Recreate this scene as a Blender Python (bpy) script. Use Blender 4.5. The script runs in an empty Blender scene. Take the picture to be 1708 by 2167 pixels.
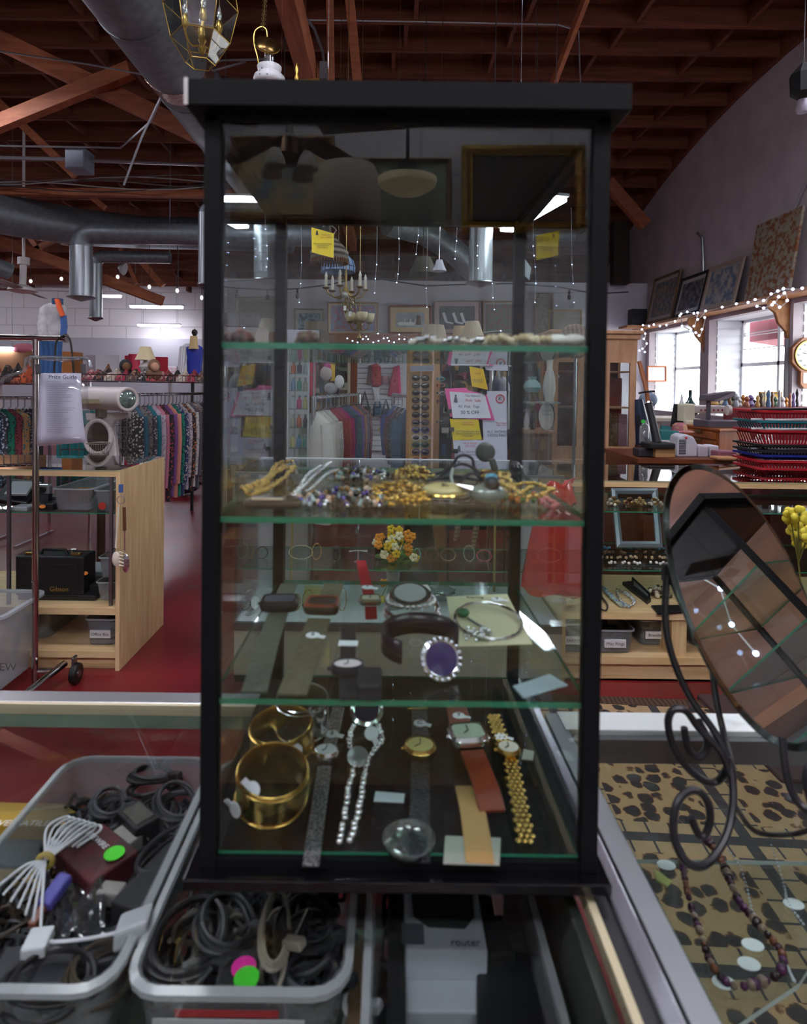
import bpy, bmesh, math, random
from mathutils import Vector, Matrix
R = random.Random(7)
sc = bpy.context.scene
COL = sc.collection
# ---------------------------------------------------------------- camera
F = 1302.0
ROLL, PITCH = math.radians(0.7), math.radians(1.0)
EYE = Vector((0, 0, 1.5))
_f = Vector((0, math.cos(PITCH), -math.sin(PITCH))); _u = Vector((0, math.sin(PITCH), math.cos(PITCH))); _r = Vector((1, 0, 0))
RT = _r * math.cos(ROLL) + _u * math.sin(ROLL); UP = -_r * math.sin(ROLL) + _u * math.cos(ROLL)
CX, CY = 825.0, 837.7
cam = bpy.data.objects.new('camera', bpy.data.cameras.new('camera')); COL.objects.link(cam)
m = Matrix((RT, UP, -_f)).transposed().to_4x4(); m.translation = EYE; cam.matrix_world = m
cam.data.sensor_fit = 'HORIZONTAL'; cam.data.sensor_width = 36; cam.data.lens = F / 1708 * 36
cam.data.shift_x = (854 - CX) / 1708; cam.data.shift_y = -(1083.5 - CY) / 1708
cam.data.clip_start = .05; cam.data.clip_end = 200
cam.data.dof.use_dof = True; cam.data.dof.focus_distance = 3.6; cam.data.dof.aperture_fstop = 7.5
sc.camera = cam
def ray(px, py): return RT * ((px - CX) / F) + UP * ((CY - py) / F) + _f
def P(px, py, Y):
    d = ray(px, py); return EYE + d * (Y / d.y)
def PZ(px, py, z):
    d = ray(px, py); return EYE + d * ((z - 1.5) / d.z)
def PX(px, py, x):
    d = ray(px, py); return EYE + d * (x / d.x)
# ---------------------------------------------------------------- light and exposure
sc.view_settings.view_transform = 'Standard'; sc.view_settings.look = 'None'
sc.view_settings.exposure = 1.28; sc.view_settings.gamma = 1.0; sc.view_settings.use_curve_mapping = False
sc.cycles.transparent_max_bounces = 40; sc.cycles.max_bounces = 9; sc.cycles.sample_clamp_indirect = 6
sc.cycles.caustics_reflective = False; sc.cycles.caustics_refractive = False
W = bpy.data.worlds.new('daylight'); sc.world = W; W.use_nodes = True
W.node_tree.nodes['Background'].inputs[0].default_value = (.93, .96, 1, 1); W.node_tree.nodes['Background'].inputs[1].default_value = 4.5
LAMP = 16.0      # strength of every fluorescent diffuser
# ---------------------------------------------------------------- materials
def lin(c): return c / 12.92 if c <= .04045 else ((c + .055) / 1.055) ** 2.4
def hx(h): return tuple(lin(int(h[i:i + 2], 16) / 255) for i in (0, 2, 4)) + (1,)
MC = {}
def mat(h, rough=.5, metal=0, pat=None, h2=None, scale=8, bump=0, emit=0, stretch=None, spec=None, alpha=None, sheen=0, det=3, lo=.35, hi=.65):
    key = (h, rough, metal, pat, h2, scale, bump, emit, stretch, spec, alpha, sheen, lo, hi)
    if key in MC: return MC[key]
    m = bpy.data.materials.new('finish_' + h); m.use_nodes = True; N = m.node_tree.nodes; L = m.node_tree.links
    b = N['Principled BSDF']; b.inputs['Base Color'].default_value = hx(h); b.inputs['Roughness'].default_value = rough; b.inputs['Metallic'].default_value = metal
    if spec is not None: b.inputs['Specular IOR Level'].default_value = spec
    if emit: b.inputs['Emission Color'].default_value = hx(h); b.inputs['Emission Strength'].default_value = emit
    if pat or bump:
        tc = N.new('ShaderNodeTexCoord'); mp = N.new('ShaderNodeMapping'); L.new(tc.outputs['Object'], mp.inputs[0])
        if stretch: mp.inputs['Scale'].default_value = stretch
    if pat:
        if pat == 'noise' or pat == 'grain':
            t = N.new('ShaderNodeTexNoise'); t.inputs['Scale'].default_value = scale; t.inputs['Detail'].default_value = det; out = t.outputs[0]
        elif pat == 'voronoi':
            t = N.new('ShaderNodeTexVoronoi'); t.inputs['Scale'].default_value = scale; out = t.outputs[0]
        elif pat == 'wave':
            t = N.new('ShaderNodeTexWave'); t.inputs['Scale'].default_value = scale; t.inputs['Distortion'].default_value = 3; out = t.outputs[1]
        elif pat == 'band':
            t = N.new('ShaderNodeTexWave'); t.inputs['Scale'].default_value = scale; t.bands_direction = 'Z'; out = t.outputs[1]
        elif pat == 'brick':
            t = N.new('ShaderNodeTexBrick'); t.inputs['Scale'].default_value = scale; t.inputs['Mortar Size'].default_value = .012
            t.inputs[1].default_value = (1, 1, 1, 1); t.inputs[2].default_value = (.9, .9, .9, 1); t.inputs[3].default_value = (0, 0, 0, 1); out = t.outputs[0]
            t.inputs['Brick Width'].default_value = .8; t.inputs['Row Height'].default_value = .4
            sw = N.new('ShaderNodeSeparateXYZ'); cb = N.new('ShaderNodeCombineXYZ'); ad = N.new('ShaderNodeMath'); L.new(mp.outputs[0], sw.inputs[0]); L.new(sw.outputs[0], ad.inputs[0]); L.new(sw.outputs[1], ad.inputs[1]); L.new(ad.outputs[0], cb.inputs[0]); L.new(sw.outputs[2], cb.inputs[1]); mp = cb
        L.new(mp.outputs[0], t.inputs[0])
        rp = N.new('ShaderNodeValToRGB'); rp.color_ramp.elements[0].position = lo; rp.color_ramp.elements[1].position = hi
        rp.color_ramp.elements[0].color = hx(h2 or h); rp.color_ramp.elements[1].color = hx(h)
        L.new(out, rp.inputs[0]); L.new(rp.outputs[0], b.inputs['Base Color'])
        if bump:
            bp = N.new('ShaderNodeBump'); bp.inputs['Strength'].default_value = bump; bp.inputs['Distance'].default_value = .01; L.new(out, bp.inputs['Height']); L.new(bp.outputs[0], b.inputs['Normal'])
    elif bump:
        t = N.new('ShaderNodeTexNoise'); t.inputs['Scale'].default_value = scale; L.new(mp.outputs[0], t.inputs[0])
        bp = N.new('ShaderNodeBump'); bp.inputs['Strength'].default_value = bump; bp.inputs['Distance'].default_value = .01; L.new(t.outputs[0], bp.inputs['Height']); L.new(bp.outputs[0], b.inputs['Normal'])
    MC[key] = m; return m
def glass(tint='ffffff', refl=.85, rough=.0, milk=0.0, milkcol='dfe3e6'):
    key = ('glass', tint, refl, rough, milk, milkcol)
    if key in MC: return MC[key]
    m = bpy.data.materials.new('clear_pane'); m.use_nodes = True; N = m.node_tree.nodes; L = m.node_tree.links; N.clear()
    out = N.new('ShaderNodeOutputMaterial'); tr = N.new('ShaderNodeBsdfTransparent'); tr.inputs[0].default_value = hx(tint)
    gl = N.new('ShaderNodeBsdfGlossy'); gl.inputs['Roughness'].default_value = rough
    ge = N.new('ShaderNodeNewGeometry'); ma = N.new('ShaderNodeMapRange'); L.new(ge.outputs['Backfacing'], ma.inputs[0]); ma.inputs[3].default_value = 1.5; ma.inputs[4].default_value = 1 / 1.5
    fr = N.new('ShaderNodeFresnel'); L.new(ma.outputs[0], fr.inputs[0]); mu = N.new('ShaderNodeMath'); mu.operation = 'MULTIPLY'; mu.inputs[1].default_value = refl; L.new(fr.outputs[0], mu.inputs[0])
    mx = N.new('ShaderNodeMixShader'); L.new(mu.outputs[0], mx.inputs[0]); last = tr
    if milk:
        df = N.new('ShaderNodeBsdfDiffuse'); df.inputs[0].default_value = hx(milkcol); m2 = N.new('ShaderNodeMixShader'); m2.inputs[0].default_value = milk
        L.new(tr.outputs[0], m2.inputs[1]); L.new(df.outputs[0], m2.inputs[2]); last = m2
    L.new(last.outputs[0], mx.inputs[1]); L.new(gl.outputs[0], mx.inputs[2]); L.new(mx.outputs[0], out.inputs[0])
    MC[key] = m; return m
def lamp_mat(h, s):
    return mat(h, .5, emit=s)
# ---------------------------------------------------------------- mesh builder
V = Vector
WL = {}
def frame_of(d, up=None):
    d = V(d).normalized(); up = V(up) if up else (V((0, 0, 1)) if abs(d.z) < .95 else V((0, 1, 0)))
    a = d.cross(up).normalized(); return a, a.cross(d).normalized(), d
class B:
    def __init__(s): s.v = []; s.f = []; s.k = []; s.m = 0
    def add(s, vs, fs):
        o = len(s.v); s.v += [V(p) for p in vs]; s.f += [[o + i for i in f] for f in fs]; s.k += [s.m] * len(fs); return s
    def ob(s, c, a, b, d):
        c, a, b, d = V(c), V(a), V(b), V(d)
        vs = [c + a * i + b * j + d * k for i in (-1, 1) for j in (-1, 1) for k in (-1, 1)]
        return s.add(vs, [(0, 1, 3, 2), (4, 6, 7, 5), (0, 4, 5, 1), (2, 3, 7, 6), (0, 2, 6, 4), (1, 5, 7, 3)])
    def box(s, x0, x1, y0, y1, z0, z1):
        return s.ob(((x0 + x1) / 2, (y0 + y1) / 2, (z0 + z1) / 2), ((x1 - x0) / 2, 0, 0), (0, (y1 - y0) / 2, 0), (0, 0, (z1 - z0) / 2))
    def bar(s, a, b, w, h, up=None):
        a, b = V(a), V(b); x, y, d = frame_of(b - a, up); return s.ob((a + b) / 2, x * w / 2, y * h / 2, (b - a) / 2)
    def cyl(s, a, b, r, r2=None, n=12, cap=True, hole=False):
        a, b = V(a), V(b); x, y, d = frame_of(b - a); r2 = r if r2 is None else r2; vs = []
        for i in range(n):
            t = 2 * math.pi * i / n; e = x * math.cos(t) + y * math.sin(t); vs += [a + e * r, b + e * r2]
        fs = [(2 * i, 2 * i + 1, (2 * i + 3) % (2 * n), (2 * i + 2) % (2 * n)) for i in range(n)]
        if cap: fs += [tuple(range(0, 2 * n, 2)), tuple(range(2 * n - 1, 0, -2))]
        return s.add(vs, fs)
    def tube(s, pts, r, n=7, closed=False, rs=None, flat=1.0, up=None):
        pts = [V(p) for p in pts]; N = len(pts); vs = []; px = None
        for i, p in enumerate(pts):
            d = (pts[(i + 1) % N] - pts[i - 1]) if closed else (pts[min(i + 1, N - 1)] - pts[max(i - 1, 0)])
            d = d.normalized() if d.length > 1e-9 else V((0, 0, 1))
            if px is None: px, _, _ = frame_of(d, up)
            px = (px - d * px.dot(d))
            px = px.normalized() if px.length > 1e-6 else frame_of(d, up)[0]
            py = d.cross(px); rr = rs[i] if rs else r
            vs += [p + px * rr * math.cos(2 * math.pi * j / n) + py * rr * flat * math.sin(2 * math.pi * j / n) for j in range(n)]
        fs = [(i * n + j, i * n + (j + 1) % n, ((i + 1) % N) * n + (j + 1) % n, ((i + 1) % N) * n + j) for i in range(N if closed else N - 1) for j in range(n)]
        if not closed: fs += [tuple(range(n)), tuple(range(N * n - 1, N * n - n - 1, -1))]
        return s.add(vs, fs)
    def lathe(s, c, prof, n=20, ax=None, sx=1, sy=1):
        c = V(c); x, y, d = (V((1, 0, 0)), V((0, 1, 0)), V((0, 0, 1))) if ax is None else frame_of(ax); vs = []
        for r, z in prof: vs += [c + (x * math.cos(2 * math.pi * j / n) * sx + y * math.sin(2 * math.pi * j / n) * sy) * r + d * z for j in range(n)]
        fs = [(i * n + j, i * n + (j + 1) % n, (i + 1) * n + (j + 1) % n, (i + 1) * n + j) for i in range(len(prof) - 1) for j in range(n)]
        if prof[0][0] > 1e-6: fs.append(tuple(range(n - 1, -1, -1)))
        if prof[-1][0] > 1e-6: fs.append(tuple((len(prof) - 1) * n + j for j in range(n)))
        return s.add(vs, fs)
    def hollow(s, c, prof, n=20, ax=None):   # lathe without caps
        c = V(c); x, y, d = (V((1, 0, 0)), V((0, 1, 0)), V((0, 0, 1))) if ax is None else frame_of(ax); vs = []
        for r, z in prof: vs += [c + (x * math.cos(2 * math.pi * j / n) + y * math.sin(2 * math.pi * j / n)) * r + d * z for j in range(n)]
        return s.add(vs, [(i * n + j, i * n + (j + 1) % n, (i + 1) * n + (j + 1) % n, (i + 1) * n + j) for i in range(len(prof) - 1) for j in range(n)])
    def sph(s, c, r, n=8, q=(1, 1, 1)):
        c = V(c); pr = [(math.sin(math.pi * i / n), -math.cos(math.pi * i / n)) for i in range(n + 1)]; k = max(6, n + 2); vs = []
        for a, z in pr: vs += [c + V((a * math.cos(2 * math.pi * j / k) * q[0], a * math.sin(2 * math.pi * j / k) * q[1], z * q[2])) * r for j in range(k)]
        return s.add(vs, [(i * k + j, i * k + (j + 1) % k, (i + 1) * k + (j + 1) % k, (i + 1) * k + j) for i in range(n) for j in range(k)])
    def prism(s, pts, t):
        n = len(pts); t = V(t); vs = [V(p) for p in pts] + [V(p) + t for p in pts]
        return s.add(vs, [tuple(range(n - 1, -1, -1)), tuple(range(n, 2 * n))] + [(i, (i + 1) % n, n + (i + 1) % n, n + i) for i in range(n)])
    def sheet(s, rows, wrap=False):
        n = len(rows[0]); vs = [p for r in rows for p in r]; k = n if wrap else n - 1
        return s.add(vs, [(i * n + j, i * n + (j + 1) % n, (i + 1) * n + (j + 1) % n, (i + 1) * n + j) for i in range(len(rows) - 1) for j in range(k)])
    def ring(s, c, nrm, R0, r, n=28, k=7, sx=1):
        x, y, d = frame_of(nrm); c = V(c)
        return s.tube([c + x * math.cos(2 * math.pi * i / n) * R0 * sx + y * math.sin(2 * math.pi * i / n) * R0 for i in range(n)], r, k, True)
    def mesh(s, name, mt, smooth, off, solid=0):
        me = bpy.data.meshes.new(name); me.from_pydata([tuple(p - off) for p in s.v], [], s.f)
        for q in (mt if isinstance(mt, (list, tuple)) else [mt]): me.materials.append(q)
        for p, k in zip(me.polygons, s.k): p.material_index = k
        bm = bmesh.new(); bm.from_mesh(me); bmesh.ops.remove_doubles(bm, verts=bm.verts, dist=1e-6); bmesh.ops.recalc_face_normals(bm, faces=bm.faces); bm.to_mesh(me); bm.free()
        if smooth: me.shade_smooth() if hasattr(me, 'shade_smooth') else None
        me.update(); return me
    def go(s, name, mt, par=None, smooth=False, bev=0, solid=0, label=None, sub=0):
        if par is not None: off = WL[par]
        else:
            xs = [p.x for p in s.v]; ys = [p.y for p in s.v]; off = V(((min(xs) + max(xs)) / 2, (min(ys) + max(ys)) / 2, min(p.z for p in s.v)))
        o = bpy.data.objects.new(name, s.mesh(name, mt, smooth, off)); COL.objects.link(o)
        if par is not None: o.parent = par; WL[o] = WL[par]
        else: o.location = off; WL[o] = off
        if solid: md = o.modifiers.new('thick', 'SOLIDIFY'); md.thickness = solid; md.offset = 0
        if bev: md = o.modifiers.new('edge', 'BEVEL'); md.width = bev; md.segments = 2; md.limit_method = 'ANGLE'
        if sub: md = o.modifiers.new('sub', 'SUBSURF'); md.levels = md.render_levels = sub
        if smooth and not sub:
            try:
                for e in o.data.edges: pass
                bm = bmesh.new(); bm.from_mesh(o.data)
                for e in bm.edges:
                    if len(e.link_faces) == 2 and e.calc_face_angle(0) > .7: e.smooth = False
                bm.to_mesh(o.data); bm.free()
            except Exception: pass
        if label: o['label'] = label
        return o
def tag(o, label, cat, group=None, kind=None):
    if label: o['label'] = label
    if cat: o['category'] = cat
    if group: o['group'] = group
    if kind: o['kind'] = kind
    return o
def thing(name, label, cat, loc, group=None):
    o = bpy.data.objects.new(name, None); COL.objects.link(o); o.location = loc; o.empty_display_size = .05; WL[o] = V(loc); return tag(o, label, cat, group)
def struct(b, name, mt, label=None, **k): return tag(b.go(name, mt, **k), label, None, None, 'structure')
def dup(o, loc, label=None, rz=None, mts=None, group=None, scale=None):
    c = o.copy(); COL.objects.link(c); c.location = loc
    if rz is not None: c.rotation_euler = (0, 0, rz)
    if scale: c.scale = (scale,) * 3
    if label: c['label'] = label
    if group: c['group'] = group
    for ch in o.children:
        d = ch.copy(); COL.objects.link(d); d.parent = c
        if mts and ch.name.split('.')[0] in mts: d.data = ch.data.copy(); d.data.materials[0] = mts[ch.name.split('.')[0]]
        for g in ch.children: e = g.copy(); COL.objects.link(e); e.parent = d
    return c
def text(s, c, h, col, par, right=(1, 0, 0), up=(0, 0, 1), name='lettering', align='CENTER', bold=0, off=.0006):
    cu = bpy.data.curves.new(name, 'FONT'); cu.body = s; cu.size = h; cu.align_x = align; cu.align_y = 'CENTER'; cu.extrude = .0002; cu.offset = bold
    t_ = bpy.data.objects.new(name, cu); me = bpy.data.meshes.new_from_object(t_); bpy.data.objects.remove(t_); me.materials.clear(); me.materials.append(col); o = bpy.data.objects.new(name, me); COL.objects.link(o)
    r = V(right).normalized(); u = V(up); u = (u - r * u.dot(r)).normalized(); n = r.cross(u); o.parent = par
    mm = Matrix((r, u, n)).transposed().to_4x4(); mm.translation = V(c) + n * off - WL[par]; o.matrix_local = mm; return o
X_, Y_, Z_ = V((1, 0, 0)), V((0, 1, 0)), V((0, 0, 1))
def quad_px(pts, Y, t=.002):   # a flat sheet seen at four picture corners, standing at depth Y
    return B().prism([P(x, y, Y) for x, y in pts], (0, t, 0))
BLACK = mat('101012', .45); INK = mat('15161a', .6); WHITE = mat('e9e9ea', .6); CHROME = mat('d6d8dc', .12, 1); STEEL = mat('8d9298', .35, 1)
GOLD = mat('cfa95c', .24, 1); SILVER = mat('e4e4e6', .16, 1); BRASS = mat('8f7646', .35, .9)
WOODL = mat('e3c799', .45, pat='grain', h2='d0b07c', scale=6, stretch=(6, 6, .6)); WOODLX = mat('e3c799', .45, pat='grain', h2='d2b27e', scale=6, stretch=(.6, 6, 6))
ALU = mat('9da1a6', .35, .6); GLASS = glass('f4faf8'); GREEN = mat('2c7a5c', .25)
# ================================================================ the building
def zc(y): return 5.48 - .035 * (max(y, 2.0) - 7) ** 2
XR, XL, YB, YN = 4.65, -11.5, 14.4, -2.6
FLOORM = mat('7c1f26', .28, pat='noise', h2='5d161c', scale=1.4, bump=.05)
def floor_mat():
    m = FLOORM; N = m.node_tree.nodes; L = m.node_tree.links; b = N['Principled BSDF']
    src = b.inputs['Base Color'].links[0].from_socket; t = N.new('ShaderNodeTexNoise'); t.inputs['Scale'].default_value = 2.6; t.inputs['Detail'].default_value = 7
    tc = N.new('ShaderNodeTexCoord'); L.new(tc.outputs['Object'], t.inputs[0]); rp = N.new('ShaderNodeValToRGB'); rp.color_ramp.elements[0].position = .62; rp.color_ramp.elements[1].position = .68
    L.new(t.outputs[0], rp.inputs[0]); mx = N.new('ShaderNodeMixRGB'); L.new(rp.outputs[0], mx.inputs[0]); L.new(src, mx.inputs[1]); mx.inputs[2].default_value = hx('5b4a4c'); L.new(mx.outputs[0], b.inputs['Base Color'])
floor_mat()
struct(B().box(XL, 5.6, YN, YB, -.1, 0), 'floor', FLOORM)
BLOCKW = mat('d2cfd2', .8, pat='brick', h2='b5b2b6', scale=1.0, bump=.15, lo=.0, hi=.3); PLASTER = mat('b7aeb2', .85, pat='noise', h2='aaa1a6', scale=3)
struct(B().box(XL, -3.4, YB, YB + .15, 0, 5.2), 'wall_back', BLOCKW)
struct(B().box(-3.4, XR, YB, YB + .15, 0, 5.2), 'wall_rear', mat('2a211f', .9))
struct(B().box(XL - .15, XL, YN, YB, 0, 5.6), 'wall_left', PLASTER)
struct(B().box(XL, 5.6, YN - .15, YN, 0, 5.2), 'wall_behind', mat('c9c9cd', .8, pat='brick', h2='a9a9b0', scale=1.0, lo=0, hi=.3))
# partition with the picture ledge
struct(B().box(-3.35, XR, 11.2, 11.35, 0, 3.4), 'wall_partition', mat('cfcdd6', .8))
struct(B().box(-3.4, -3.2, 11.15, 11.4, 0, 3.42), 'trim_1', mat('c9c9cf', .7))
# grey lower panel of the back wall
struct(B().box(XL, -3.4, YB - .05, YB, 0, 2.52), 'trim_2', mat('a9a9b2', .8))
# ---- right wall with three shop bays
bays = [(9.24, 11.07), (7.25, 9.0), (4.9, 7.12)]
SO, SI = 2.50, 1.12
w = B(); w.box(XR, XR + .12, YN, YB, SO, 5.6); w.box(XR, XR + .12, YN, YB, 0, SI); w.box(XR, XR + .12, 11.07, YB, SI, SO); w.box(XR, XR + .12, 9.0, 9.24, SI, SO); w.box(XR, XR + .12, 7.12, 7.25, SI, SO); w.box(XR, XR + .12, YN, 4.9, SI, SO)
struct(w, 'wall_right', PLASTER)
SLAT = mat('e4e8ee', .6)
for i, (a, b) in enumerate(bays):
    s = B(); s.box(XR + .12, 5.18, b, b + .04, SI - .05, SO)
    for k in range(12): s.box(XR + .12, 5.12, b - .012, b, SI + .02 + k * .115, SI + .115 + k * .115 - .014)
    struct(s, 'trim_%d' % (3 + i), SLAT)
    s = B(); s.box(XR + .12, 5.2, a, b, SI - .06, SI); s.box(XR + .12, 5.2, a, b, SO, SO + .05); s.box(XR + .12, 5.18, a - .04, a, SI, SO); struct(s, 'trim_%d' % (7 + i), mat('d7d9de', .7))
    fr = B(); x0 = 5.12
    for z in (SI, 1.83, 2.46): fr.box(x0, x0 + .05, a, b, z, z + .05)
    n = 2
    for k in range(n + 1): y = a + (b - a - .05) * k / n; fr.box(x0, x0 + .05, y, y + .05, SI, SO)
    for k in range(1, 5): fr.box(x0 + .015, x0 + .03, a, b, 1.88 + (.58 / 3) * k if k < 3 else 2.3, (1.88 + (.58 / 3) * k if k < 3 else 2.3) + .012)
    win = struct(fr, 'window_%d' % (i + 1), mat('e6e8ec', .5)); B().box(x0 + .02, x0 + .026, a, b, SI, SO).go('pane', glass('ffffff'), win)
    L = bpy.data.lights.new('daylight_portal', 'AREA'); L.shape = 'RECTANGLE'; L.size = b - a; L.size_y = SO - SI; L.cycles.is_portal = True
    o = bpy.data.objects.new('daylight_portal', L); COL.objects.link(o); o.location = (5.25, (a + b) / 2, (SO + SI) / 2); o.rotation_euler = (math.pi / 2, 0, math.pi / 2)
# outside: an awning and the building across the road
aw = B().prism([(5.3, 7.6, 2.52), (5.9, 7.6, 2.3), (5.9, 7.6, 2.12), (5.3, 7.6, 2.2)], (0, 1.5, 0)); tag(aw.go('awning', mat('8e3f4d', .7)), 'maroon fabric awning hanging outside the shop window', 'awning')
st = thing('street_building', 'pale building with brown doorway across the street outside the window', 'building', (9.5, 14, 0))
B().box(9.3, 10.2, 12.3, 15.5, 0, 2.0).go('wall', mat('c9bfb8', .8), st); B().box(9.24, 9.3, 13.3, 14.0, 0, 1.7).go('door', mat('9a5d3c', .7), st); B().box(9.24, 9.3, 12.5, 13.2, 0, 1.8).go('shutter', mat('777f92', .7), st)
struct(B().box(5.6, 30, -5, 40, -.12, -.02), 'ground', mat('b9b7b4', .9))
# ---- ceiling: curved deck, joists, blocking
DECK = mat('6b3322', .8, pat='grain', h2='4e2519', scale=3, stretch=(4, .6, 4)); JOI = mat('733a26', .75, pat='grain', h2='57291b', scale=3, stretch=(.5, 6, 6))
TIM = mat('a9633f', .65, pat='grain', h2='8d4e30', scale=3.5, stretch=(1.2, 1.2, 5)); TIMY = mat('a9633f', .65, pat='grain', h2='8a4c2e', scale=3.5, stretch=(6, .8, 6))
ys = [YN + i * .5 for i in range(35)]
rows = [[V((x, y, zc(y) + .23)) for x in (XL, XR + .1)] for y in ys]; rows2 = [[p + V((0, 0, .08)) for p in r] for r in rows]
b = B(); b.sheet(rows); b.sheet(rows2); deck = struct(b, 'ceiling', DECK)
Yj = [6.85 - .56 * k for k in range(17, 0, -1)] + [6.85 + .56 * k for k in range(14)]
for k, y in enumerate(Yj):
    if y < -2.4 or y > 14.3: continue
    B().box(XL, XR, y - .022, y + .022, zc(y), zc(y) + .24).go('joist', JOI, deck)
    bl = B()
    for x in [XL + .6 + 1.22 * i for i in range(13)]:
        x += .12 * (k % 2) + .5 * math.sin(k * 1.7) * .3; bl.box(x, x + .045, y, y + .56, zc(y + .28) + .04, zc(y + .28) + .22)
    bl.go('blocking', JOI, deck)
rw = [[V((XR - .06, y, zc(y) - .005)), V((XR, y, zc(y) - .005)), V((XR, y, zc(y) + .24)), V((XR - .06, y, zc(y) + .24))] for y in ys]; B().sheet(rw, wrap=True).go('ledger', JOI, deck)
# ---- roof timbers
def beam(name, a, c, w_, h, label, mt=TIM, kind='structure', up=None):
    o = B().bar(a, c, w_, h, up).go(name, mt, bev=.004); o['label'] = label; o['kind'] = kind; return o
beam('ceiling_beam', (-.69, 1.5, 4.01), (-.69, 11.1, 4.01), .13, .22, 'long orange timber chord running away above the display tower', TIMY)
beam('ceiling_beam', P(697, -60, 5), P(703, 300, 5), .055, .055, 'slim upright roof timber beside the long chord')
beam('ceiling_beam', P(735, -60, 5.3), P(768, 300, 5.3), .08, .06, 'slim leaning roof timber with lighter edge')
beam('ceiling_beam', P(-60, 58, 6.0), P(560, 352, 6.6), .10, .17, 'thick reddish brace slanting down beneath the round duct')
beam('ceiling_beam', P(-60, 285, 6.4), P(278, 148, 6.1), .10, .15, 'pale brace crossing behind the reddish brace')
beam('ceiling_beam', P(-30, 190, 8), P(160, 372, 8), .06, .1, 'thin brown web timber below the crossing braces')
beam('ceiling_beam', P(-60, 488, 9.0), P(345, 638, 10.5), .12, .16, 'long low timber behind the elbow ducts')
beam('ceiling_beam', P(-60, 405, 8.4), P(560, 412, 8.4), .1, .1, 'light horizontal purlin with sagging wires')
beam('ceiling_beam', P(45, 480, 9.6), P(85, 530, 9.6), .07, .07, 'short dark strut under the taped duct')
beam('ceiling_beam', P(140, 495, 9.6), P(70, 530, 9.6), .07, .07, 'short brown strut meeting the dark strut')
beam('ceiling_beam', P(285, 535, 11), P(345, 605, 11), .09, .11, 'short brown strut above the hanging lamps')
beam('ceiling_beam', P(255, 525, 11.5), P(290, 600, 11.5), .06, .08, 'narrow brown strut above the hanging lamps')
beam('ceiling_beam', P(180, 405, 9.2), P(222, 440, 9.2), .08, .08, 'stub of timber above the taped duct')
beam('ceiling_beam', P(1286, 385, 10.6), P(1366, 478, 10.6), .13, .2, 'stout brace end resting against the pale side wall')
beam('ceiling_beam', P(1312, 470, 11.0), P(1312, 602, 11.0), .28, .2, 'dark upright post behind the tower by the side wall', mat('2c1d19', .8))
beam('ceiling_beam', P(1262, -60, 5.8), P(1170, 180, 6.6), .05, .09, 'slender bracing strip under the joists above the tower', TIM)
# ---- ducts
GALV = mat('7d848b', .45, .45, pat='noise', h2='6c737a', scale=14, bump=.05); GALVS = mat('aeb6bc', .33, .7, pat='band', h2='99a1a8', scale=40, bump=.1)
TAPE = mat('c9a9a0', .2, .9, bump=.6, scale=40)
d = thing('air_duct', 'large galvanised round duct running away above the braces', 'duct', (-1.85, 3, 4.2))
B().cyl((-1.83, 1.2, 4.17), (-1.83, 8.6, 4.17), .28, n=28).go('pipe', GALV, d, smooth=True)
for y in (3.2, 4.35, 5.5, 6.7): B().cyl((-1.83, y, 4.17), (-1.83, y + .035, 4.17), .287, n=28).go('seam', GALV, d, smooth=True)
B().cyl((-1.83, 5.15, 4.17), (-1.83, 5.35, 4.17), .284, n=28).go('tape', TAPE, d, smooth=True)
def bend(a, c, k=6): return [a.lerp(c, i / k) for i in range(k + 1)]
pa = [P(-80, 440, 8.2), P(0, 452, 8.5), P(90, 468, 9.0), P(180, 482, 9.7), P(300, 492, 10.8), P(430, 495, 11.0), P(620, 500, 11.0)]
d = thing('air_duct', 'wide horizontal duct with two shiny tape bands', 'duct', pa[2]); B().tube(pa, .28, 24).go('pipe', GALV, d, smooth=True)
for x in (85, 140): c = P(x, 467 + (x - 85) * .2, 9.0 + (x - 85) * .008); B().cyl(c - V((.05, .0, 0)), c + V((.05, .03, -.01)), .288, n=24).go('tape', TAPE, d, smooth=True)
def elbow(pxa, pxd, pyt, pyb, Y, r, label):
    a = P(pxa[0], pxa[1], Y); k = P(pxd, pyt, Y); e = P(pxd, pyb, Y); e.x = k.x; q = [a]
    r2 = r * 1.3
    for i in range(7):
        t = i / 6 * math.pi / 2; q.append(V((k.x + r2 * (1 - math.sin(t)), k.y, a.z - r2 + r2 * math.cos(t))))
    o = thing('air_duct', label, 'duct', e); B().tube(q, r, 18).go('elbow', GALV, o, smooth=True)
    B().cyl(V((k.x, k.y, a.z - r2)), e, r * 1.02, n=20).go('drop', GALVS, o, smooth=True)
    B().lathe(e - V((0, 0, .03)), [(r * 1.25, .03), (r * 1.3, .02), (.02, -.03)], 20).go('diffuser', STEEL, o, smooth=True)
    return o
elbow((700, 500), 172, 515, 628, 8.0, .135, 'galvanised elbow duct with the wider shiny down pipe')
elbow((360, 545), 203, 560, 672, 9.8, .095, 'galvanised elbow duct with the narrower down pipe behind')
elbow((600, 440), 430, 470, 600, 7.0, .05, 'thin down pipe partly hidden by the tower post')
o = thing('air_duct', 'straight shiny down pipe hanging behind the tower glass', 'duct', P(1019, 605, 6.0)); a = P(1019, 440, 6.0); e = P(1019, 600, 6.0); e.x = a.x
B().cyl(a, e, .115, n=24).go('drop', GALVS, o, smooth=True); B().lathe(e - V((0, 0, .02)), [(.14, .03), (.15, .02), (.02, -.02)], 24).go('diffuser', STEEL, o, smooth=True)
d = thing('air_duct', 'pale sloping duct seen through the tower above the chandelier', 'duct', P(880, 500, 10)); B().tube([P(820, 470, 9.2), P(900, 492, 9.6), P(960, 530, 10), P(1000, 570, 10.4)], .2, 18).go('pipe', GALV, d, smooth=True)
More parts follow.
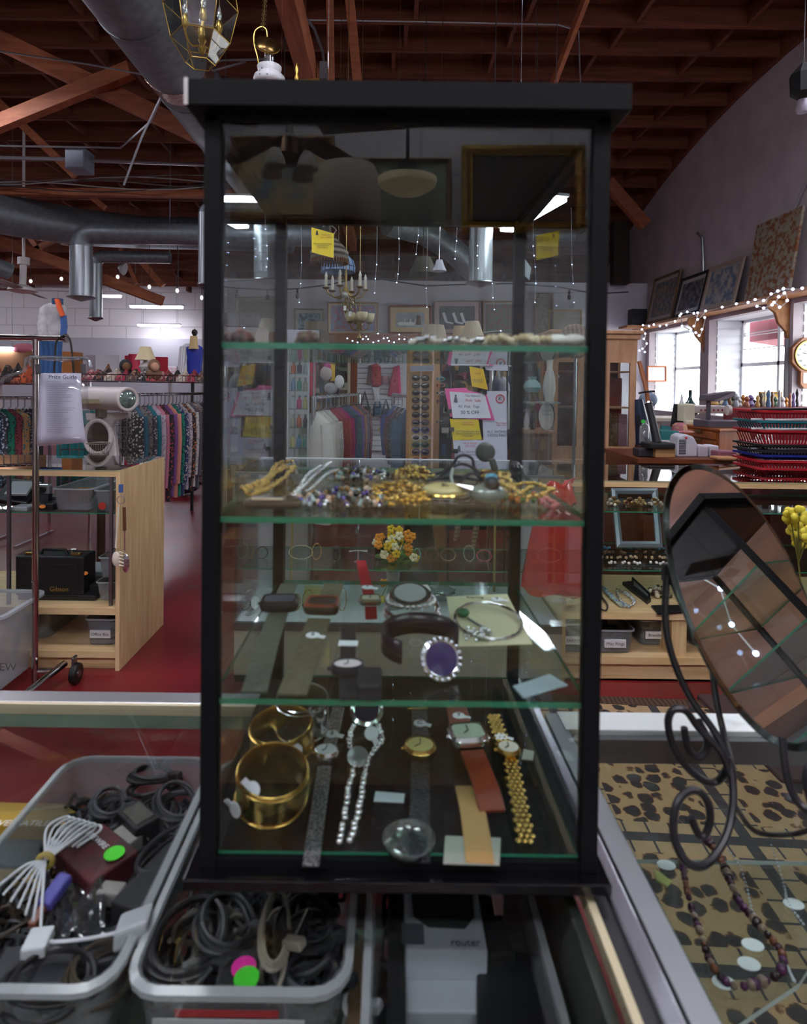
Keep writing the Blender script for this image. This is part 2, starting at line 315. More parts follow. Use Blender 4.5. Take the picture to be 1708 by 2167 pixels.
d = thing('air_duct', 'low dull duct end at the edge behind the white fan', 'duct', P(0, 560, 9)); B().tube([P(-90, 540, 8.5), P(-20, 558, 8.8), P(22, 575, 9)], .12, 18).go('pipe', GALV, d, smooth=True)
# ---- conduits, junction box, wires
COND = mat('9b9da3', .35, .7)
def wire(name, pts, r, label, mt=COND, cat='pipe', group=None): return tag(B().tube(pts, r, 6).go(name, mt, smooth=True), label, cat, group)
wire('conduit', [P(-40, 103, 5.5), P(180, 135, 5.5), P(355, 167, 5.5)], .008, 'thin dark conduit crossing in front of the reddish brace')
wire('conduit', [P(262, 392, 5.6), P(300, 290, 5.5), P(358, 168, 5.4), P(395, 145, 5.4), P(470, 128, 5.3), P(560, 125, 5.2)], .01, 'bent conduit climbing from the purlin to the oil lamp')
wire('conduit', [P(-40, 308, 7), P(255, 313, 7), P(318, 258, 6), P(345, 200, 5.6), P(400, 165, 5.4), P(520, 130, 5.3)], .011, 'bent conduit joining the junction box run')
wire('conduit', [P(-40, 333, 7.2), P(150, 337, 7.2)], .022, 'pale conduit entering the junction box from the window-less side')
wire('conduit', [P(188, 340, 7.2), P(470, 350, 7.2)], .02, 'pale conduit leaving the junction box towards the tower')
wire('conduit', [P(640, 30, 5), P(665, 60, 5), P(683, 110, 5), P(685, 135, 5)], .012, 'curved grey conduit beside the orange chord')
wire('conduit', [P(640, 42, 6.5), P(900, 46, 6.5), P(1180, 52, 6.5), P(1225, 66, 6.5), P(1228, 175, 6.5)], .008, 'thin conduit running under the joists then dropping')
wire('conduit', [P(1138, 38, 6), P(1138, 178, 6)], .004, 'thin straight drop wire with dark clip', mat('3a3a40', .5), 'wire')
o = thing('junction_box', 'grey blue steel junction box on the ceiling conduit', 'box', P(168, 360, 7.1)); c = P(166, 337, 7.1); B().box(c.x - .13, c.x + .09, 7.05, 7.3, c.z - .12, c.z + .12).go('body', mat('7d8796', .5), o, bev=.006); B().box(c.x - .12, c.x + .08, 7.04, 7.05, c.z - .11, c.z + .11).go('cover', mat('8791a0', .5), o)
o = thing('junction_box', 'small grey junction box beside the orange chord', 'box', P(682, 168, 5)); c = P(684, 150, 5); B().box(c.x - .03, c.x + .04, 4.98, 5.06, c.z - .07, c.z + .07).go('body', mat('70747a', .5), o, bev=.004)
for k in range(5):
    wire('cable', [P(-30 + j * 80, 378 + k * 5 + 9 * math.sin(j * .9 + k * 1.3), 8.2) for j in range(7)], .008, ['highest of the loose cables sagging along the purlin', 'second highest cable sagging along the purlin', 'middle cable sagging along the purlin', 'second lowest cable sagging along the purlin', 'lowest cable sagging along the purlin'][k], mat(['4a4040', '8d8a8a', '5b5352', '9a9696', '3d3636'][k], .5), 'cable', 'cables along the purlin')
# ---- fluorescent lamps
def fluoro(c, d, ln, label, w_=.11, hang=1, group='hanging fluorescent lamps'):
    c = V(c); d = V(d).normalized(); s = d.cross(Z_).normalized(); o = thing('fluorescent_lamp', label, 'lamp', c, group); hang = hang and zc(c.y) - c.z + .22
    B().ob(c + Z_ * .035, d * ln / 2, s * w_ * .62, Z_ * .012).go('housing', mat('b9bbc0', .4), o)
    B().ob(c, d * (ln / 2 - .02), s * w_ * .55, Z_ * .018).go('diffuser', lamp_mat('f6f4ff', LAMP), o, bev=.01)
    if hang:
        for q in (-1, 1): B().cyl(c + d * ln * .4 * q + Z_ * .04, c + d * ln * .4 * q + Z_ * hang, .004, n=5).go('wire', STEEL, o)
    return o
def fl(x0, x1, y, Y, label, hang=1): a, b_ = P(x0, y, Y), P(x1, y, Y); fluoro((a + b_) / 2, X_, (b_ - a).length, label, hang=hang)
fl(275, 388, 650, 11.6, 'fluorescent lamp hanging on chains above the clothes, largest of the far ones'); fl(291, 382, 689, 13.9, 'fluorescent lamp glowing against the white block wall', .7)
fl(212, 257, 627, 13.4, 'short fluorescent lamp just behind the elbow ducts', .5); fl(466, 557, 422, 7.2, 'fluorescent lamp seen through the tower glass beside the black post'); 
fl(-30, 32, 738, 9.0, 'fluorescent lamp low beside the rack rail at the edge'); 
a, c = P(1187, 420, 5.2), P(1070, 482, 6.3); c.z = a.z; fluoro((a + c) / 2, c - a, (c - a).length, 'fluorescent lamp slanting away behind the upper tower glass', .13)
for i, (x, y, z) in enumerate([(-1.6, -.6, 3.5), (1.6, -.6, 3.5), (-.9, 1.6, 4.3), (1.1, 1.6, 4.3), (.1, -2.0, 4.1), (-2.6, 3.0, 4.4), (-4.6, 5.6, 4.4), (-7.4, 8.8, 4.3), (-9, 11.8, 3.9), (4.0, 4.4, 4.7)]):  # unseen lamps, added outside the view to brighten the shop
    fluoro((x, y, z), X_, 1.2, 'added unseen fluorescent lamp on short chains brightening the shop', .3, 1, 'added unseen fluorescent lamps')
# ---- wall shelf with brackets
SH = mat('a9713d', .55, pat='grain', h2='8d5a2e', scale=4, stretch=(5, .6, 5))
struct(B().box(XR - .26, XR, 4.2, 11.2, 2.555, 2.60), 'trim_11', SH, bev=.008)
for y in (9.12, 7.18): struct(B().prism([(XR, y, 2.55), (XR - .24, y, 2.55), (XR - .25, y, 2.46), (XR - .17, y, 2.40), (XR - .13, y, 2.28), (XR - .04, y, 2.18), (XR, y, 2.02)], (0, .05, 0)), 'trim_%d' % (12 if y > 8 else 13), SH, bev=.006)
struct(B().cyl((XR - .01, 7.2, 1.0), (XR - .01, 7.2, 2.1), .03), 'trim_14', mat('8f9094', .5))
# picture ledge across the partition
LEDZ = P(760, 709, 11.1).z
struct(B().box(-3.2, 3.2, 11.0, 11.2, LEDZ - .16, LEDZ), 'trim_15', mat('8a5236', .6))
struct(B().box(-3.2, 3.2, 10.96, 11.2, LEDZ, LEDZ + .02), 'trim_16', mat('9c603f', .6))

for dd, pts in ((0, [(-1.83, 3.0, 4.44), (-1.83, 6.0, 4.44)]), ):
    pass
for dct in [o_ for o_ in list(COL.objects) if o_.name.startswith('air_duct')]:
    vs = [v.co + WL[dct] for ch in dct.children if ch.name.split('.')[0] in ('pipe', 'elbow', 'drop') for v in ch.data.vertices]; p = max(vs, key=lambda v: v.z)
    if p.y > 2: B().bar(V((p.x, p.y, p.z - .04)), V((p.x, p.y, zc(p.y) + .1)), .012, .003, Y_).go('hanger_strap', STEEL, dct)
# ================================================================ shared small builders
def ribbon(b, pts, w, t, up=Z_, ws=None):
    pts = [V(p) for p in pts]; N = len(pts); rows = []
    for i, p in enumerate(pts):
        d = (pts[min(i + 1, N - 1)] - pts[max(i - 1, 0)]).normalized(); s = d.cross(up).normalized(); n = s.cross(d).normalized(); ww = (ws[i] if ws else w) / 2
        rows.append([p + s * ww - n * t / 2, p + s * ww + n * t / 2, p - s * ww + n * t / 2, p - s * ww - n * t / 2])
    b.sheet(rows, wrap=True); k = len(b.v); o = k - 4 * N; b.f += [[o, o + 3, o + 2, o + 1], [k - 4, k - 3, k - 2, k - 1]]; b.k += [b.m] * 2; return b
def rrect(x0, x1, y0, y1, z, r, n=4):
    q = []
    for cx, cy, a0 in ((x1 - r, y1 - r, 0), (x0 + r, y1 - r, 90), (x0 + r, y0 + r, 180), (x1 - r, y0 + r, 270)):
        for i in range(n + 1): a = math.radians(a0 + 90 * i / n); q.append(V((cx + r * math.cos(a), cy + r * math.sin(a), z)))
    return q
TUBM = glass('dfe3e5', .7, .15, .22, 'c9ced2'); TUBR = glass('e2e6e8', .8, .2, .5, 'c5cace')
def tub(x0, x1, y0, y1, z0, z1, label, rim=.01, r=.03, taper=.012, name='storage_tub', cat='tub', group=None, mt=None, rm=None, yaw=0):
    o = thing(name, label, cat, ((x0 + x1) / 2, (y0 + y1) / 2, z0), group); t = taper; mt = mt or TUBM; rm = rm or TUBR
    b = B(); w_ = .0025
    b.sheet([rrect(x0 + t + .015, x1 - t - .015, y0 + t + .015, y1 - t - .015, z0 + .001, r), rrect(x0 + t, x1 - t, y0 + t, y1 - t, z0 + .006, r), rrect(x0, x1, y0, y1, z1, r), rrect(x0 + w_, x1 - w_, y0 + w_, y1 - w_, z1, r), rrect(x0 + t + w_, x1 - t - w_, y0 + t + w_, y1 - t - w_, z0 + .008, r)], wrap=True)
    lo = rrect(x0 + t + .012, x1 - t - .012, y0 + t + .012, y1 - t - .012, z0 + .001, r); b.prism(lo, (0, 0, .004)); b.go('body', mt, o, smooth=True)
    b = B(); h = .006 if rim < .02 else .012
    b.sheet([rrect(x0, x1, y0, y1, z1 - h, r), rrect(x0 - rim, x1 + rim, y0 - rim, y1 + rim, z1 - h, r + rim), rrect(x0 - rim, x1 + rim, y0 - rim, y1 + rim, z1, r + rim), rrect(x0, x1, y0, y1, z1 + .002, r), rrect(x0, x1, y0, y1, z1 - h, r)], wrap=True); b.go('rim', rm, o, smooth=True)
    return o
def beads(b, pts, r, step=None, n=5, jit=0):
    L = 0; step = step or r * 2.1; prev = V(pts[0]); acc = 0; b.sph(prev, r, n)
    for p in pts[1:]:
        p = V(p); seg = p - prev; l = seg.length; d = step - acc
        while d <= l:
            b.sph(prev + seg * (d / l) + V((R.uniform(-jit, jit), R.uniform(-jit, jit), R.uniform(0, jit))), r * R.uniform(.85, 1.1), n); d += step
        acc = (acc + l) % step; prev = p
    return b
def loopy(c, rx, ry, turns, h, k=26, drift=(0, 0), jit=.1, ph=0, yaw=0):
    q = []
    for i in range(int(k * turns)):
        t = i / k * 2 * math.pi + ph; s = i / (k * turns); a = rx * (1 + jit * math.sin(t * .37 + ph)); e = ry * (1 + jit * math.cos(t * .53))
        x, y = a * math.cos(t), e * math.sin(t); q.append(V(c) + V((x * math.cos(yaw) - y * math.sin(yaw) + drift[0] * s, x * math.sin(yaw) + y * math.cos(yaw) + drift[1] * s, h * (.5 + .5 * math.sin(t * .5 + ph)) + h * .3 * s)))
    return q
def pile(name, label, cat, cx, cy, z, rx, ry, h, cols, r=.003, n=60, group=None, par=None):
    bs = [B() for _ in cols]
    for i in range(n):
        a, q = R.uniform(0, 6.28), R.random() ** .6; zz = z + r + R.random() * h * (1 - q * .7); R.choice(bs).sph((cx + rx * q * math.cos(a), cy + ry * q * math.sin(a), zz), r * R.uniform(.7, 1.3), 5)
    o = thing(name, label, cat, (cx, cy, z), group)
    for b, c in zip(bs, cols):
        if b.v: b.go('bead_strand', c, o, smooth=True)
    return o
def coil(label, c, rx, ry, turns, h, r, mt, name='cable_coil', cat='cable', tie=True, yaw=0, plug=True, ph=0, group='cables in the case bins'):
    o = thing(name, label, cat, c, group); q = loopy(V(c) + Z_ * r, rx, ry, turns, h, yaw=yaw, ph=ph, jit=.16); B().tube(q, r, 6).go('cable', mt, o, smooth=True)
    if tie: p = V(c) + V((rx * math.cos(yaw), rx * math.sin(yaw), h * .5)); B().ring(p, V((-math.sin(yaw), math.cos(yaw), 0)), .012, .003, 12, 5).go('tie', INK, o)
    if plug: e = q[-1]; B().bar(e, e + V((.02, -.012, .008)), .012, .009).go('plug', mt, o, bev=.002)
    return o
# ================================================================ the display tower
TX0, TX1, TY0, TY1 = -.182, .210, .597, .985
z_top0, z_top1 = P(860, 227, .579).z, P(860, 170, .579).z
z_b1, z_b0 = P(840, 1868, .583).z, 1.0105
TB = mat('0d0e11', .6, spec=.12); TBG = mat('0a0a0d', .14)
def tower():
    o = thing('display_tower', 'tall black countertop display case with glass sides and three glass shelves', 'display case', (.014, .79, 1.0))
    B().box(TX0 - .013, TX1 + .013, .579, 1.003, z_top0, z_top1).go('top_plate', TB, o, bev=.0012)
    B().box(TX0 - .0135, TX0 - .0098, .5782, .5792, z_top0, z_top1).go('edge_strip', mat('b9bab8', .4), o)
    B().box(TX0 - .012, TX1 + .010, .583, 1.003, z_b0, z_b1).go('base_plate', TBG, o, bev=.0015)
    B().box(TX0, TX1, TY0 + .002, TY1, z_b1, z_b1 + .009).go('base_frame', TB, o)
    for x in (TX0 + .01, TX1 - .03):
        for y in (.62, .95): B().cyl((x + .01, y, 1.0), (x + .01, y, z_b0), .01, .012, 14).go('foot', BLACK, o)
    zt = z_top0
    for x in (TX0, TX1 - .0165):
        for y in (TY0, TY1 - .0165): B().box(x, x + .0165, y, y + .0165, z_b1, zt).go('post', TB, o, bev=.0008)
    for (a, c, e, g) in ((TX0, TX1, TY0 + .001, TY0 + .012), (TX0, TX1, TY1 - .012, TY1 - .001), (TX0 + .001, TX0 + .012, TY0, TY1), (TX1 - .012, TX1 - .001, TY0, TY1)):
        B().box(a, c, e, g, zt - .007, zt).go('rail', TB, o)
    zz = (z_b1 + .009, zt - .007); gm = glass('f7fbfa')
    B().box(TX0 + .0165, TX1 - .0165, TY0 + .004, TY0 + .007, *zz).go('glass_pane', gm, o)
    B().box(TX0 + .0165, TX1 - .0165, TY1 - .007, TY1 - .004, *zz).go('glass_pane', gm, o)
    for x in (TX0 + .004, TX1 - .007): B().box(x, x + .003, TY0 + .0165, TY1 - .0165, *zz).go('glass_pane', gm, o)
    b = B().box(TX0 + .017, TX1 - .017, TY0 + .008, TY1 - .008, z_b1 + .0095, z_b1 + .0125); s = b.go('floor_glass', [glass('eef7f3'), GREEN], o)
    for p in s.data.polygons: p.material_index = 0 if abs(p.normal.z) > .5 else 1
    for z in SHZ:
        b = B(); b.box(TX0 + .008, TX1 - .008, TY0 + .008, TY1 - .009, z - .006, z); s = b.go('shelf', [glass('eaf5f0'), GREEN], o)
        for p in s.data.polygons: p.material_index = 0 if abs(p.normal.z) > .5 else 1
    return o
SHZ = [P(840, 1482, .605).z, P(840, 1097, .605).z, P(840, 728, .605).z]
ZB = z_b1 + .0128; Z3, Z2, Z1 = [z + .0005 for z in SHZ]
tw = tower()
# ================================================================ counters
CT = 1.0
c1 = thing('glass_counter', 'glass topped showcase counter holding cable tubs beneath the display tower', 'counter', (-.5, .6, 0))
B().box(-1.45, .205, .12, .958, CT - .007, CT - .001).go('glass_top', glass('f8faf9'), c1)
B().box(-1.45, .24, .95, .985, CT - .018, CT).go('rim', mat('b4b6b9', .3, .8), c1, bev=.002)
B().box(-1.45, .21, .944, .951, CT - .016, CT - .0005).go('gasket', mat('b7ad8e', .6), c1)
B().box(-1.45, .205, .945, .951, CT - .037, CT - .016).go('channel', mat('9db3a2', .25, .6), c1)  # aluminium channel with a green reflection put into its colour
B().box(.198, .206, .12, .945, CT - .016, CT - .0005).go('gasket', mat('b7ad8e', .6), c1)
B().box(.206, .222, .12, .95, CT - .02, CT - .006).go('channel', mat('1d1e21', .5), c1)
B().box(.222, .24, .12, .985, CT - .02, CT).go('rim', mat('c3c5d0', .25, .85), c1, bev=.002)
b = B().box(-1.44, .2, .14, .972, .783, .789); s = b.go('glass_shelf', [glass('e6f2ee'), GREEN], c1)
for p in s.data.polygons: p.material_index = 0 if abs(p.normal.z) > .5 else 1
B().box(-1.45, .24, .974, .98, .30, CT - .018).go('front_glass', glass('f1f7f4'), c1)
B().box(-1.45, .24, .12, .985, .06, .30).go('base', mat('8a8478', .6), c1); 
for x in (-1.45, .225): B().box(x, x + .015, .965, .985, .3, CT - .018).go('corner_post', ALU, c1)
c2 = thing('glass_counter', 'glass showcase counter carrying the scrolled mirror stand', 'counter', (.9, .55, 0))
b = B().box(.268, 1.75, .12, .892, CT - .006, CT); s = b.go('glass_top', [glass('f6f9f8'), mat('2c6f72', .2)], c2)
for p in s.data.polygons: p.material_index = 0 if abs(p.normal.z) > .5 else 1
B().box(.244, .268, .12, .937, CT - .03, CT - .001).go('side_frame', mat('8f9396', .4, .5), c2)
B().box(.262, 1.75, .888, .937, CT - .03, CT + .002).go('back_strip', mat('dfe6e4', .35, pat='noise', h2='8d9593', scale=9, lo=.2, hi=.42), c2, bev=.001)
B().box(.268, 1.75, .876, .888, CT - .04, CT - .006).go('inner_frame', mat('6f7274', .4, .4), c2)
B().box(.244, 1.75, .925, .93, .28, CT - .03).go('front_glass', glass('f1f7f4'), c2)
B().box(.244, 1.75, .12, .937, .05, .28).go('base', mat('8a8478', .6), c2)
q = [PZ(1310, 1785, .79), PZ(1685, 1797, .79), PZ(1768, 1960, .79), PZ(1690, 2082, .79), PZ(1530, 2190, .79), PZ(1480, 2190, .79)]
q[0].y = q[1].y = .915; b = B().prism([V((p.x, p.y, .784)) for p in q], (0, 0, .006)); s = b.go('glass_shelf', [glass('f3f7f6', 1), mat('b9cdc8', .3)], c2)
for p in s.data.polygons: p.material_index = 0 if abs(p.normal.z) > .5 else 1
# leopard rug on the floor beyond
def rug():
    m = bpy.data.materials.new('rug_weave'); m.use_nodes = True; N = m.node_tree.nodes; L = m.node_tree.links; bs = N['Principled BSDF']; bs.inputs['Roughness'].default_value = .9
    tc = N.new('ShaderNodeTexCoord'); nz = N.new('ShaderNodeTexNoise'); nz.inputs['Scale'].default_value = 22; L.new(tc.outputs['Object'], nz.inputs[0])
    mv = N.new('ShaderNodeMixRGB'); mv.blend_type = 'LINEAR_LIGHT'; mv.inputs[0].default_value = .018; L.new(tc.outputs['Object'], mv.inputs[1]); L.new(nz.outputs['Color'], mv.inputs[2])
    vo = N.new('ShaderNodeTexVoronoi'); vo.inputs['Scale'].default_value = 17; vo.inputs['Randomness'].default_value = .75; L.new(mv.outputs[0], vo.inputs[0])
    rp = N.new('ShaderNodeValToRGB'); e = rp.color_ramp.elements; e[0].position = .40; e[0].color = hx('2c2a2c'); e[1].position = .50; e[1].color = hx('a98b66'); x = e.new(.45); x.color = hx('6a4527'); L.new(vo.outputs[0], rp.inputs[0])
    def grid(per, w_, out_axis):
        sp = N.new('ShaderNodeSeparateXYZ'); L.new(tc.outputs['Object'], sp.inputs[0]); a = N.new('ShaderNodeMath'); a.operation = 'PINGPONG'; a.inputs[1].default_value = per / 2; L.new(sp.outputs[out_axis], a.inputs[0]); g = N.new('ShaderNodeMath'); g.operation = 'LESS_THAN'; g.inputs[1].default_value = w_; L.new(a.outputs[0], g.inputs[0]); return g.outputs[0]
    def mx(op, a, b_): k = N.new('ShaderNodeMath'); k.operation = op; L.new(a, k.inputs[0]); L.new(b_, k.inputs[1]); return k.outputs[0]
    band = mx('MAXIMUM', grid(.47, .07, 0), grid(.47, .07, 1)); dark = mx('MAXIMUM', grid(.47, .02, 0), grid(.47, .02, 1)); cell = mx('MAXIMUM', grid(.0783, .004, 0), grid(.0783, .004, 1))
    c1_ = N.new('ShaderNodeMixRGB'); L.new(band, c1_.inputs[0]); L.new(rp.outputs[0], c1_.inputs[1]); c1_.inputs[2].default_value = hx('a48a68')
    dc = mx('MULTIPLY', mx('MAXIMUM', dark, cell), band); c2_ = N.new('ShaderNodeMixRGB'); L.new(dc, c2_.inputs[0]); L.new(c1_.outputs[0], c2_.inputs[1]); c2_.inputs[2].default_value = hx('37353a'); L.new(c2_.outputs[0], bs.inputs['Base Color'])
    return m
RUG = rug()
o = thing('leopard_rug', 'leopard spotted rug with squares laid on the red floor beyond the counter', 'rug', (1.2, 2.0, .0)); b = B().box(.62, 1.62, 1.25, 2.86, .001, .012); b.go('pile', RUG, o)
B().box(.6, 1.64, 2.86, 2.93, .001, .014).go('border', mat('5a3f2e', .9, pat='wave', h2='3c2a20', scale=14), o); B().box(.6, 1.64, 1.19, 1.25, .001, .014).go('border', mat('5a3f2e', .9, pat='wave', h2='3c2a20', scale=14), o)
o.rotation_euler = (0, 0, math.radians(-3))
tag(B().box(1.5, 1.9, 2.3, 2.95, .0, .03).go('floor_mat', mat('4a3534', .8), bev=.01), 'plain dark brown mat lying over the leopard rug corner', 'mat')
# ================================================================ scrolled mirror stand
IRON = mat('17171b', .4)
ms = thing('mirror_stand', 'oval swivel mirror in a black scrolled iron stand on the counter', 'mirror', PZ(1560, 1835, 1.0))
MCc = P(1578, 1258, .78); a_ = math.radians(27); n_ = V((.41 * math.cos(a_), -.91 * math.cos(a_), math.sin(a_))).normalized(); h_ = V((.912, .41, 0)).normalized(); u_ = n_.cross(h_); u_ = -u_ if u_.z < 0 else u_
ov = [MCc + h_ * .113 * math.cos(t) + u_ * .176 * math.sin(t) for t in [2 * math.pi * i / 72 for i in range(72)]]; ovi = [MCc + (p - MCc) * .955 + n_ * .0015 for p in ov]
B().prism([p - n_ * .003 for p in ov], n_ * .0008).go('backing', mat('6a706c', .4), ms)
B().prism([MCc + (p - MCc) * .95 for p in ov], n_ * .0012).go('mirror_glass', mat('dfe3e4', .015, 1), ms)
b = B(); b.sheet([[p - n_ * .002 for p in ov], [p for p in ov], ovi], wrap=True); b.go('bevel', mat('8fa39b', .06, 1), ms, smooth=True)
def cat_rom(q, k=8):
    q = [V(p) for p in q]; q = [q[0] * 2 - q[1]] + q + [q[-1] * 2 - q[-2]]; out = []
    for i in range(1, len(q) - 2):
        p0, p1, p2, p3 = q[i - 1:i + 3]
        for j in range(k):
            t = j / k; out.append(((p1 * 2) + (p2 - p0) * t + (p0 * 2 - p1 * 5 + p2 * 4 - p3) * t * t + (p1 * 3 - p0 - p2 * 3 + p3) * t ** 3) * .5)
    return out + [q[-2]]
def rod(pts, Y=None, r=.0042, name='scroll'):
    q = cat_rom([P(x, y, Yq) for x, y, Yq in pts], 7); return B().tube(q, r, 8).go(name, IRON, ms, smooth=True)
rod([(1413, 1205, .77), (1408, 1270, .76), (1411, 1340, .75), (1430, 1410, .74), (1463, 1480, .73), (1510, 1545, .715), (1542, 1610, .70), (1552, 1680, .685), (1543, 1750, .67), (1520, 1800, .655), (1488, 1832, .642), (1455, 1825, .64), (1432, 1790, .645), (1425, 1745, .65), (1433, 1700, .655), (1455, 1675, .66), (1480, 1675, .66), (1499, 1700, .66), (1503, 1735, .66), (1493, 1765, .66), (1478, 1765, .66), (1463, 1730, .66)])
rod([(1545, 1640, .695), (1525, 1590, .70), (1478, 1540, .71), (1452, 1505, .71), (1425, 1502, .71), (1414, 1530, .71), (1425, 1580, .71), (1455, 1625, .71), (1492, 1653, .71), (1520, 1652, .71), (1537, 1628, .70), (1541, 1600, .7)])
rod([(1478, 1525, .712), (1496, 1560, .712), (1494, 1588, .712), (1477, 1601, .712), (1460, 1590, .712), (1452, 1565, .712), (1448, 1540, .712)])
rod([(1508, 1420, .84), (1516, 1480, .82), (1530, 1545, .79), (1548, 1620, .73), (1551, 1660, .70)])
rod([(1656, 1560, .70), (1662, 1620, .69), (1676, 1675, .68), (1705, 1712, .67), (1750, 1716, .66), (1780, 1690, .655), (1770, 1660, .66)])
rod([(1730, 1590, .66), (1708, 1640, .655), (1718, 1700, .65), (1760, 1800, .64), (1800, 1828, .64)])
rod([(1552, 1700, .685), (1600, 1760, .74), (1680, 1765, .76), (1760, 1740, .70)], r=.003)
B().ob(P(1412, 1212, .775), (.006, 0, 0), (0, .006, 0), (0, 0, .012)).go('pivot', IRON, ms, bev=.003); B().cyl(P(1412, 1212, .775), MCc - h_ * .108 - n_ * .004, .003, n=8).go('hinge_pin', IRON, ms)
# ================================================================ wristwatches and bangles inside the tower
TAGM = mat('eceef4', .6)
def sticker(c, par, r=.0085, n=Z_, txt='', tail=(.012, -.004, 0)):
    c = V(c); n = V(n).normalized(); b = B(); b.lathe(c, [(r, 0), (r, .0008), (r * .9, .001), (0, .001)], 16, n); t = V(tail); b.bar(c + t * .5, c + t * 1.25, .007, .001, n); g = b.go('price_tag', TAGM, par)
    if txt: text(txt, c + n * .0012, r * 1.3, INK, par, right=(1, 0, 0), up=n.cross(X_) if abs(n.x) < .9 else Z_)
    return g
def cpt(px, py, z, dz=0): p = PZ(px, py, z); p.z += dz; return p
def watch(label, pts, z, w_, strap, case, dial, cpx, cw=.034, ch=.034, ct=.009, shape='round', arch=.004, tagat=None, txt='', hands=True, ws=None, rise=None, bezel=None, group='wristwatches in the tower', th=.0028):
    q = [PZ(x, y, z) for x, y in pts]; n = len(q); c = PZ(cpx[0], cpx[1], z); o = thing('wristwatch', label, 'watch', V((c.x, c.y, z)), group)
    q = cat_rom([p + Z_ * (th / 2 + arch * math.sin(math.pi * i / (n - 1)) + (rise[i] if rise else 0)) for i, p in enumerate(q)], 6)
    i0 = min(range(len(q)), key=lambda i: (q[i] - c).length); dr = (q[min(i0 + 2, len(q) - 1)] - q[max(i0 - 2, 0)]).normalized(); lift = (q[i0].z - z) + th / 2
    a = [p for p in q[:i0 + 1] if (p - q[i0]).length > ch * .35]; e = [p for p in q[i0:] if (p - q[i0]).length > ch * .35]
    for s_, nm in ((a, 'strap'), (e, 'strap')):
        if len(s_) > 1:
            if strap[0] == 'link':
                b = B(); rows = strap[2]
                dists = [0]
                for i in range(1, len(s_)): dists.append(dists[-1] + (s_[i] - s_[i - 1]).length)
                st = w_ / rows * 1.12; L_ = dists[-1]; k = 0
                while k * st < L_:
                    j = max(i for i in range(len(s_)) if dists[i] <= k * st); j = min(j, len(s_) - 2); p = s_[j].lerp(s_[j + 1], (k * st - dists[j]) / max(1e-6, dists[j + 1] - dists[j])); sd = (s_[j + 1] - s_[j]).normalized().cross(Z_)
                    for r_ in range(rows): b.sph(p + sd * ((r_ - (rows - 1) / 2) * w_ / rows + (.25 * w_ / rows if k % 2 else -.25 * w_ / rows)) + Z_ * .001, w_ / rows * .55, 5, (1, 1, .7))
                    k += 1
                b.go(nm, strap[1], o, smooth=True)
            else:
                b = B(); ribbon(b, s_, w_, th); b.go(nm, strap[1], o, bev=.0006)
    c0 = V((q[i0].x, q[i0].y, z + lift)); sd = dr.cross(Z_).normalized(); nn = sd.cross(dr)
    nn = nn if nn.z > 0 else -nn
    def outline(k): 
        out = []
        for i in range(32):
            t = 2 * math.pi * i / 32; cc, ss = math.cos(t), math.sin(t)
            if shape == 'square': pw = .45; cc = math.copysign(abs(cc) ** pw, cc); ss = math.copysign(abs(ss) ** pw, ss)
            out.append(c0 + sd * cc * cw / 2 * k + dr * ss * ch / 2 * k)
        return out
    b = B(); b.sheet([[p for p in outline(.92)], [p + nn * ct * .3 for p in outline(1)], [p + nn * ct * .75 for p in outline(1)], [p + nn * ct for p in outline(.88)]], wrap=True); b.prism(outline(.9), nn * ct * .7); b.go('case', case, o, smooth=True)
    b = B(); R1 = [[p + nn * ct * z_ for p in outline(k)] for k, z_ in ((.98, .8), (.9, 1.12), (.78, 1.05), (.8, .95))]; b.sheet(R1, wrap=True); b.go('bezel', bezel or case, o, smooth=True)
    B().prism([p + nn * ct * .98 for p in outline(.79)], nn * .0005).go('dial', dial, o)
    if hands:
        b = B(); cc = c0 + nn * (ct + .0009); b.bar(cc, cc + dr * -ch * .3, .0012, .0004, nn); b.bar(cc, cc + (sd * .5 + dr * .4) * ch * .35, .0014, .0004, nn); b.go('hands', INK, o)
    B().cyl(c0 + sd * cw * .5 + nn * ct * .5, c0 + sd * (cw * .5 + .003) + nn * ct * .5, .0022, n=8).go('crown', case, o)
    if tagat: p = PZ(tagat[0], tagat[1], z); j = min(range(len(q)), key=lambda i: (q[i] - p).length); sticker(q[j] + Z_ * (th * .6), o, txt=txt)
    return o
GRN1 = mat('4a5246', .75, pat='noise', h2='3f473c', scale=120, bump=.2); GRN2 = mat('5d5a43', .75, pat='noise', h2='4e4c38', scale=120, bump=.2)
LEA = mat('7d3014', .35, spec=.3); BLEA = mat('1c2027', .45, bump=.4, scale=200)
# middle shelf (lowest of the three glass shelves)
watch('digital watch with a dark green webbing strap and dark oval case on a glass shelf', [(612, 1238), (604, 1262), (592, 1300), (572, 1360), (553, 1420), (538, 1468)], Z3, .026, ('flat', GRN1), mat('34373f', .2, .6), mat('4d535e', .1), (592, 1302), .052, .036, .013, 'square', .006, hands=False)
watch('watch with an olive webbing strap and orange marks beside the dark oval watch', [(706, 1238), (700, 1262), (682, 1305), (662, 1360), (640, 1420), (618, 1474)], Z3, .03, ('flat', GRN2), mat('403b33', .3, .3), mat('4a3b33', .15), (682, 1305), .048, .04, .013, 'square', .006, tagat=(655, 1362), txt='5', hands=False, bezel=mat('8d4326', .35))
watch('red leather strap watch with a tan tip and small silver case standing curled', [(764, 1204), (768, 1230), (776, 1262), (783, 1290), (786, 1312)], Z3, .016, ('flat', mat('8f1020', .7, spec=.1)), mat('b9b4a8', .2, 1), mat('cfc9b8', .4), (782, 1293), .03, .014, .009, 'square', .014, tagat=(774, 1265), txt='Y', rise=[.012, .006, 0, 0, 0])
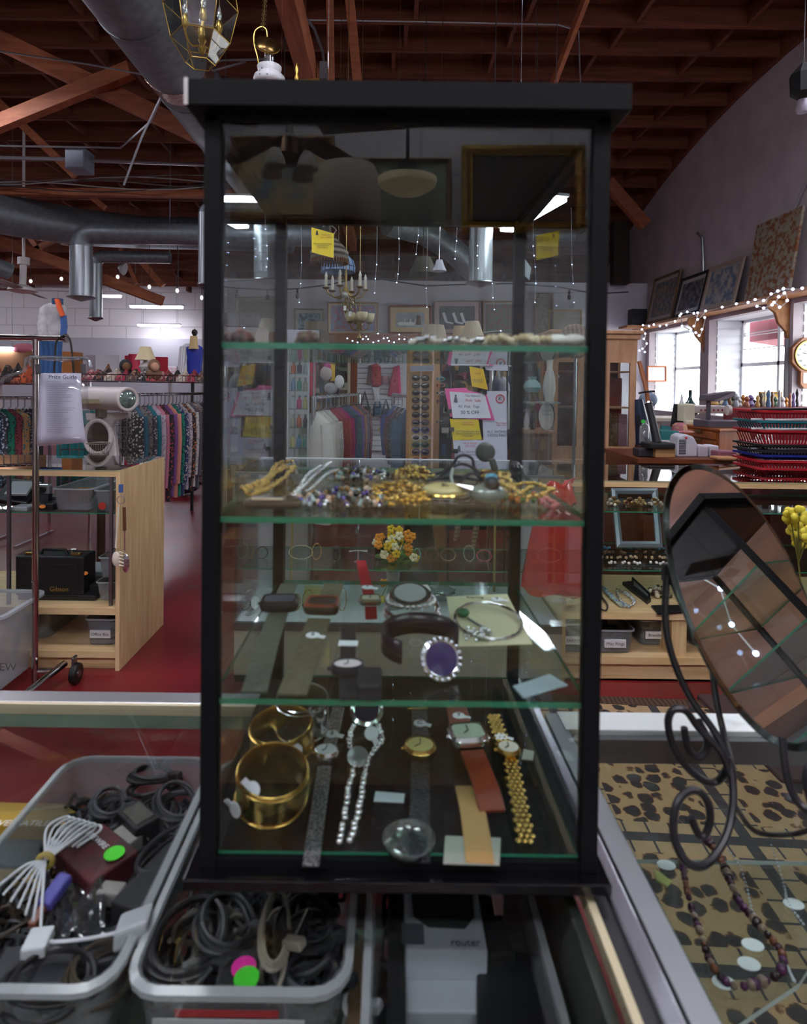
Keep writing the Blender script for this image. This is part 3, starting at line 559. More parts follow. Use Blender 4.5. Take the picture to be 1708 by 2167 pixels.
watch('black strap watch with white paper band and round white dial', [(736, 1330), (737, 1352), (737, 1380), (736, 1425), (738, 1470), (740, 1482)], Z3, .0185, ('flat', mat('191c23', .5)), mat('20222b', .3), mat('d6cfd2', .5), (735, 1432), .037, .024, .01, 'round', .002)
bw = COL.objects[-1] if 0 else None
o = thing('paper_band', 'white paper price band wrapped round the black watch strap', 'price band', PZ(737, 1368, Z3)); c = PZ(737, 1372, Z3); B().box(c.x - .0115, c.x + .0115, c.y - .007, c.y + .007, Z3 + .0055, Z3 + .0065).go('band', TAGM, o)
# ornate silver watch, two loops
o = thing('bangle_watch', 'ornate silver bangle watch with an oval dial near the middle of the shelf', 'watch', PZ(872, 1330, Z3)); c = PZ(872, 1318, Z3)
for k, rr in ((.0, .036), (.006, .034)): B().ring(c + Z_ * (.012 + k) + V((0, .01, 0)), (0, -.25, 1), rr, .0028, 36).go('bangle', SILVER, o, smooth=True)
pc = c + V((-.003, .0, .034)); B().lathe(pc, [(.024, 0), (.028, .002), (.027, .005), (.021, .006)], 28, (0, -.25, 1)).go('case', SILVER, o, smooth=True); B().lathe(pc + V((0, -.0015, .0062)), [(.021, 0), (.021, .0006)], 28, (0, -.25, 1)).go('dial', mat('bfc4c6', .3), o); B().ring(pc + V((0, -.0015, .006)), (0, -.25, 1), .0225, .0018).go('bezel', INK, o, smooth=True)
b = B()
for k in range(26): t = k / 26 * 6.283; b.sph(pc + V((.031 * math.cos(t), .029 * math.sin(t), -.003)), .0034, 5)
b.go('beading', SILVER, o, smooth=True); b = B()
for k in range(22): t = k / 22 * 6.283; b.sph(c + V((.03 * math.cos(t), .018 * math.sin(t) - .012, .004)), .0035, 5)
b.go('chain', SILVER, o, smooth=True); sticker(c + V((.004, -.022, .015)), o, .009, (0, -1, .6), 'G')
# violet bangle watch
o = thing('bangle_watch', 'dark purple cuff watch with a large violet face at the shelf front', 'watch', PZ(905, 1440, Z3)); c = PZ(890, 1425, Z3) + Z_ * .03; pts = [c + V((.042 * math.cos(t) , .03 * math.sin(t) + .02, .006 * math.sin(t) )) for t in [math.radians(a) for a in range(-60, 250, 12)]]
b = B(); ribbon(b, pts, .02, .003, up=V((0, .2, 1)).cross(X_).cross(V((1, 0, 0))) if 0 else Z_); 
b = B(); rows = [[p + Z_ * dz for dz in (-.012, .012)] for p in pts]; b.sheet(rows); b.go('cuff', mat('1a1422', .2, spec=.3), o, smooth=True, solid=.003)
fc = PZ(932, 1432, Z3) + V((0, -.006, .022)); fn = V((.1, -1, .45)); B().lathe(fc, [(.019, -.006), (.022, -.004), (.022, .002), (.018, .004), (.0165, .003)], 32, fn).go('case', SILVER, o, smooth=True); B().lathe(fc, [(.0168, .0), (.0168, .0032), (.0, .0045)], 32, fn).go('dial', mat('33285c', .08), o, smooth=True)
b = B(); x, y, d = frame_of(fn)
for k in range(20): t = k / 20 * 6.283; b.sph(fc + (x * math.cos(t) + y * math.sin(t)) * .0205 + d * .003, .0022, 5)
b.go('crystals', mat('e9ecf5', .05, .9), o, smooth=True)
# card with bracelet, blue card
o = thing('bracelet_card', 'cream card with a silver bracelet and green bead mounted on it', 'jewellery card', PZ(1040, 1320, Z3)); q = [PZ(x, y, Z3) for x, y in ((945, 1270), (1073, 1264), (1127, 1366), (963, 1371))]; B().prism([p + Z_ * (.004 if i < 2 else .001) for i, p in enumerate(q)], (0, 0, .0012)).go('card', mat('c9c5a2', .7), o)
bc = PZ(1032, 1322, Z3) + Z_ * .008; pts = [bc + V((.043 * math.cos(t), .052 * math.sin(t) - .004, .004 * math.sin(t))) for t in [2 * math.pi * i / 40 for i in range(40)]]
b = B()
for i in range(0, 40, 2): b.tube([pts[i], pts[(i + 1) % 40], pts[(i + 2) % 40]], .0016 if i % 4 else .0023, 6)
b.go('bracelet', SILVER, o, smooth=True); B().sph(PZ(980, 1312, Z3) + Z_ * .01, .008, 8, (1.1, 1, .7)).go('bead', mat('1f6b46', .2), o, smooth=True)
b = B()
for i in range(34): b.sph(PZ(1000 + R.uniform(-16, 42), 1356 + R.uniform(-12, 10), Z3) + Z_ * R.uniform(.003, .012), .0026, 5)
b.go('charm', SILVER, o, smooth=True); pt = cat_rom([PZ(990, 1318, Z3) + Z_ * .006, PZ(1010, 1330, Z3) + Z_ * .006, PZ(1030, 1340, Z3) + Z_ * .006, PZ(1040, 1352, Z3) + Z_ * .006]); B().tube(pt, .0015, 6).go('clasp_chain', STEEL, o, smooth=True); sticker(PZ(1052, 1278, Z3) + Z_ * .006, o, .009, Z_, '7')
text('Sterling', PZ(1005, 1273, Z3) + Z_ * .0055, .008, mat('4a4a44', .6), o, right=(1, 0, 0), up=(0, 1, 0))
tag(B().prism([PZ(x, y, Z3) + Z_ * .001 for x, y in ((1085, 1456), (1163, 1430), (1202, 1454), (1108, 1481))], (0, 0, .0012)).go('price_card', mat('8fa3a6', .6)), 'blank pale blue card lying at the shelf front corner', 'card')
tag(B().prism([PZ(x, y, Z3) + Z_ * .001 for x, y in ((843, 1243), (905, 1240), (912, 1252), (838, 1254))], (0, 0, .0012)).go('price_card', mat('b9c4c2', .6)), 'thin pale card at the back of the lowest shelf behind the ornate watch', 'card')
o = thing('watch_box', 'small black block beside the black strap watch', 'box', PZ(780, 1470, Z3)); c = PZ(782, 1462, Z3); B().box(c.x - .012, c.x + .012, c.y - .02, c.y + .02, Z3, Z3 + .016).go('body', mat('202228', .6), o, bev=.002); B().box(c.x - .0125, c.x + .0125, c.y - .0205, c.y + .0205, Z3 + .011, Z3 + .012).go('seam', BLACK, o)
# ---- on the base
def bangle(label, px, py, r, h, tilt, Y, mt, tagp=()):
    c = V(((px - 825) / 1302 * Y + .0, Y, ZB)); c.x = P(px, py, Y).x; ax = V((tilt[0], tilt[1], 1)).normalized(); o = thing('bangle', label, 'bracelet', c, 'gold bangles')
    c = c + Z_ * (abs(tilt[0]) + abs(tilt[1])) * r; b = B(); b.hollow(c, [(r - .0012, 0), (r, .001), (r + .0006, h * .5), (r, h - .001), (r - .0012, h), (r - .0024, h - .002), (r - .002, h * .5), (r - .0024, .002), (r - .0012, 0)], 44, ax); b.go('band', mt, o, smooth=True)
    for z in (.12, .88): B().ring(c + ax * h * z, ax, r + .0006, .0012, 44, 5).go('edge_bead', mt, o, smooth=True)
    for (dx, dz, n) in tagp: sticker(c + V((dx, -r * .95, dz)), o, .008, V(n), tail=(-.008, 0, .008))
    return o
bangle('upright gold bangle with white tags behind the other gold bangle', 598, 1600, .0385, .036, (-.05, -.12), .765, GOLD, [(.022, .02, (.4, -1, .2))])
bangle('upright gold bangle nearest the glass, wide and tilted', 573, 1720, .0375, .042, (.1, -.22), .662, GOLD, [(-.012, .035, (-.2, -1, .3)), (-.03, .014, (-.7, -1, 0))])
b_ = bangle('upright silver cuff bangle behind the gold bangles', 640, 1545, .034, .05, (0, -.1), .81, SILVER, [(.008, .02, (.2, -1, .2))]); b_['group'] = 'silver bangles'
MESHS = mat('9fa0a2', .35, .8, pat='voronoi', h2='55565a', scale=420)
watch('silver mesh strap watch lying long beside the gold bangles', [(716, 1500), (708, 1540), (700, 1575), (690, 1612), (680, 1680), (668, 1760), (658, 1835)], ZB, .0165, ('flat', MESHS), SILVER, mat('c8cacc', .3), (690, 1610), .032, .028, .009, 'round', .004, tagat=(704, 1562), txt='5')
watch('black strap watch with a round gold case lying in the middle of the base', [(886, 1497), (888, 1530), (889, 1560), (889, 1605), (889, 1660), (888, 1740), (887, 1828)], ZB, .0215, ('flat', BLEA), GOLD, mat('c9b878', .3), (889, 1605), .041, .04, .011, 'round', .004, tagat=(891, 1541), txt='C')
o = thing('buckle', 'small gold strap buckle behind the black strap', 'buckle', PZ(884, 1497, ZB)); c = PZ(884, 1500, ZB) + Z_ * .004; B().tube([c + V(q) for q in ((-.014, -.008, 0), (-.014, .008, .002), (.014, .008, .002), (.014, -.008, 0))], .0014, 6, True).go('loop', GOLD, o, smooth=True); B().tube([c + V((0, .008, .002)), c + V((0, -.009, .003))], .001, 6).go('prong', GOLD, o, smooth=True)
watch('brown leather strap watch with a large silver cushion case', [(965, 1500), (970, 1530), (976, 1562), (990, 1597), (1008, 1640), (1030, 1690), (1042, 1722)], ZB, .029, ('flat', LEA), SILVER, mat('b4c2ae', .25), (990, 1597), .05, .04, .012, 'square', .014, tagat=(986, 1535), txt='7', th=.0045)
tag(ribbon(B(), [PZ(x, y, ZB) + Z_ * .002 for x, y in ((988, 1668), (1000, 1720), (1010, 1780), (1016, 1832))], .028, .0028).go('leather_strap', mat('a88553', .55), bev=.0008), 'loose tan leather strap lying under the brown watch', 'strap')
watch('gold link bracelet watch with a small round face', [(1044, 1518), (1052, 1545), (1062, 1575), (1076, 1606), (1088, 1660), (1100, 1720), (1108, 1758), (1113, 1788)], ZB, .018, ('link', GOLD, 3), GOLD, mat('e3dccb', .3), (1076, 1606), .031, .03, .009, 'round', .004, tagat=(1060, 1570))
# silver chain bracelet watch
o = thing('chain_watch', 'silver charm bracelet watch with a dark round dial and doubled chain', 'watch', PZ(775, 1540, ZB)); c = PZ(776, 1525, ZB) + Z_ * .012; fn = V((0, -.5, 1))
B().lathe(c, [(.02, -.006), (.023, -.003), (.023, .003), (.019, .005), (.0165, .004)], 28, fn).go('case', SILVER, o, smooth=True); B().lathe(c, [(.0168, .001), (.0168, .0045)], 28, fn).go('dial', mat('23263c', .1), o)
for k, s_ in enumerate((-1, 1)):
    pts = cat_rom([PZ(775 + s_ * 26, 1545, ZB), PZ(772 + s_ * 34, 1580, ZB), PZ(766 + s_ * 14, 1615, ZB), PZ(752 + s_ * 15, 1680, ZB), PZ(742 + s_ * 13, 1740, ZB), PZ(727 + s_ * 12, 1800, ZB)]); b = B(); beads(b, [p + Z_ * .005 for p in pts], .0042, .0082, 6, .001); b.go('chain', SILVER, o, smooth=True)
B().lathe(PZ(757, 1615, ZB) + Z_ * .008, [(.0, -.003), (.012, -.002), (.013, .001), (.0, .006)], 14, (0, -.5, 1)).go('charm', mat('c9cbd0', .3, .7), o, smooth=True); sticker(PZ(786, 1575, ZB) + Z_ * .014, o, .009, (0, -.7, 1), '', (.006, -.012, -.004))
o = thing('glass_dish', 'clear round glass dish on the tower base near the black strap', 'dish', PZ(865, 1800, ZB)); c = PZ(865, 1797, ZB); B().hollow(c, [(.0, .001), (.018, .001), (.025, .006), (.027, .012), (.0255, .012), (.0235, .007), (.017, .003), (.0, .003)], 32).go('bowl', glass('e9efe8', 2.5, .02, .06), o, smooth=True)
for (x0, y0, x1, y1, lb) in ((795, 1678, 857, 1702, 'small blank white card between the chain watch and the black strap'), (1108, 1588, 1130, 1612, 'tiny blank card beside the gold link watch'), (942, 1772, 1060, 1835, 'sage green paper slip at the front under the tan strap')):
    tag(B().prism([PZ(x, y, ZB) + Z_ * .0012 for x, y in ((x0, y0), (x1, y0 + 5), (x1 - 3, y1), (x0 - 4, y1 - 3))], (0, 0, .0008)).go('price_card', mat('aeb8bc' if x0 < 1100 and x0 != 942 else '8f958a', .6)), lb, 'card')
# ---- jewellery on the second shelf
def chainpile(label, paths, r, mt, z=Z2, step=None, h=.006, name='necklace', cat='necklace', tube_=False, n=5):
    p0 = PZ(paths[0][0][0], paths[0][0][1], z); o = thing(name, label, cat, p0)
    for pth in paths:
        q = cat_rom([PZ(x, y, z) + Z_ * (r + R.random() * h) for x, y in pth], 5); b = B(); (b.tube(q, r, 6) if tube_ else beads(b, q, r, step, n, r * .5)); b.go('chain', mt, o, smooth=True)
    return o
chainpile('thick gold rope chain folded at the end of the middle shelf', [[(618, 1000), (590, 1002), (570, 1018), (540, 1042), (515, 1052), (530, 1064), (560, 1050), (595, 1030), (622, 1012), (610, 998)], [(600, 1006), (575, 1030), (545, 1055), (520, 1058)], [(612, 1004), (580, 1024), (550, 1046), (524, 1052)]], .0033, GOLD, step=.0075, h=.014)
chainpile('fine silver chain stretched beside the gold rope chain', [[(700, 985), (668, 1010), (640, 1040), (618, 1062)], [(680, 992), (655, 1015), (625, 1048), (612, 1066)], [(715, 1000), (690, 1015), (660, 1040), (640, 1060)]], .0022, SILVER, step=.004)
o = thing('pocket_knife', 'small dark pocket tool with bright steel bars', 'tool', PZ(580, 1072, Z2)); c = PZ(580, 1075, Z2); B().box(c.x - .03, c.x + .03, c.y - .012, c.y + .012, Z2 + .001, Z2 + .010).go('handle', mat('2d2420', .3), o, bev=.003); B().box(c.x - .022, c.x + .012, c.y - .014, c.y - .004, Z2 + .010, Z2 + .014).go('blade', SILVER, o, bev=.001)
MIX = [mat('1b1c20', .2), SILVER, mat('8f6b3f', .3, .5), mat('5e4b9c', .1, .5), mat('9fb5b5', .1), mat('d8b9a4', .4), mat('39443a', .3)]
for lb, x, y, rx, ry, n in (('tangle of multicoloured glass beads with clear crystals', 745, 1062, .05, .05, 110), ('tangle of dark and clear beads at the back of the middle shelf', 765, 1012, .04, .04, 80), ('small scatter of brown and clear beads beside the pocket tool', 650, 1072, .03, .012, 40)):
    p = PZ(x, y, Z2); pile('bead_necklace', lb, 'necklace', p.x, p.y, Z2, rx, ry, .014, MIX, .0031, int(n * 1.7))
p = PZ(845, 1055, Z2); pile('bead_necklace', 'heaped gold bead chain in the centre of the middle shelf', 'necklace', p.x, p.y, Z2, .04, .062, .02, [GOLD, mat('c79a3c', .25, 1)], .0031, 260)
p = PZ(875, 1015, Z2); pile('bead_necklace', 'second gold bead heap just behind the central one', 'necklace', p.x, p.y, Z2, .028, .035, .02, [GOLD, mat('c79a3c', .25, 1)], .0034, 110)
o = thing('brooch', 'cream oval enamel brooch lying in front of the gold beads', 'brooch', PZ(940, 1062, Z2)); c = PZ(940, 1060, Z2) + Z_ * .012; B().sph(c, .026, 12, (1.0, .75, .36)).go('enamel', mat('cfc489', .15), o, smooth=True); B().ring(c - Z_ * .003, Z_, .0235, .0018, 32, 6, 1).go('rim', GOLD, o, smooth=True)
text('EL', c + V((0, -.012, .0075)), .009, mat('6b6440', .5), o, up=(0, 1, .3))
o = thing('bird_ornament', 'little glass bird ornament with blue and black head', 'ornament', PZ(1030, 1072, Z2)); c = PZ(1032, 1066, Z2) + Z_ * .012; B().sph(c, .016, 10, (1.3, 1, .7)).go('body', mat('8d9a96', .08, .3), o, smooth=True); B().sph(c + V((.003, -.008, .012)), .009, 8).go('head', mat('16202a', .1), o, smooth=True); B().sph(c + V((.003, -.006, .019)), .006, 8, (1.2, 1, .7)).go('crest', mat('5aa0c0', .15), o, smooth=True); B().lathe(c + V((-.018, 0, .004)), [(.006, 0), (.001, .018)], 8, (-1, 0, .3)).go('beak', SILVER, o)
chainpile('gold chain with green and amber beads spread along the shelf corner', [[(1020, 1020), (1050, 1005), (1078, 1015), (1060, 1035), (1085, 1050), (1120, 1045), (1150, 1058), (1178, 1066)], [(1040, 1030), (1075, 1040), (1100, 1062), (1140, 1070), (1165, 1060)], [(1055, 1012), (1068, 1050), (1095, 1068), (1125, 1058)], [(1020, 1035), (1045, 1045), (1080, 1066)]], .003, GOLD, step=.0078, h=.014)
p = PZ(1110, 1065, Z2); pile('bead_necklace', 'small scatter of green and amber beads over the gold chain', 'necklace', p.x, p.y, Z2, .03, .02, .01, [mat('3c5a2a', .15), mat('b0642a', .15), GOLD], .0032, 40)
chainpile('pale red bead bracelet near the shelf corner', [[(1145, 1075), (1160, 1070), (1180, 1078), (1160, 1083), (1146, 1077)]], .003, mat('b05a5f', .3), step=.006)
# black cords with grey pendant
o = thing('cord_pendant', 'black cord necklace with a grey disc pendant standing at the back', 'necklace', PZ(990, 1030, Z2)); q = lambda l: cat_rom([P(x, y, Yq) for x, y, Yq in l], 6)
for l in ([(850, 1000, .88), (920, 1003, .86), (955, 988, .86), (968, 968, .86), (985, 964, .86), (1000, 972, .86), (1004, 990, .86), (1018, 1004, .86)], [(930, 1010, .84), (950, 994, .84), (975, 982, .84), (1000, 990, .84), (1015, 1010, .84), (1050, 1002, .85)], [(900, 1018, .83), (960, 1008, .83), (1010, 1015, .83), (1070, 1012, .85)], [(970, 1020, .8), (1000, 1002, .82), (1030, 1020, .82)], [(1045, 1008, .85), (1080, 1015, .85), (1100, 1030, .82)]): B().tube(q(l), .0022, 6).go('cord', INK, o, smooth=True)
c = P(1028, 957, .87); fn = V((.05, -1, .1)); B().lathe(c, [(.014, -.003), (.0135, -.003), (.0135, .001), (.010, .003), (.0, .0035)], 26, fn).go('disc', mat('45483f', .25), o, smooth=True); B().prism([P(x, y, .865) for x, y in ((1034, 972), (1048, 970), (1057, 992), (1053, 998), (1041, 997))], (0, .004, 0)).go('tab', mat('4c4f46', .3), o, bev=.0015)
tag(B().tube(cat_rom([P(958, 992, .8), P(955, 1008, .78), P(958, 1022, .77), P(962, 1026, .77)]), .002, 6).go('ear_wire', mat('c8cbc6', .4), smooth=True), 'short white curved plastic hook leaning by the black cord', 'hook')
tag(B().prism([P(x, y, .9) for x, y in ((618, 975), (622, 975), (631, 1002), (626, 1004))], (0, .002, 0)).go('hair_stick', mat('b9b4a6', .4)), 'thin silver stick leaning behind the fine silver chain', 'stick')
chainpile('dark glass drop leaning at the rear post on the middle shelf', [[(1090, 1000), (1094, 1012)]], .007, mat('2c3138', .1), step=.01)
# ---- top shelf
for lb, x, y, rx, ry, h, cols, r, n in (('clump of red and brown seed beads at the end of the top shelf', 508, 0, .014, .03, .012, [mat('6a3a2c', .4), mat('4a3028', .4)], .004, 44), ('clump of olive brown beads on the top shelf', 652, 0, .014, .03, .012, [mat('6a5a3a', .4), mat('5a3a30', .4)], .004, 44)):
    c = P(x, 724, .66); pile('bead_bundle', lb, 'beads', c.x, .66, Z1, rx, ry, h, cols, r, n)
for lb, xs, cols, r in (('row of pearl and crystal beads along the top shelf', (870, 1010), [mat('d8cfbd', .2), SILVER], .0032), ('string of cream shells along the top shelf towards the post', (1020, 1150), [mat('d9cfae', .3), mat('c2b48a', .3)], .0042)):
    a, c = P(xs[0], 726, .64), P(xs[1], 728, .64); o = thing('bead_string', lb, 'beads', (a.x, .64, Z1)); 
    for k, cc in enumerate(cols): b = B(); beads(b, [V((a.x + (c.x - a.x) * i / 12, .63 + .02 * math.sin(i * 1.3 + k), Z1 + r + .002 * k)) for i in range(13)], r, r * 2.6, 6, r * .6); b.go('strand', cc, o, smooth=True)
for lb, x in (('larger white crystal nugget at the end of the top shelf', 1180), ('second white crystal nugget closest to the tower post', 1214)):
    c = P(x, 724, .62); tag(B().sph((c.x, .62, Z1 + .0065), .0085, 7, (1.5, 1.2, .75)).go('crystal_nugget', mat('dcdcd2', .12, spec=.8), smooth=True), lb, 'crystal', 'crystals on the top shelf')
# ================================================================ tubs of cables inside the counter
SZ = .789
tub(-.486, -.268, .585, .945, SZ, .915, 'clear plastic tub of chargers and cables under the counter glass, nearest the aisle', .008)
tub(-.247, -.038, .585, .945, SZ, .915, 'clear plastic tub labelled for phone chargers below the tower base', .008)
tub(-.012, .165, .50, .935, SZ, .915, 'clear plastic tub holding a white router box below the tower base', .008)
LBX = lambda t, z: PZ(t[0], t[1], z)
o = thing('tub_label', 'paper label on the tub reading Phone Chargers', 'label', (-.14, .581, .84)); B().box(-.222, -.075, .5835, .5845, .81, .885).go('paper', mat('a9adb0', .6), o); B().box(-.20, -.10, .583, .5836, .888, .895).go('stripe', mat('9c2f35', .5), o)
text('Phone Chargers', (-.15, .583, .862), .019, mat('3c4660', .5), o)
BK = mat('191a1d', .45); BK2 = mat('26282c', .5); GY = mat('6f6c66', .5); WH = mat('c9cdd2', .45)
zt = .895
for lb, px, py, rx, ry, tn, h, r, m_, yaw in (
    ('black cable coil highest in the aisle tub', 322, 1648, .030, .02, 5, .024, .0028, BK, .3), ('black cable coil with loose loops beside the tub wall', 375, 1700, .028, .045, 5, .02, .0028, BK2, .5),
    ('dark grey cable coil above the red box', 232, 1705, .022, .034, 6, .022, .0028, mat('33363c', .5), .4), ('black cable loop trailing along the tub side', 352, 1800, .02, .05, 4, .02, .003, BK, -.4),
    ('black cable coil sunk at the near end of the aisle tub', 110, 2075, .04, .03, 5, .02, .003, BK, 0), ('dark cable coil with brown wires in the aisle tub corner', 215, 2040, .03, .03, 5, .015, .0025, mat('3c3226', .5), .8)):
    coil(lb, V((*PZ(px, py, zt).xy, zt - .02)), rx, ry, tn, h, r, m_, yaw=yaw)
def brick(label, px, py, z, sx, sy, sz, yaw, m_, name='power_adapter', cat='adapter', lab=None, prongs=False):
    c = PZ(px, py, z); o = thing(name, label, cat, (c.x, c.y, z - sz)); ca, sa = math.cos(yaw), math.sin(yaw); ax, ay = V((ca, sa, 0)), V((-sa, ca, 0))
    B().ob(c - Z_ * sz / 2, ax * sx / 2, ay * sy / 2, Z_ * sz / 2).go('body', m_, o, bev=.003)
    if lab: B().ob(c + Z_ * .0006, ax * sx * .36, ay * sy * .36, Z_ * .0005).go('sticker', lab, o)
    if prongs:
        for q in (-.004, .004): B().ob(c - Z_ * sz * .5 + ax * (sx / 2 + .006) + ay * q, ax * .006, ay * .0008, Z_ * .002).go('prong', CHROME, o)
    return o
brick('black power adapter with a barcode label on top of the aisle tub', 292, 1722, .905, .055, .035, .03, -.7, BK, lab=mat('b9b3a2', .6, pat='band', h2='4b4742', scale=60), prongs=True)
brick('grey white adapter beside the barcode adapter', 268, 1762, .895, .04, .03, .022, -.5, mat('8d8b86', .5))
o = brick('dark red cable box with white lettering in the aisle tub', 205, 1800, .9, .085, .065, .03, -.62, mat('571820', .5, pat='noise', h2='2f1014', scale=30), 'cable_box', 'box'); text('FIREWIRE', PZ(205, 1778, .901), .011, WHITE, o, right=(math.cos(-.62), math.sin(-.62), 0), up=(0, 1, 0))
B().lathe(PZ(242, 1806, .903), [(.0125, 0), (.0125, .0008), (0, .001)], 24).go('green_sticker', mat('4fdc2e', .5, emit=0), o)
o = thing('cable_bundle', 'bundle of white cables held by a yellow tie', 'cable', PZ(100, 1820, .87)); kn = PZ(96, 1822, .91)
for k in range(7):
    e = PZ(140 + k * 11, 1728 + k * 3, .915); B().tube(cat_rom([kn, kn.lerp(e, .5) + V((.004 * (k - 3), 0, .012)), e, e + V((.006, -.006, -.003)), kn.lerp(e, .45) + V((.003 * (k - 3), 0, -.004))]), .0016, 6).go('cable', WH, o, smooth=True)
for k in range(7):
    e = PZ(-10 + k * 16, 1880 + k * 14, .90); B().tube(cat_rom([kn, kn.lerp(e, .4) + V((0, 0, .008)), e]), .0016, 6).go('cable', WH, o, smooth=True)
B().ring(kn, PZ(140, 1740, .9) - PZ(50, 1880, .9), .0085, .0035, 16, 6).go('tie', mat('a9944a', .4), o, smooth=True)
o = thing('zip_bag', 'shiny clear bag of parts lying in the aisle tub', 'bag', PZ(165, 1915, .87)); rows = [[PZ(120 + i * 17, 1860 + j * 18, .89) + Z_ * (.012 * math.sin(i * 1.9 + j) * math.cos(j * 1.3 + i * .4)) for i in range(7)] for j in range(8)]; B().sheet(rows).go('film', glass('c9ced2', 3, .12, .15, '6a6e74'), o, smooth=True, solid=.0006)
o = thing('connector', 'purple and blue plug connector in the aisle tub', 'plug', PZ(95, 1925, .86)); c = PZ(92, 1920, .9); B().bar(c, c + V((.008, .035, .008)), .018, .012).go('body', mat('4d4a9c', .5), o, bev=.003); B().bar(c, c + V((-.002, -.02, -.004)), .008, .006).go('stem', mat('8d5a4a', .5), o)
o = thing('wall_charger', 'square white wall charger with a white cord on the tub edge', 'charger', PZ(285, 1955, .87)); c = PZ(283, 1962, .91); B().ob(c, V((.5, .12, .1)) * .034, V((-.1, .5, -.1)) * .034, V((0, .1, .5)) * .02).go('body', mat('a9adb2', .35), o, bev=.004)
cc = PZ(80, 1995, .905); B().tube(cat_rom([c, PZ(230, 1978, .915), PZ(160, 1990, .908), cc]), .0018, 6).go('cord', WH, o, smooth=True); B().ob(cc, (.012, .002, 0), (-.002, .014, 0), (0, 0, .006)).go('plug', WH, o, bev=.002)
brick('small grey plug below the green sticker', 236, 1876, .895, .03, .02, .018, -.1, mat('8a8784', .5), prongs=True)
brick('black drawstring pouch along the tub wall', 330, 1850, .9, .045, .1, .03, -.35, mat('1b1d21', .7), 'pouch', 'pouch')
brick('black flat adapter under the white charger', 180, 2010, .88, .07, .045, .02, .4, BK2); brick('large dark adapter at the near end of the aisle tub', 70, 2040, .885, .08, .05, .03, .1, mat('20242c', .5))
brick('bluish metal box corner near the tub end', 20, 2100, .88, .07, .05, .025, .1, mat('56606a', .4, .4), 'hard_drive', 'drive')
c_ = B().box(.186, .197, .14, .94, .30, .975).go('liner', mat('454b45', .5), c1); B().box(-1.4, .2, .14, .94, .60, .61).go('lower_shelf', mat('5a5852', .6), c1)
def tangle(label, x0, x1, y0, y1, z, cols, n, r=.0026):
    bs = [B() for _ in cols]
    for i in range(n):
        x, y = R.uniform(x0 + .03, x1 - .03), R.uniform(y0 + .03, y1 - .03); a = R.uniform(.012, .035); q = []
        for k in range(16): t = k * .62 + i; q.append(V((min(max(x + a * math.cos(t) * (1 + .04 * k), x0 + .012), x1 - .012), min(max(y + a * 1.3 * math.sin(t), y0 + .012), y1 - .012), z + R.uniform(0, .03) + .012 * math.sin(k + i))))
        bs[i % len(cols)].tube(cat_rom(q, 3), r * R.uniform(.7, 1.3), 5)
    o = thing('tangled_cords', label, 'cords', ((x0 + x1) / 2, (y0 + y1) / 2, z)); o['kind'] = 'stuff'
    for b, c in zip(bs, cols): b.go('cord_tangle', c, o, smooth=True)['kind'] = 'stuff'
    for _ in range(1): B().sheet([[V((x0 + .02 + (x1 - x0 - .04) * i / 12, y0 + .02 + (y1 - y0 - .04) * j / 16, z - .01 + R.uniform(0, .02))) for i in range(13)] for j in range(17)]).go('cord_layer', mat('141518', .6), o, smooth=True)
tangle('jumble of black and grey cords filling the aisle tub', -.486, -.268, .585, .945, .835, [BK, BK2, mat('33363c', .5), mat('3c3226', .5)], 80)
tangle('jumble of black cords filling the phone charger tub', -.247, -.038, .585, .945, .85, [BK, BK2, mat('1e222a', .5), mat('5a564e', .5)], 80)
tangle('jumble of dark cords on the floor of the router tub', -.012, .165, .50, .935, .805, [BK, mat('4a3c30', .5)], 40)
# loose boxes beside the aisle tub
c = PZ(55, 1730, .86); o = brick('yellow box with white lettering behind the aisle tub', 60, 1722, .85, .14, .05, .055, -.03, mat('b58f2a', .5), 'yellow_box', 'box'); text('VERSATILE', c + V((0, -.006, -.005)), .016, WHITE, o, right=(1, 0, 0), up=(0, 1, 0))
brick('grey metal case under the yellow box', 40, 1790, .83, .15, .07, .035, -.03, mat('6e7478', .4, .3), 'metal_case', 'case'); brick('tan cardboard box lying by the aisle tub', 18, 1868, .85, .1, .05, .05, 0, mat('a48a52', .7), 'cardboard_box', 'box')
# second tub
for lb, px, py, rx, ry, tn, h, r, m_, yaw in (
    ('glossy black cable coil by the wall of the phone charger tub', 395, 1990, .035, .05, 6, .03, .0035, BK, -.2), ('black cable coil in the middle of the phone charger tub', 480, 1960, .03, .04, 5, .03, .003, BK2, .4),
    ('black cable coil with silver plug at the far wall of the phone charger tub', 650, 1960, .03, .035, 6, .03, .0032, BK, .1), ('black cable coil low in the phone charger tub', 450, 2055, .035, .02, 4, .02, .003, BK, 0), ('blue black cable coil near the tub corner', 660, 2045, .03, .025, 5, .02, .003, mat('1e222a', .5), .2)):
    coil(lb, V((*PZ(px, py, .9).xy, .87)), rx, ry, tn, h, r, m_, yaw=yaw)
coil('putty grey cable coil with long loops in the phone charger tub', V((*PZ(582, 2000, .9).xy, .885)), .014, .05, 5, .03, .002, mat('8a8478', .5), yaw=.1)
brick('pink sticker adapter in the phone charger tub', 505, 2045, .905, .04, .04, .03, .1, BK); 
for lb, px, py, h in (('round pink price sticker on a black adapter', 516, 2048, 'd0208f'), ('round green price sticker overlapping the pink one', 522, 2070, '3fc42a')): tag(B().lathe(PZ(px, py, .907 if h[0] == 'd' else .909), [(.0125, 0), (.0125, .0008), (0, .001)], 24).go('price_sticker', mat(h, .5)), lb, 'sticker')
brick('silver usb stick in the phone charger tub', 640, 1955, .915, .008, .045, .006, -.25, CHROME, 'usb_stick', 'usb stick')
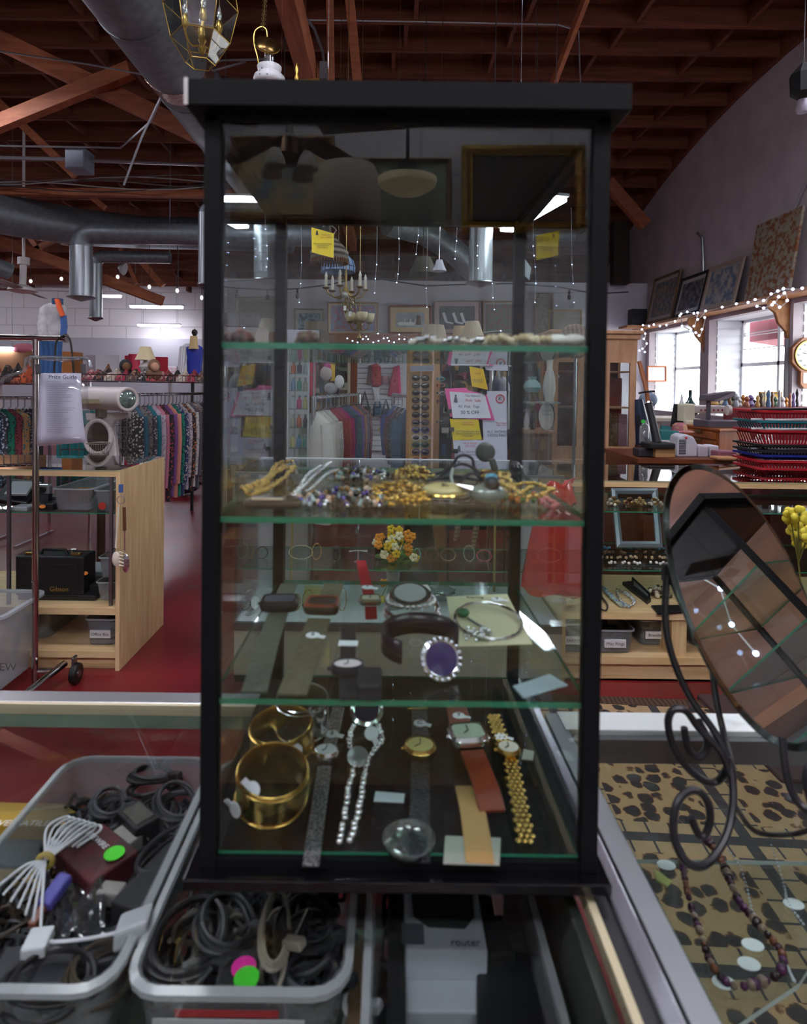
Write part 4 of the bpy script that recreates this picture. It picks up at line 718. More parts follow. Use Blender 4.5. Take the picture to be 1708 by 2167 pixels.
# router box tub
o = thing('router_box', 'white carton with a dark green window inside the tub under the tower', 'box', PZ(950, 2050, .80)); x0, x1 = PZ(858, 2000, .905).x, PZ(1030, 2000, .905).x; ya, yb = PZ(900, 2010, .905).y, .87
B().box(x0, x1, ya, yb, .80, .905).go('carton', mat('a3a9b0', .5), o, bev=.002); c = PZ(938, 1925, .906); B().prism([V((c.x + a * .036, c.y + b_ * .03, .9055)) for a, b_ in ((-1, 1), (1, 1), (.95, -.3), (.6, -.8), (-.5, -.75), (-.95, -.3))], (0, 0, .0006)).go('window', mat('1f2a28', .4), o)
text('router', PZ(985, 1996, .906), .012, mat('3f444c', .5), o, up=(0, 1, 0)); c = PZ(874, 1975, .906); B().box(c.x - .012, c.x + .012, c.y - .012, c.y + .012, .905, .9062).go('print', mat('4a4f58', .5), o)
for y0, dz, h in ((ya - .035, .875, '8f959c'), ): B().box(x0, x1 + .003, y0, ya - .001, .80, dz).go('flap', mat(h, .5), o, bev=.002)
brick('small white carton at the near end of the router tub', 960, 2150, .86, .055, .03, .04, .05, mat('a2a8ae', .5), 'small_carton', 'box'); brick('second small white carton with grey end', 1012, 2152, .86, .03, .028, .04, -.1, mat('8f959a', .5), 'small_carton', 'box')
brick('black mouse shaped charger beside the white carton', 1082, 2100, .88, .07, .1, .04, -.15, mat('14161c', .4)); brick('black plug pack at the far right of the white carton', 1050, 1975, .89, .03, .05, .03, .1, BK); brick('thin black case between tub wall and white carton', 838, 2010, .89, .018, .16, .03, 0, BK)
brick('dark flat box at the near end under the white carton', 862, 2165, .85, .08, .05, .03, .2, BK2); brick('pinkish brown folded leather at the near end', 850, 2135, .82, .07, .06, .02, .1, mat('6a4f4a', .6), 'leather_pouch', 'pouch')
coil('white cable loop between the two tubs under the tower', V((*PZ(752, 2125, .85).xy, .84)), .008, .025, 3, .02, .002, mat('c8ccd0', .4), yaw=-.3, tie=False)
brick('brown paper bag standing between the tubs', 760, 2000, .88, .016, .2, .08, 0, mat('57442f', .7), 'paper_bag', 'bag')
# ---- necklaces on the glass shelf of the mirror counter
NZ = .79
def neck(label, pts, r, cols, step): 
    q = cat_rom([PZ(x, y, NZ) + Z_ * (r + .001) for x, y in pts], 6); o = thing('bead_necklace', label, 'necklace', PZ(pts[0][0], pts[0][1], NZ))
    bs = [B() for _ in cols]; L_ = 0
    for i in range(len(q) - 1):
        seg = (q[i + 1] - q[i]).length; L_ += seg
        while L_ > step: L_ -= step; rr = r * R.uniform(.7, 1.15) * (.65 + .6 * i / len(q) if len(q) < 200 else 1); R.choice(bs).sph(q[i + 1], rr, 6)
    for b, c in zip(bs, cols):
        if b.v: b.go('bead_strand', c, o, smooth=True)
    return o
neck('purple and brown bead necklace looped on the counter shelf', [(1415, 1775), (1435, 1810), (1447, 1860), (1460, 1920), (1480, 1980), (1500, 2040), (1525, 2080), (1560, 2100), (1605, 2092), (1650, 2070), (1655, 2030), (1625, 1990), (1590, 1950), (1560, 1910), (1535, 1850), (1515, 1810), (1495, 1785)], .0062, [mat('3a1f2c', .2), mat('4d2a4a', .2), mat('6b3f2c', .25), mat('2a1a1c', .2), mat('7a6a5a', .3)], .0088)
for lb, l in (('clear bead necklace beside the purple one', [(1530, 1790), (1562, 1830), (1580, 1880), (1592, 1930), (1620, 1980), (1660, 2040), (1680, 2080)]), ('clear thread necklace with a white tag', [(1630, 1785), (1645, 1830), (1660, 1880), (1668, 1915), (1700, 1960)])):
    neck(lb, l, .0018, [mat('aab4b8', .1)], .0035)
for lb, x, y in (('white oval tag on the clear thread necklace', 1680, 1918), ('white oval tag inside the purple necklace', 1585, 2045), ('small white tag above the purple necklace tags', 1593, 2005), ('white tag just outside the purple necklace', 1532, 2085), ('grey tag by the upper end of the purple necklace', 1410, 1835)):
    c = PZ(x, y, NZ) + Z_ * .003; tag(B().lathe(c, [(.0105, 0), (.0105, .0008), (0, .001)], 18, sx=1.3, sy=.9).go('price_tag', mat('c9d6d4', .5)), lb, 'price tag')
tag(B().prism([PZ(x, y, NZ) for x, y in ((1385, 1842), (1400, 1850), (1422, 1868), (1412, 1878), (1390, 1865))], (0, 0, .002)).go('paper_scrap', mat('a9b26a', .6)), 'yellow green paper scrap by the frame on the counter shelf', 'scrap')
# ================================================================ wooden showcases
def showcase(label, x0, x1, y0, y1, zt, decks, glasses, posts, endl=True, endr=True, loc=None):
    o = thing('wooden_showcase', label, 'cabinet', ((x0 + x1) / 2, (y0 + y1) / 2, 0)); t = .022
    if endl: B().box(x0, x0 + t, y0, y1, 0, zt).go('end_panel', WOODL, o, bev=.001)
    if endr: B().box(x1 - t, x1, y0, y1, 0, zt).go('end_panel', WOODL, o, bev=.001)
    a, c = x0 + t, x1 - t
    B().box(a, c, y0, y0 + .045, zt - .03, zt - .004).go('top_rail', WOODLX, o); B().box(a, c, y1 - .03, y1, zt - .03, zt - .004).go('top_rail', WOODLX, o)
    B().box(x0, x1, y0 - .002, y1, zt - .004, zt + .003).go('glass_top', glass('e9f1ef', 1.6), o)
    B().box(a, c, y1 - .012, y1 - .008, decks[0], zt - .03).go('back_glass', glass('f0f6f4'), o)
    for z in decks: B().box(a, c, y0 + .005, y1 - .01, z - .035, z).go('shelf_board', WOODLX, o)
    B().box(a, c, y0 + .03, y0 + .05, 0, decks[-1] - .035).go('kick_board', WOODLX, o); B().box(a, c, y0 + .03, y1 - .02, 0, .01).go('bottom', WOODLX, o)
    for z in glasses:
        b = B().box(a + .01, c - .01, y0 + .06, y1 - .03, z - .006, z); s = b.go('glass_shelf', [glass('e6f2ee'), GREEN], o)
        for p in s.data.polygons: p.material_index = 0 if abs(p.normal.z) > .5 else 1
    for x in posts: B().box(x - .008, x + .008, y0 + .035, y0 + .05, decks[0], zt - .03).go('shelf_standard', STEEL, o)
    return o
LC = showcase('blond wood showcase with open back beside the rolling rack', -3.6, -1.386, 3.165, 3.79, 1.04, [.325, .10], [.81], [-1.45, -1.985, -2.8], endl=True)
YR = 3.1; ZR = P(1300, 1018, YR).z
RC = showcase('blond wood showcase with jewellery shelves behind the oval mirror', .885, 3.4, YR, 3.75, ZR, [P(1300, 1297, YR).z, P(1300, 1392, YR).z], [P(1300, 1082, YR + .06).z, P(1300, 1206, YR + .06).z], [1.72, 2.6])
# middle glass showcase
MF = 3.06; zd = P(800, 1322, MF).z; zt_ = P(800, 1003, MF).z
mc = thing('glass_showcase', 'white framed glass showcase with a beige front panel standing behind the tower', 'cabinet', (.05, 3.35, 0)); WT = mat('c9ccd2', .5)
xa, xb = -.765, .875
B().box(xa, xb, MF, 3.68, zd - .02, zd).go('deck', mat('c3c6cc', .4), mc); B().box(xa, xb, MF, MF + .02, P(800, 1432, MF).z, zd - .03).go('front_panel', mat('a79f92', .6), mc)
B().box(xa, xb, MF - .006, MF + .02, zd - .035, zd + .002).go('trim', mat('6d6f73', .3, .7), mc); B().box(xa, xb, MF + .01, 3.68, 0, P(800, 1432, MF).z).go('kick_board', mat('2b2b2f', .5), mc)
B().box(xa, xa + .11, 3.60, 3.68, zd, zt_).go('corner_post', WT, mc); B().box(xa, xa + .012, MF, 3.68, zd, zt_).go('side_glass', glass('eef3f4'), mc); B().box(xb - .1, xb, 3.60, 3.68, zd, zt_).go('corner_post', WT, mc)
B().box(xa, xb, 3.665, 3.675, zd, zt_).go('back_glass', glass('eef3f4'), mc)
b = B().box(xa + .015, xb - .02, MF + .1, 3.6, P(800, 1206, MF + .1).z - .006, P(800, 1206, MF + .1).z); s = b.go('glass_shelf', [glass('e6f2ee'), GREEN], mc)
for p in s.data.polygons: p.material_index = 0 if abs(p.normal.z) > .5 else 1
B().box(xa, xb, MF, 3.68, zt_ - .006, zt_).go('glass_top', glass('eef3f4', 1.3), mc); B().box(xa, xb, 3.66, 3.69, zt_ - .02, zt_ + .003).go('trim', WT, mc); B().box(xa, xb, MF - .004, MF + .012, zt_ - .012, zt_ + .002).go('trim', mat('8d9094', .3, .7), mc)
for x in (618, 1048): c = P(x, 1100, 3.58); B().cyl((c.x, 3.58, zd), (c.x, 3.58, zt_ - .02), .008, n=8).go('shelf_standard', mat('9a8d5a', .4, .6), mc)
ZSM = P(800, 1206, MF + .1).z
# jewellery in it
def loopband(label, px, py, Y, rx, ry, col, r=.004, name='bracelet', z=None, beadr=True, group='bracelets in the glass showcase', tilt=.5):
    c = P(px, py, Y) if z is None else V((P(px, py, Y).x, Y, z + ry)); pts = [c + V((rx * math.cos(t), ry * .35 * math.sin(t), ry * math.sin(t))) for t in [6.283 * i / 20 for i in range(21)]]
    b = B(); beads(b, pts, r, r * 2.2, 5) if beadr else b.tube(pts, r, 6); return tag(b.go(name, col, smooth=True), label, 'bracelet', group)
GB = mat('b08d57', .3, .7)
for lb, x, w_, h, col, br in (('gold bead bracelet nearest the showcase end on the glass shelf', 538, .02, .035, GB, 1), ('thin black hoop bracelet on the glass shelf', 565, .03, .03, mat('35343a', .3), 0), ('wide pale bead bracelet leaning on the glass shelf', 648, .065, .035, mat('b9a98c', .3), 1),
        ('gold chain bracelet hanging beside the pale one', 682, .025, .04, GB, 1), ('copper brown bracelet on a pink stand', 930, .035, .035, mat('6f4a3e', .4), 1), ('brown wire bracelet in the middle of the glass shelf', 965, .04, .03, mat('6a5844', .3, .6), 0), ('pale green stone bracelet by the shelf rod', 1010, .03, .04, mat('7f9a88', .3), 1), ('red square bead bracelet near the tower post', 1042, .04, .028, mat('b0384a', .3), 1), ('turquoise flower earrings on the glass shelf', 898, .018, .03, mat('6fb0a8', .3), 1)):
    loopband(lb, x, 0, 3.35, w_, h, col, z=ZSM, beadr=br)
o = thing('owl_figure', 'black and white bead owl figure on the glass shelf', 'figurine', P(711, 1196, 3.3)); c = V((P(711, 1180, 3.3).x, 3.3, ZSM)); B().sph(c + Z_ * .035, .036, 8, (.65, .6, 1)).go('body', mat('26282c', .3, pat='voronoi', h2='d5d6d8', scale=60, lo=.1, hi=.3), o, smooth=True); B().sph(c + Z_ * .07, .02, 8).go('head', mat('202226', .3), o, smooth=True)
o = thing('cross_pendant', 'silver bow pendant on a small grey pink stand', 'pendant', P(758, 1196, 3.3)); c = V((P(758, 1180, 3.3).x, 3.3, ZSM)); B().lathe(c, [(.025, 0), (.006, .01), (.004, .06)], 10).go('stand', mat('9a7f88', .5), o); B().tube([c + V((-.05, -.005, .06)), c + V((0, -.005, .065)), c + V((.05, -.005, .06))], .005, 6, rs=[.007, .003, .007]).go('bow', SILVER, o, smooth=True)
tag(quad_px([(794, 1138), (862, 1138), (862, 1188), (794, 1188)], 3.56, .02).go('display_board', BLACK), 'small black display board behind the flower vase', 'board')
for lb, px, w_, h, col in (('large round pale watch standing at the end of the lower deck', 540, .03, .05, mat('aab9b4', .2)), ('gold chain on a cream card on the lower deck', 665, .03, .05, GB), ('long gold link bracelet lying on the lower deck', 738, .022, .055, GB), ('dark band watch at the showcase corner', 528, .03, .03, mat('5c5c60', .3, .6)), ('gold filigree earrings standing by the tower post', 1016, .02, .025, GB), ('gold hoop bracelet on the lower deck', 640, .02, .04, GB)):
    c = PZ(px, 1290, zd); loopband(lb, px, 0, c.y, w_, h, col, z=zd, r=.0045)
c = PZ(540, 1295, zd); o = thing('round_watch', 'pale round watch face propped in the showcase corner', 'watch', c); B().lathe(c + Z_ * .05, [(.03, 0), (.034, .004), (.03, .01), (0, .011)], 20, (.2, -1, .4), sx=.7).go('face', mat('bfd0c8', .12, emit=0), o, smooth=True); B().bar(c + V((.02, .05, .03)), c + V((-.03, -.06, .004)), .024, .006).go('strap', mat('8d8f8c', .3, .7), o)
c = PZ(665, 1310, zd); tag(B().prism([PZ(645, 1240, zd), PZ(685, 1240, zd), PZ(695, 1285, zd), PZ(640, 1285, zd)], (0, 0, .002)).go('display_card', mat('c9b47a', .6)), 'cream display card lying on the lower deck', 'card')
o = thing('crystal_bowl', 'scalloped clear crystal bowl on the lower deck', 'bowl', PZ(932, 1275, zd)); c = PZ(932, 1272, zd)
b = B(); rows = []
for r_, z_ in ((.02, .0), (.03, .004), (.06, .04), (.085, .06), (.083, .062), (.058, .043), (.028, .008)): rows.append([c + V(((r_ * (1 + (.08 * math.sin(t * 8) if z_ > .03 else 0))) * math.cos(t), (r_ * (1 + (.08 * math.sin(t * 8) if z_ > .03 else 0))) * math.sin(t), z_)) for t in [6.283 * i / 48 for i in range(48)]])
b.sheet(rows, wrap=True).go('bowl', glass('dfe8ee', 3, .05, .12), o, smooth=True); pile('bead_necklace', 'dark beads lying in the crystal bowl', 'necklace', c.x, c.y, c.z + .02, .035, .035, .01, [mat('5a2f3a', .2), mat('3c4a3a', .2)], .006, 24)
# flower vase
o = thing('flower_vase', 'glass vase of yellow and orange flowers inside the showcase', 'vase', PZ(832, 1248, zd)); c = V((P(832, 1240, 3.3).x, 3.3, zd))
B().lathe(c, [(.045, 0), (.042, .03), (.028, .12), (.036, .2), (.039, .203), (.03, .12)], 18).go('vase', glass('d9e6df', 2, 0, .1), o, smooth=True)
b = B(); lv = B(); fl = {k: B() for k in ('y', 'o', 'w')}
for i in range(40):
    a, q = R.uniform(0, 6.28), R.random(); e = c + V((.125 * math.cos(a) * q ** .6, .05 * math.sin(a) * q ** .6, .26 + .17 * R.random())); 
    if i > 34: e = c + V((R.uniform(-.12, .06), -.03, R.uniform(.05, .16)))
    b.tube([c + Z_ * .01, c + Z_ * .2, e], .003, 5); f = fl['yow'[R.choice([0, 0, 1, 1, 2])]]
    for k in range(5): t = k * 1.2566 + i; f.sph(e + V((.014 * math.cos(t), -.004, .014 * math.sin(t))), .011, 5, (1, .5, 1))
    if i % 3 == 0: lv.sph(c + V((R.uniform(-.09, .09), R.uniform(-.03, .03), R.uniform(.2, .3))), .042, 6, (.9, .15, .35))
b.go('stem', mat('4f7a2f', .6), o); lv.go('leaf', mat('3c6a2a', .6), o, smooth=True)
for k, h in (('y', 'd9b81c'), ('o', 'd98a16'), ('w', 'e0dcb0')): fl[k].go('flower', mat(h, .6), o, smooth=True)
# red carrier bag on the end of the right showcase
o = thing('carrier_bag', 'red plastic carrier bag hanging on the showcase corner', 'bag', P(1180, 1262, 3.0)); rows = []
oc = [(1180, 1022, 26), (1190, 1060, 30), (1180, 1078, 22), (1187, 1100, 60), (1184, 1150, 68), (1180, 1200, 74), (1180, 1235, 76), (1184, 1252, 70), (1186, 1256, 40)]
for cx, cy, hw in oc:
    row = []
    for j in range(28):
        t = 6.283 * j / 28; x = cx + hw * math.cos(t) * (1 + .03 * math.sin(5 * t + cy * .1)); p = P(x, cy + 5 * math.sin(3 * t + cx), 3.0); row.append(V((p.x, 2.99 + .05 * math.sin(t) * min(1, hw / 50) + .006 * math.sin(9 * t + cy * .07), p.z)))
    rows.append(row)
B().sheet(rows, wrap=True).go('body', glass('ff8a92', 1.6, .12, .62, 'd8202f'), o, smooth=True, solid=.001)
B().tube([P(1186, 1035, 2.99), P(1200, 1018, 3.02), P(1214, 1012, 3.08), P(1205, 1030, 3.02)], .01, 7, flat=.4).go('handle', mat('c92b38', .4), o, smooth=True)
# ---------------------------------------------------------------- contents of the right showcase
def setonshelf(z): return z
zs1, zs2, zdk, zlow = P(1300, 1082, YR + .06).z, P(1300, 1206, YR + .06).z, P(1300, 1297, YR).z, P(1300, 1392, YR).z
for i, (x, lb) in enumerate(((1298, 'gold and white brooch cluster by the tower post'), (1335, 'brown and gold brooch cluster on the upper glass shelf'), (1355, 'pale gold flower brooch in the middle of the upper glass shelf'), (1388, 'white bow brooch next to the mirror edge'))):
    c = V((P(x, 1070, 3.3).x, 3.3, zs1)); pile('brooch_cluster', lb, 'brooch', c.x, 3.3, zs1, .035, .03, .045, [[GB, mat('c9c4b4', .3)], [mat('6a4a34', .3), GB], [mat('d9c08a', .25, .6)], [mat('c9c4b4', .3), GB]][i], .009, 26)
o = thing('picture_frame', 'empty silver grey picture frame leaning in the right showcase', 'frame', P(1345, 1160, 3.5)); q = [P(x, y, Yq) for x, y, Yq in ((1294, 1033, 3.62), (1392, 1033, 3.62), (1403, 1158, 3.45), (1306, 1158, 3.45))]
def mitre(q, w_, d_, mt, o, nm='frame', prof=True):
    c = sum(q, V((0, 0, 0))) / 4; n = (q[1] - q[0]).cross(q[3] - q[0]).normalized(); n = n if n.y < 0 else -n
    xr, yr = (q[1] - q[0]).normalized(), (q[3] - q[0]).normalized(); inn = [q[0] + xr * w_ + yr * w_, q[1] - xr * w_ + yr * w_, q[2] - xr * w_ - yr * w_, q[3] + xr * w_ - yr * w_]
    mid = [(a * .5 + e * .5) for a, e in zip(q, inn)]; b = B(); b.sheet([[p - n * d_ for p in q], [p for p in q], [p + n * d_ * .35 for p in mid], [p - n * d_ * .2 for p in inn], [p - n * d_ for p in inn], [p - n * d_ for p in q]], wrap=True); b.go(nm, mt, o); return inn, n
mitre(q, .035, .02, mat('8f98a0', .35, .5), o)
for i, lb in enumerate(('black sticks with blue beads, rear row on the lower glass shelf', 'black sticks with brown beads, second row on the lower glass shelf', 'black sticks with cream beads, third row on the lower glass shelf', 'black sticks with white beads, front row on the lower glass shelf')):
    y = 3.55 - i * .1; o = thing('hair_stick_row', lb, 'hair sticks', (1.2, y, zs2)); x0 = P(1270, 1180, y).x
    for k in range(4): B().bar((x0 + k * .12, y, zs2 + .006), (x0 + k * .12 + .09, y - .01, zs2 + .006), .008, .006).go('stick', BLACK, o)
    b = B(); [b.sph((x0 + R.uniform(0, .42), y + R.uniform(-.02, .02), zs2 + .014), .008, 5) for _ in range(22)]; b.go('bead', mat(['3f7a96', '6a5340', 'c9b48c', 'c9c9c4'][i], .3), o, smooth=True)
c = PZ(1310, 1272, zdk); chainpile('blue green and white bead necklace on the wooden deck', [[(1272, 1245), (1290, 1262), (1310, 1280), (1330, 1292)], [(1276, 1252), (1296, 1272), (1316, 1288), (1328, 1284)]], .009, mat('3a5f9a', .3, pat='noise', h2='b9c9a8', scale=40), z=zdk, step=.02)
chainpile('silver wire necklace coiled on the wooden deck', [[(1305, 1250), (1330, 1262), (1345, 1278), (1330, 1285), (1310, 1270), (1308, 1255), (1335, 1268), (1340, 1280)]], .006, SILVER, z=zdk, step=.013)
chainpile('dark wire bracelet by the tower post on the wooden deck', [[(1270, 1262), (1285, 1282), (1282, 1296), (1268, 1292)]], .005, mat('4a3f38', .3), z=zdk, tube_=True)
o = thing('jewel_case', 'open black jewellery case with pale lining on the wooden deck', 'case', PZ(1350, 1270, zdk)); q = [PZ(x, y, zdk) for x, y in ((1317, 1238), (1338, 1236), (1378, 1274), (1370, 1280))]; B().prism(q, (0, 0, .02)).go('base', BLACK, o, bev=.002); B().prism([P(1337, 1222, 3.5), P(1374, 1256, 3.3), P(1374, 1278, 3.3), P(1337, 1240, 3.5)], (.01, .01, 0)).go('lid', BLACK, o); B().prism([P(1339, 1226, 3.495), P(1372, 1258, 3.295), P(1372, 1274, 3.295), P(1339, 1239, 3.495)], (-.002, -.002, 0)).go('lining', mat('9a9fa0', .7), o)
p = PZ(1395, 1262, zdk); pile('bead_bundle', 'mixed shell bracelets in a brown tin on the wooden deck', 'beads', p.x, p.y, zdk, .06, .05, .05, [mat('c9bfa4', .3), mat('4a3324', .4), mat('8f8a70', .4)], .012, 60)
tag(B().prism([PZ(x, y, zdk) for x, y in ((1378, 1285), (1440, 1284), (1450, 1298), (1392, 1302))], (0, 0, .012)).go('flat_case', BLACK, bev=.003), 'flat black case at the deck edge behind the mirror stand', 'case')
def ltub(lbl, x0, x1, y0, y1, z0, z1, txt=None, lab=True, dark='2d2c2e'):
    o = tub(x0, x1, y0, y1, z0, z1, lbl, .008, .03, .012, cat='tub', mt=glass('d9dde0', .8, .15, .28, 'aeb3b8'), group=None)
    if lab: cx = (x0 + x1) / 2; cz = z0 + (z1 - z0) * .45; B().box(cx - .055, cx + .055, y0 - .004, y0 + .004, cz - .02, cz + .02).go('label_sticker', mat('dcdcdc', .6), o); 
    if txt: text(txt, (cx, y0 - .0045, cz), .022, INK, o)
    b = B()
    for i in range(26): b.sph((R.uniform(x0 + .03, x1 - .03), R.uniform(y0 + .03, y1 - .03), R.uniform(z0 + .03, z0 + (z1 - z0) * .6)), R.uniform(.012, .022), 6, (1.6, 1, .6))
    tag(b.go('tub_contents', mat(dark, .5), smooth=True), 'dark odds and ends inside the ' + lbl.split(' standing')[0].split(' on ')[0].split(' with')[0], 'odds and ends', None, 'stuff'); return o
xq = lambda px, Y: (px - 825) / F * Y + .004
ltub('round labelled clear tub standing nearest the tower under the right showcase', xq(1192, YR + .04), xq(1262, YR + .04), YR + .04, 3.6, zlow, zlow + .155, 'EARRINGS')
ltub('clear tub labelled misc earrings standing under the right showcase', xq(1268, YR + .04), xq(1352, YR + .04), YR + .04, 3.62, zlow, zlow + .125, 'Misc Rings')
ltub('clear tub with a smaller handwritten label standing behind the mirror leg', xq(1362, YR + .14), xq(1430, YR + .14), YR + .14, 3.62, zlow, zlow + .14, 'Bracelets'); ltub('clear tub standing by the wooden divider partly behind the mirror', xq(1478, YR + .12), xq(1560, YR + .12), YR + .12, 3.6, zlow, zlow + .14, None, False)
B().box(xq(1430, YR + .02), xq(1462, YR + .02), YR + .02, 3.7, zlow, zdk - .036).go('divider', WOODL, RC)
# yellow flowers at the right edge
o = thing('flower_spray', 'yellow artificial flowers standing in front of the right showcase', 'flowers', PZ(1690, 1210, 1.0)); st = B(); fb = B(); c = P(1690, 1190, 1.6)
for x, y in ((1672, 1092), (1690, 1088), (1700, 1112), (1684, 1120), (1712, 1130), (1694, 1145), (1720, 1100)):
    e = P(x, y, 1.6 + R.uniform(-.05, .05)); st.tube([P(1695, 1240, 1.6), c, e], .002, 5)
    for k in range(7): t = k * .9; fb.sph(e + V((.014 * math.cos(t), R.uniform(-.006, .006), .014 * math.sin(t))), .0105, 5, (1, .6, 1))
st.tube([P(1695, 1400, 1.6), P(1695, 1235, 1.6)], .002, 5); st.go('stem', mat('6a6a2c', .6), o); fb.go('flower', mat('cfc23a', .6), o, smooth=True)
# ---------------------------------------------------------------- contents of the left showcase
zg = .81
B_ = lambda px, Y: (px - 825) / F * Y
def LX(px, Y): return P(px, 1100, Y).x
tb = tub(LX(120, 3.3), LX(203, 3.3), 3.25, 3.72, zg, .93, 'clear tub with a wicker basket inside on the glass shelf of the left showcase', .008, .03)
o = thing('wicker_basket', 'small brown wicker basket inside the clear tub on the glass shelf', 'basket', (LX(170, 3.45), 3.45, zg + .01)); B().lathe((LX(168, 3.45), 3.45, zg + .012), [(.05, 0), (.075, .05), (.08, .07), (.074, .07), (.046, .006)], 22, sx=1.2).go('body', mat('8a6a3c', .8, pat='wave', h2='6a4c28', scale=30, bump=.4), o, smooth=True)
tub(LX(206, 3.28), LX(240, 3.28) + .01, 3.24, 3.7, zg, .925, 'smaller clear tub with a red round sticker beside the shelf post', .006, .02); tag(B().lathe((LX(216, 3.23), 3.232, .845), [(.02, 0), (.02, .001), (0, .0012)], 16, (0, -1, 0)).go('round_sticker', mat('b5392f', .5)), 'round red sticker on the small clear tub', 'sticker')
o = thing('photo_album', 'grey glossy album standing at the frame edge on the glass shelf', 'album', (LX(38, 3.4), 3.4, zg)); B().ob(P(40, 1042, 3.4), (.09, 0, -.01), (.01, .06, .05), (0, -.006, .012)).go('cover', mat('1a1a1d', .25), o, bev=.003); B().ob(P(42, 1034, 3.37), (.06, 0, 0), (.005, .03, .03), (0, -.004, .006)).go('flap', mat('9a9fa4', .3), o)
o = thing('camera', 'silver grey compact camera on the glass shelf behind the rack pole', 'camera', (LX(92, 3.35), 3.35, zg)); c = V((LX(95, 3.35), 3.35, zg + .1)); B().ob(c, (.035, 0, 0), (0, .02, 0), (0, 0, .028)).go('body', mat('9ba1a6', .25, .6), o, bev=.012); B().cyl(c - Y_ * .02, c - Y_ * .04, .018, n=16).go('lens', BLACK, o); B().box(c.x - .03, c.x + .03, 3.33, 3.37, zg, zg + .072).go('stand', BK2, o)
brick_ = lambda lb, px, Y, z, sx, sy, sz, h, nm='case', cat='case': tag(B().box(P(px, 1100, Y).x - sx / 2, P(px, 1100, Y).x + sx / 2, Y, Y + sy, z, z + sz).go(nm, mat(h, .45), bev=.004), lb, cat)
brick_('flat black case with an orange sticker on the glass shelf', 92, 3.26, zg, .1, .12, .035, '1d1d20'); brick_('grey calculator lying at the glass shelf front', 38, 3.24, zg, .09, .1, .02, '8f949a', 'calculator', 'calculator'); brick_('black flat case next to the wicker basket tub', 112, 3.5, zg, .09, .1, .03, '232326')
for lb, px, py in (('orange oval sticker on the flat black case', 90, 1072), ('orange sticker on the white book behind the briefcase', 180, 1213)): c = P(px, py, 3.25 if px < 100 else 3.29); tag(B().lathe(c, [(.014, 0), (.014, .001), (0, .001)], 16, (0, -1, .3), sx=1.2, sy=.7).go('price_sticker', mat('e08a3a', .5)), lb, 'sticker')
# briefcase
o = thing('briefcase', 'black leather briefcase with gold clasps standing on the wooden deck', 'briefcase', (LX(105, 3.3), 3.3, .325)); x0, x1 = P(32, 1200, 3.28).x, P(177, 1200, 3.28).x; z0, z1 = .327, P(100, 1178, 3.28).z; LEB = mat('1b1b1e', .4, bump=.15, scale=150)
B().box(x0, x1, 3.28, 3.42, z0 + .02, z1).go('body', LEB, o, bev=.008); B().box(x0 + .02, x1 + .07, 3.27, 3.5, z0, z0 + .03).go('base_tray', LEB, o, bev=.005); B().box(x0 + .03, x1 - .03, 3.276, 3.281, z0 + .05, z1 - .04).go('panel', LEB, o, bev=.002)
cm = (x0 + x1) / 2; B().tube([(cm - .07, 3.33, z1), (cm - .06, 3.33, z1 + .025), (cm + .06, 3.33, z1 + .025), (cm + .07, 3.33, z1)], .008, 8).go('handle', BLACK, o, smooth=True)
for x in (x0 + .06, x1 - .06): B().box(x - .025, x + .025, 3.31, 3.34, z1, z1 + .012).go('clasp', GOLD, o, bev=.002)
B().tube([(x1 - .08, 3.32, z1), (x1 - .085, 3.32, z1 + .03), (x1 - .06, 3.32, z1 + .03)], .004, 6).go('latch', SILVER, o, smooth=True); text('Gibson', P(125, 1247, 3.274), .035, mat('c9a45a', .3, .6), o)
brick_('white book lying flat behind the black briefcase', 190, 3.55, .327, .16, .2, .07, 'b9bcc4', 'book', 'book'); brick_('black music accessory case beside the briefcase', 192, 3.35, .327, .08, .15, .06, '242326')
for lb, pa_, Yq, z0_, z1_ in (('clear tub of black cords on the wooden deck behind the shelf post', (203, 243), 3.26, .327, .43), ('upper clear tub of grey cords stacked on the deck tub', (208, 246), 3.27, .445, .56)): o = tub(LX(pa_[0], Yq), LX(pa_[1], Yq), Yq, 3.6, z0_, z1_, lb, .006, .02); coil('grey cable coil inside the ' + lb.split(' of')[0] + (' on the deck' if z0_ < .4 else ' stacked above'), V(((LX(pa_[0], Yq) + LX(pa_[1], Yq)) / 2, 3.4, z0_ + .02)), .03, .06, 4, .03, .005, mat('55585c', .5))
ltub('clear tub labelled in pen standing on the bottom board of the left showcase', LX(180, 3.23), LX(247, 3.23), 3.23, 3.7, .10, .245, 'Office Bits'); tub(LX(60, 3.3), LX(145, 3.5), 3.3, 3.74, .10, .26, 'large dim clear tub beside the labelled tub on the bottom board', .01, .04)
# utensils
o = thing('pasta_fork', 'white plastic pasta fork hanging on the showcase end', 'utensil', P(250, 1210, 3.12)); B().bar(P(251, 1072, 3.13), P(245, 1160, 3.13), .010, .006).go('handle', mat('d9d3c0', .5), o, bev=.002); b = B(); b.sph(P(246, 1183, 3.12), .03, 8, (.75, .35, 1.3))
for k in range(5): b.cyl(P(252, 1168 + k * 7, 3.11), P(262, 1170 + k * 7, 3.11), .004, .002, 6)
b.go('head', mat('d9d3c0', .5), o, smooth=True)
o = thing('slotted_spoon', 'steel slotted spoon with a wooden handle hanging on the showcase end', 'utensil', P(265, 1213, 3.12)); B().bar(P(263, 1073, 3.12), P(264, 1123, 3.12), .016, .010).go('handle', mat('5e3a20', .5), o, bev=.003); B().bar(P(264, 1122, 3.12), P(264, 1170, 3.12), .006, .003).go('shaft', CHROME, o); B().sph(P(266, 1192, 3.12), .026, 8, (.75, .2, 1.9)).go('bowl', mat('c9ccd0', .2, 1, bump=.3, scale=80), o, smooth=True)
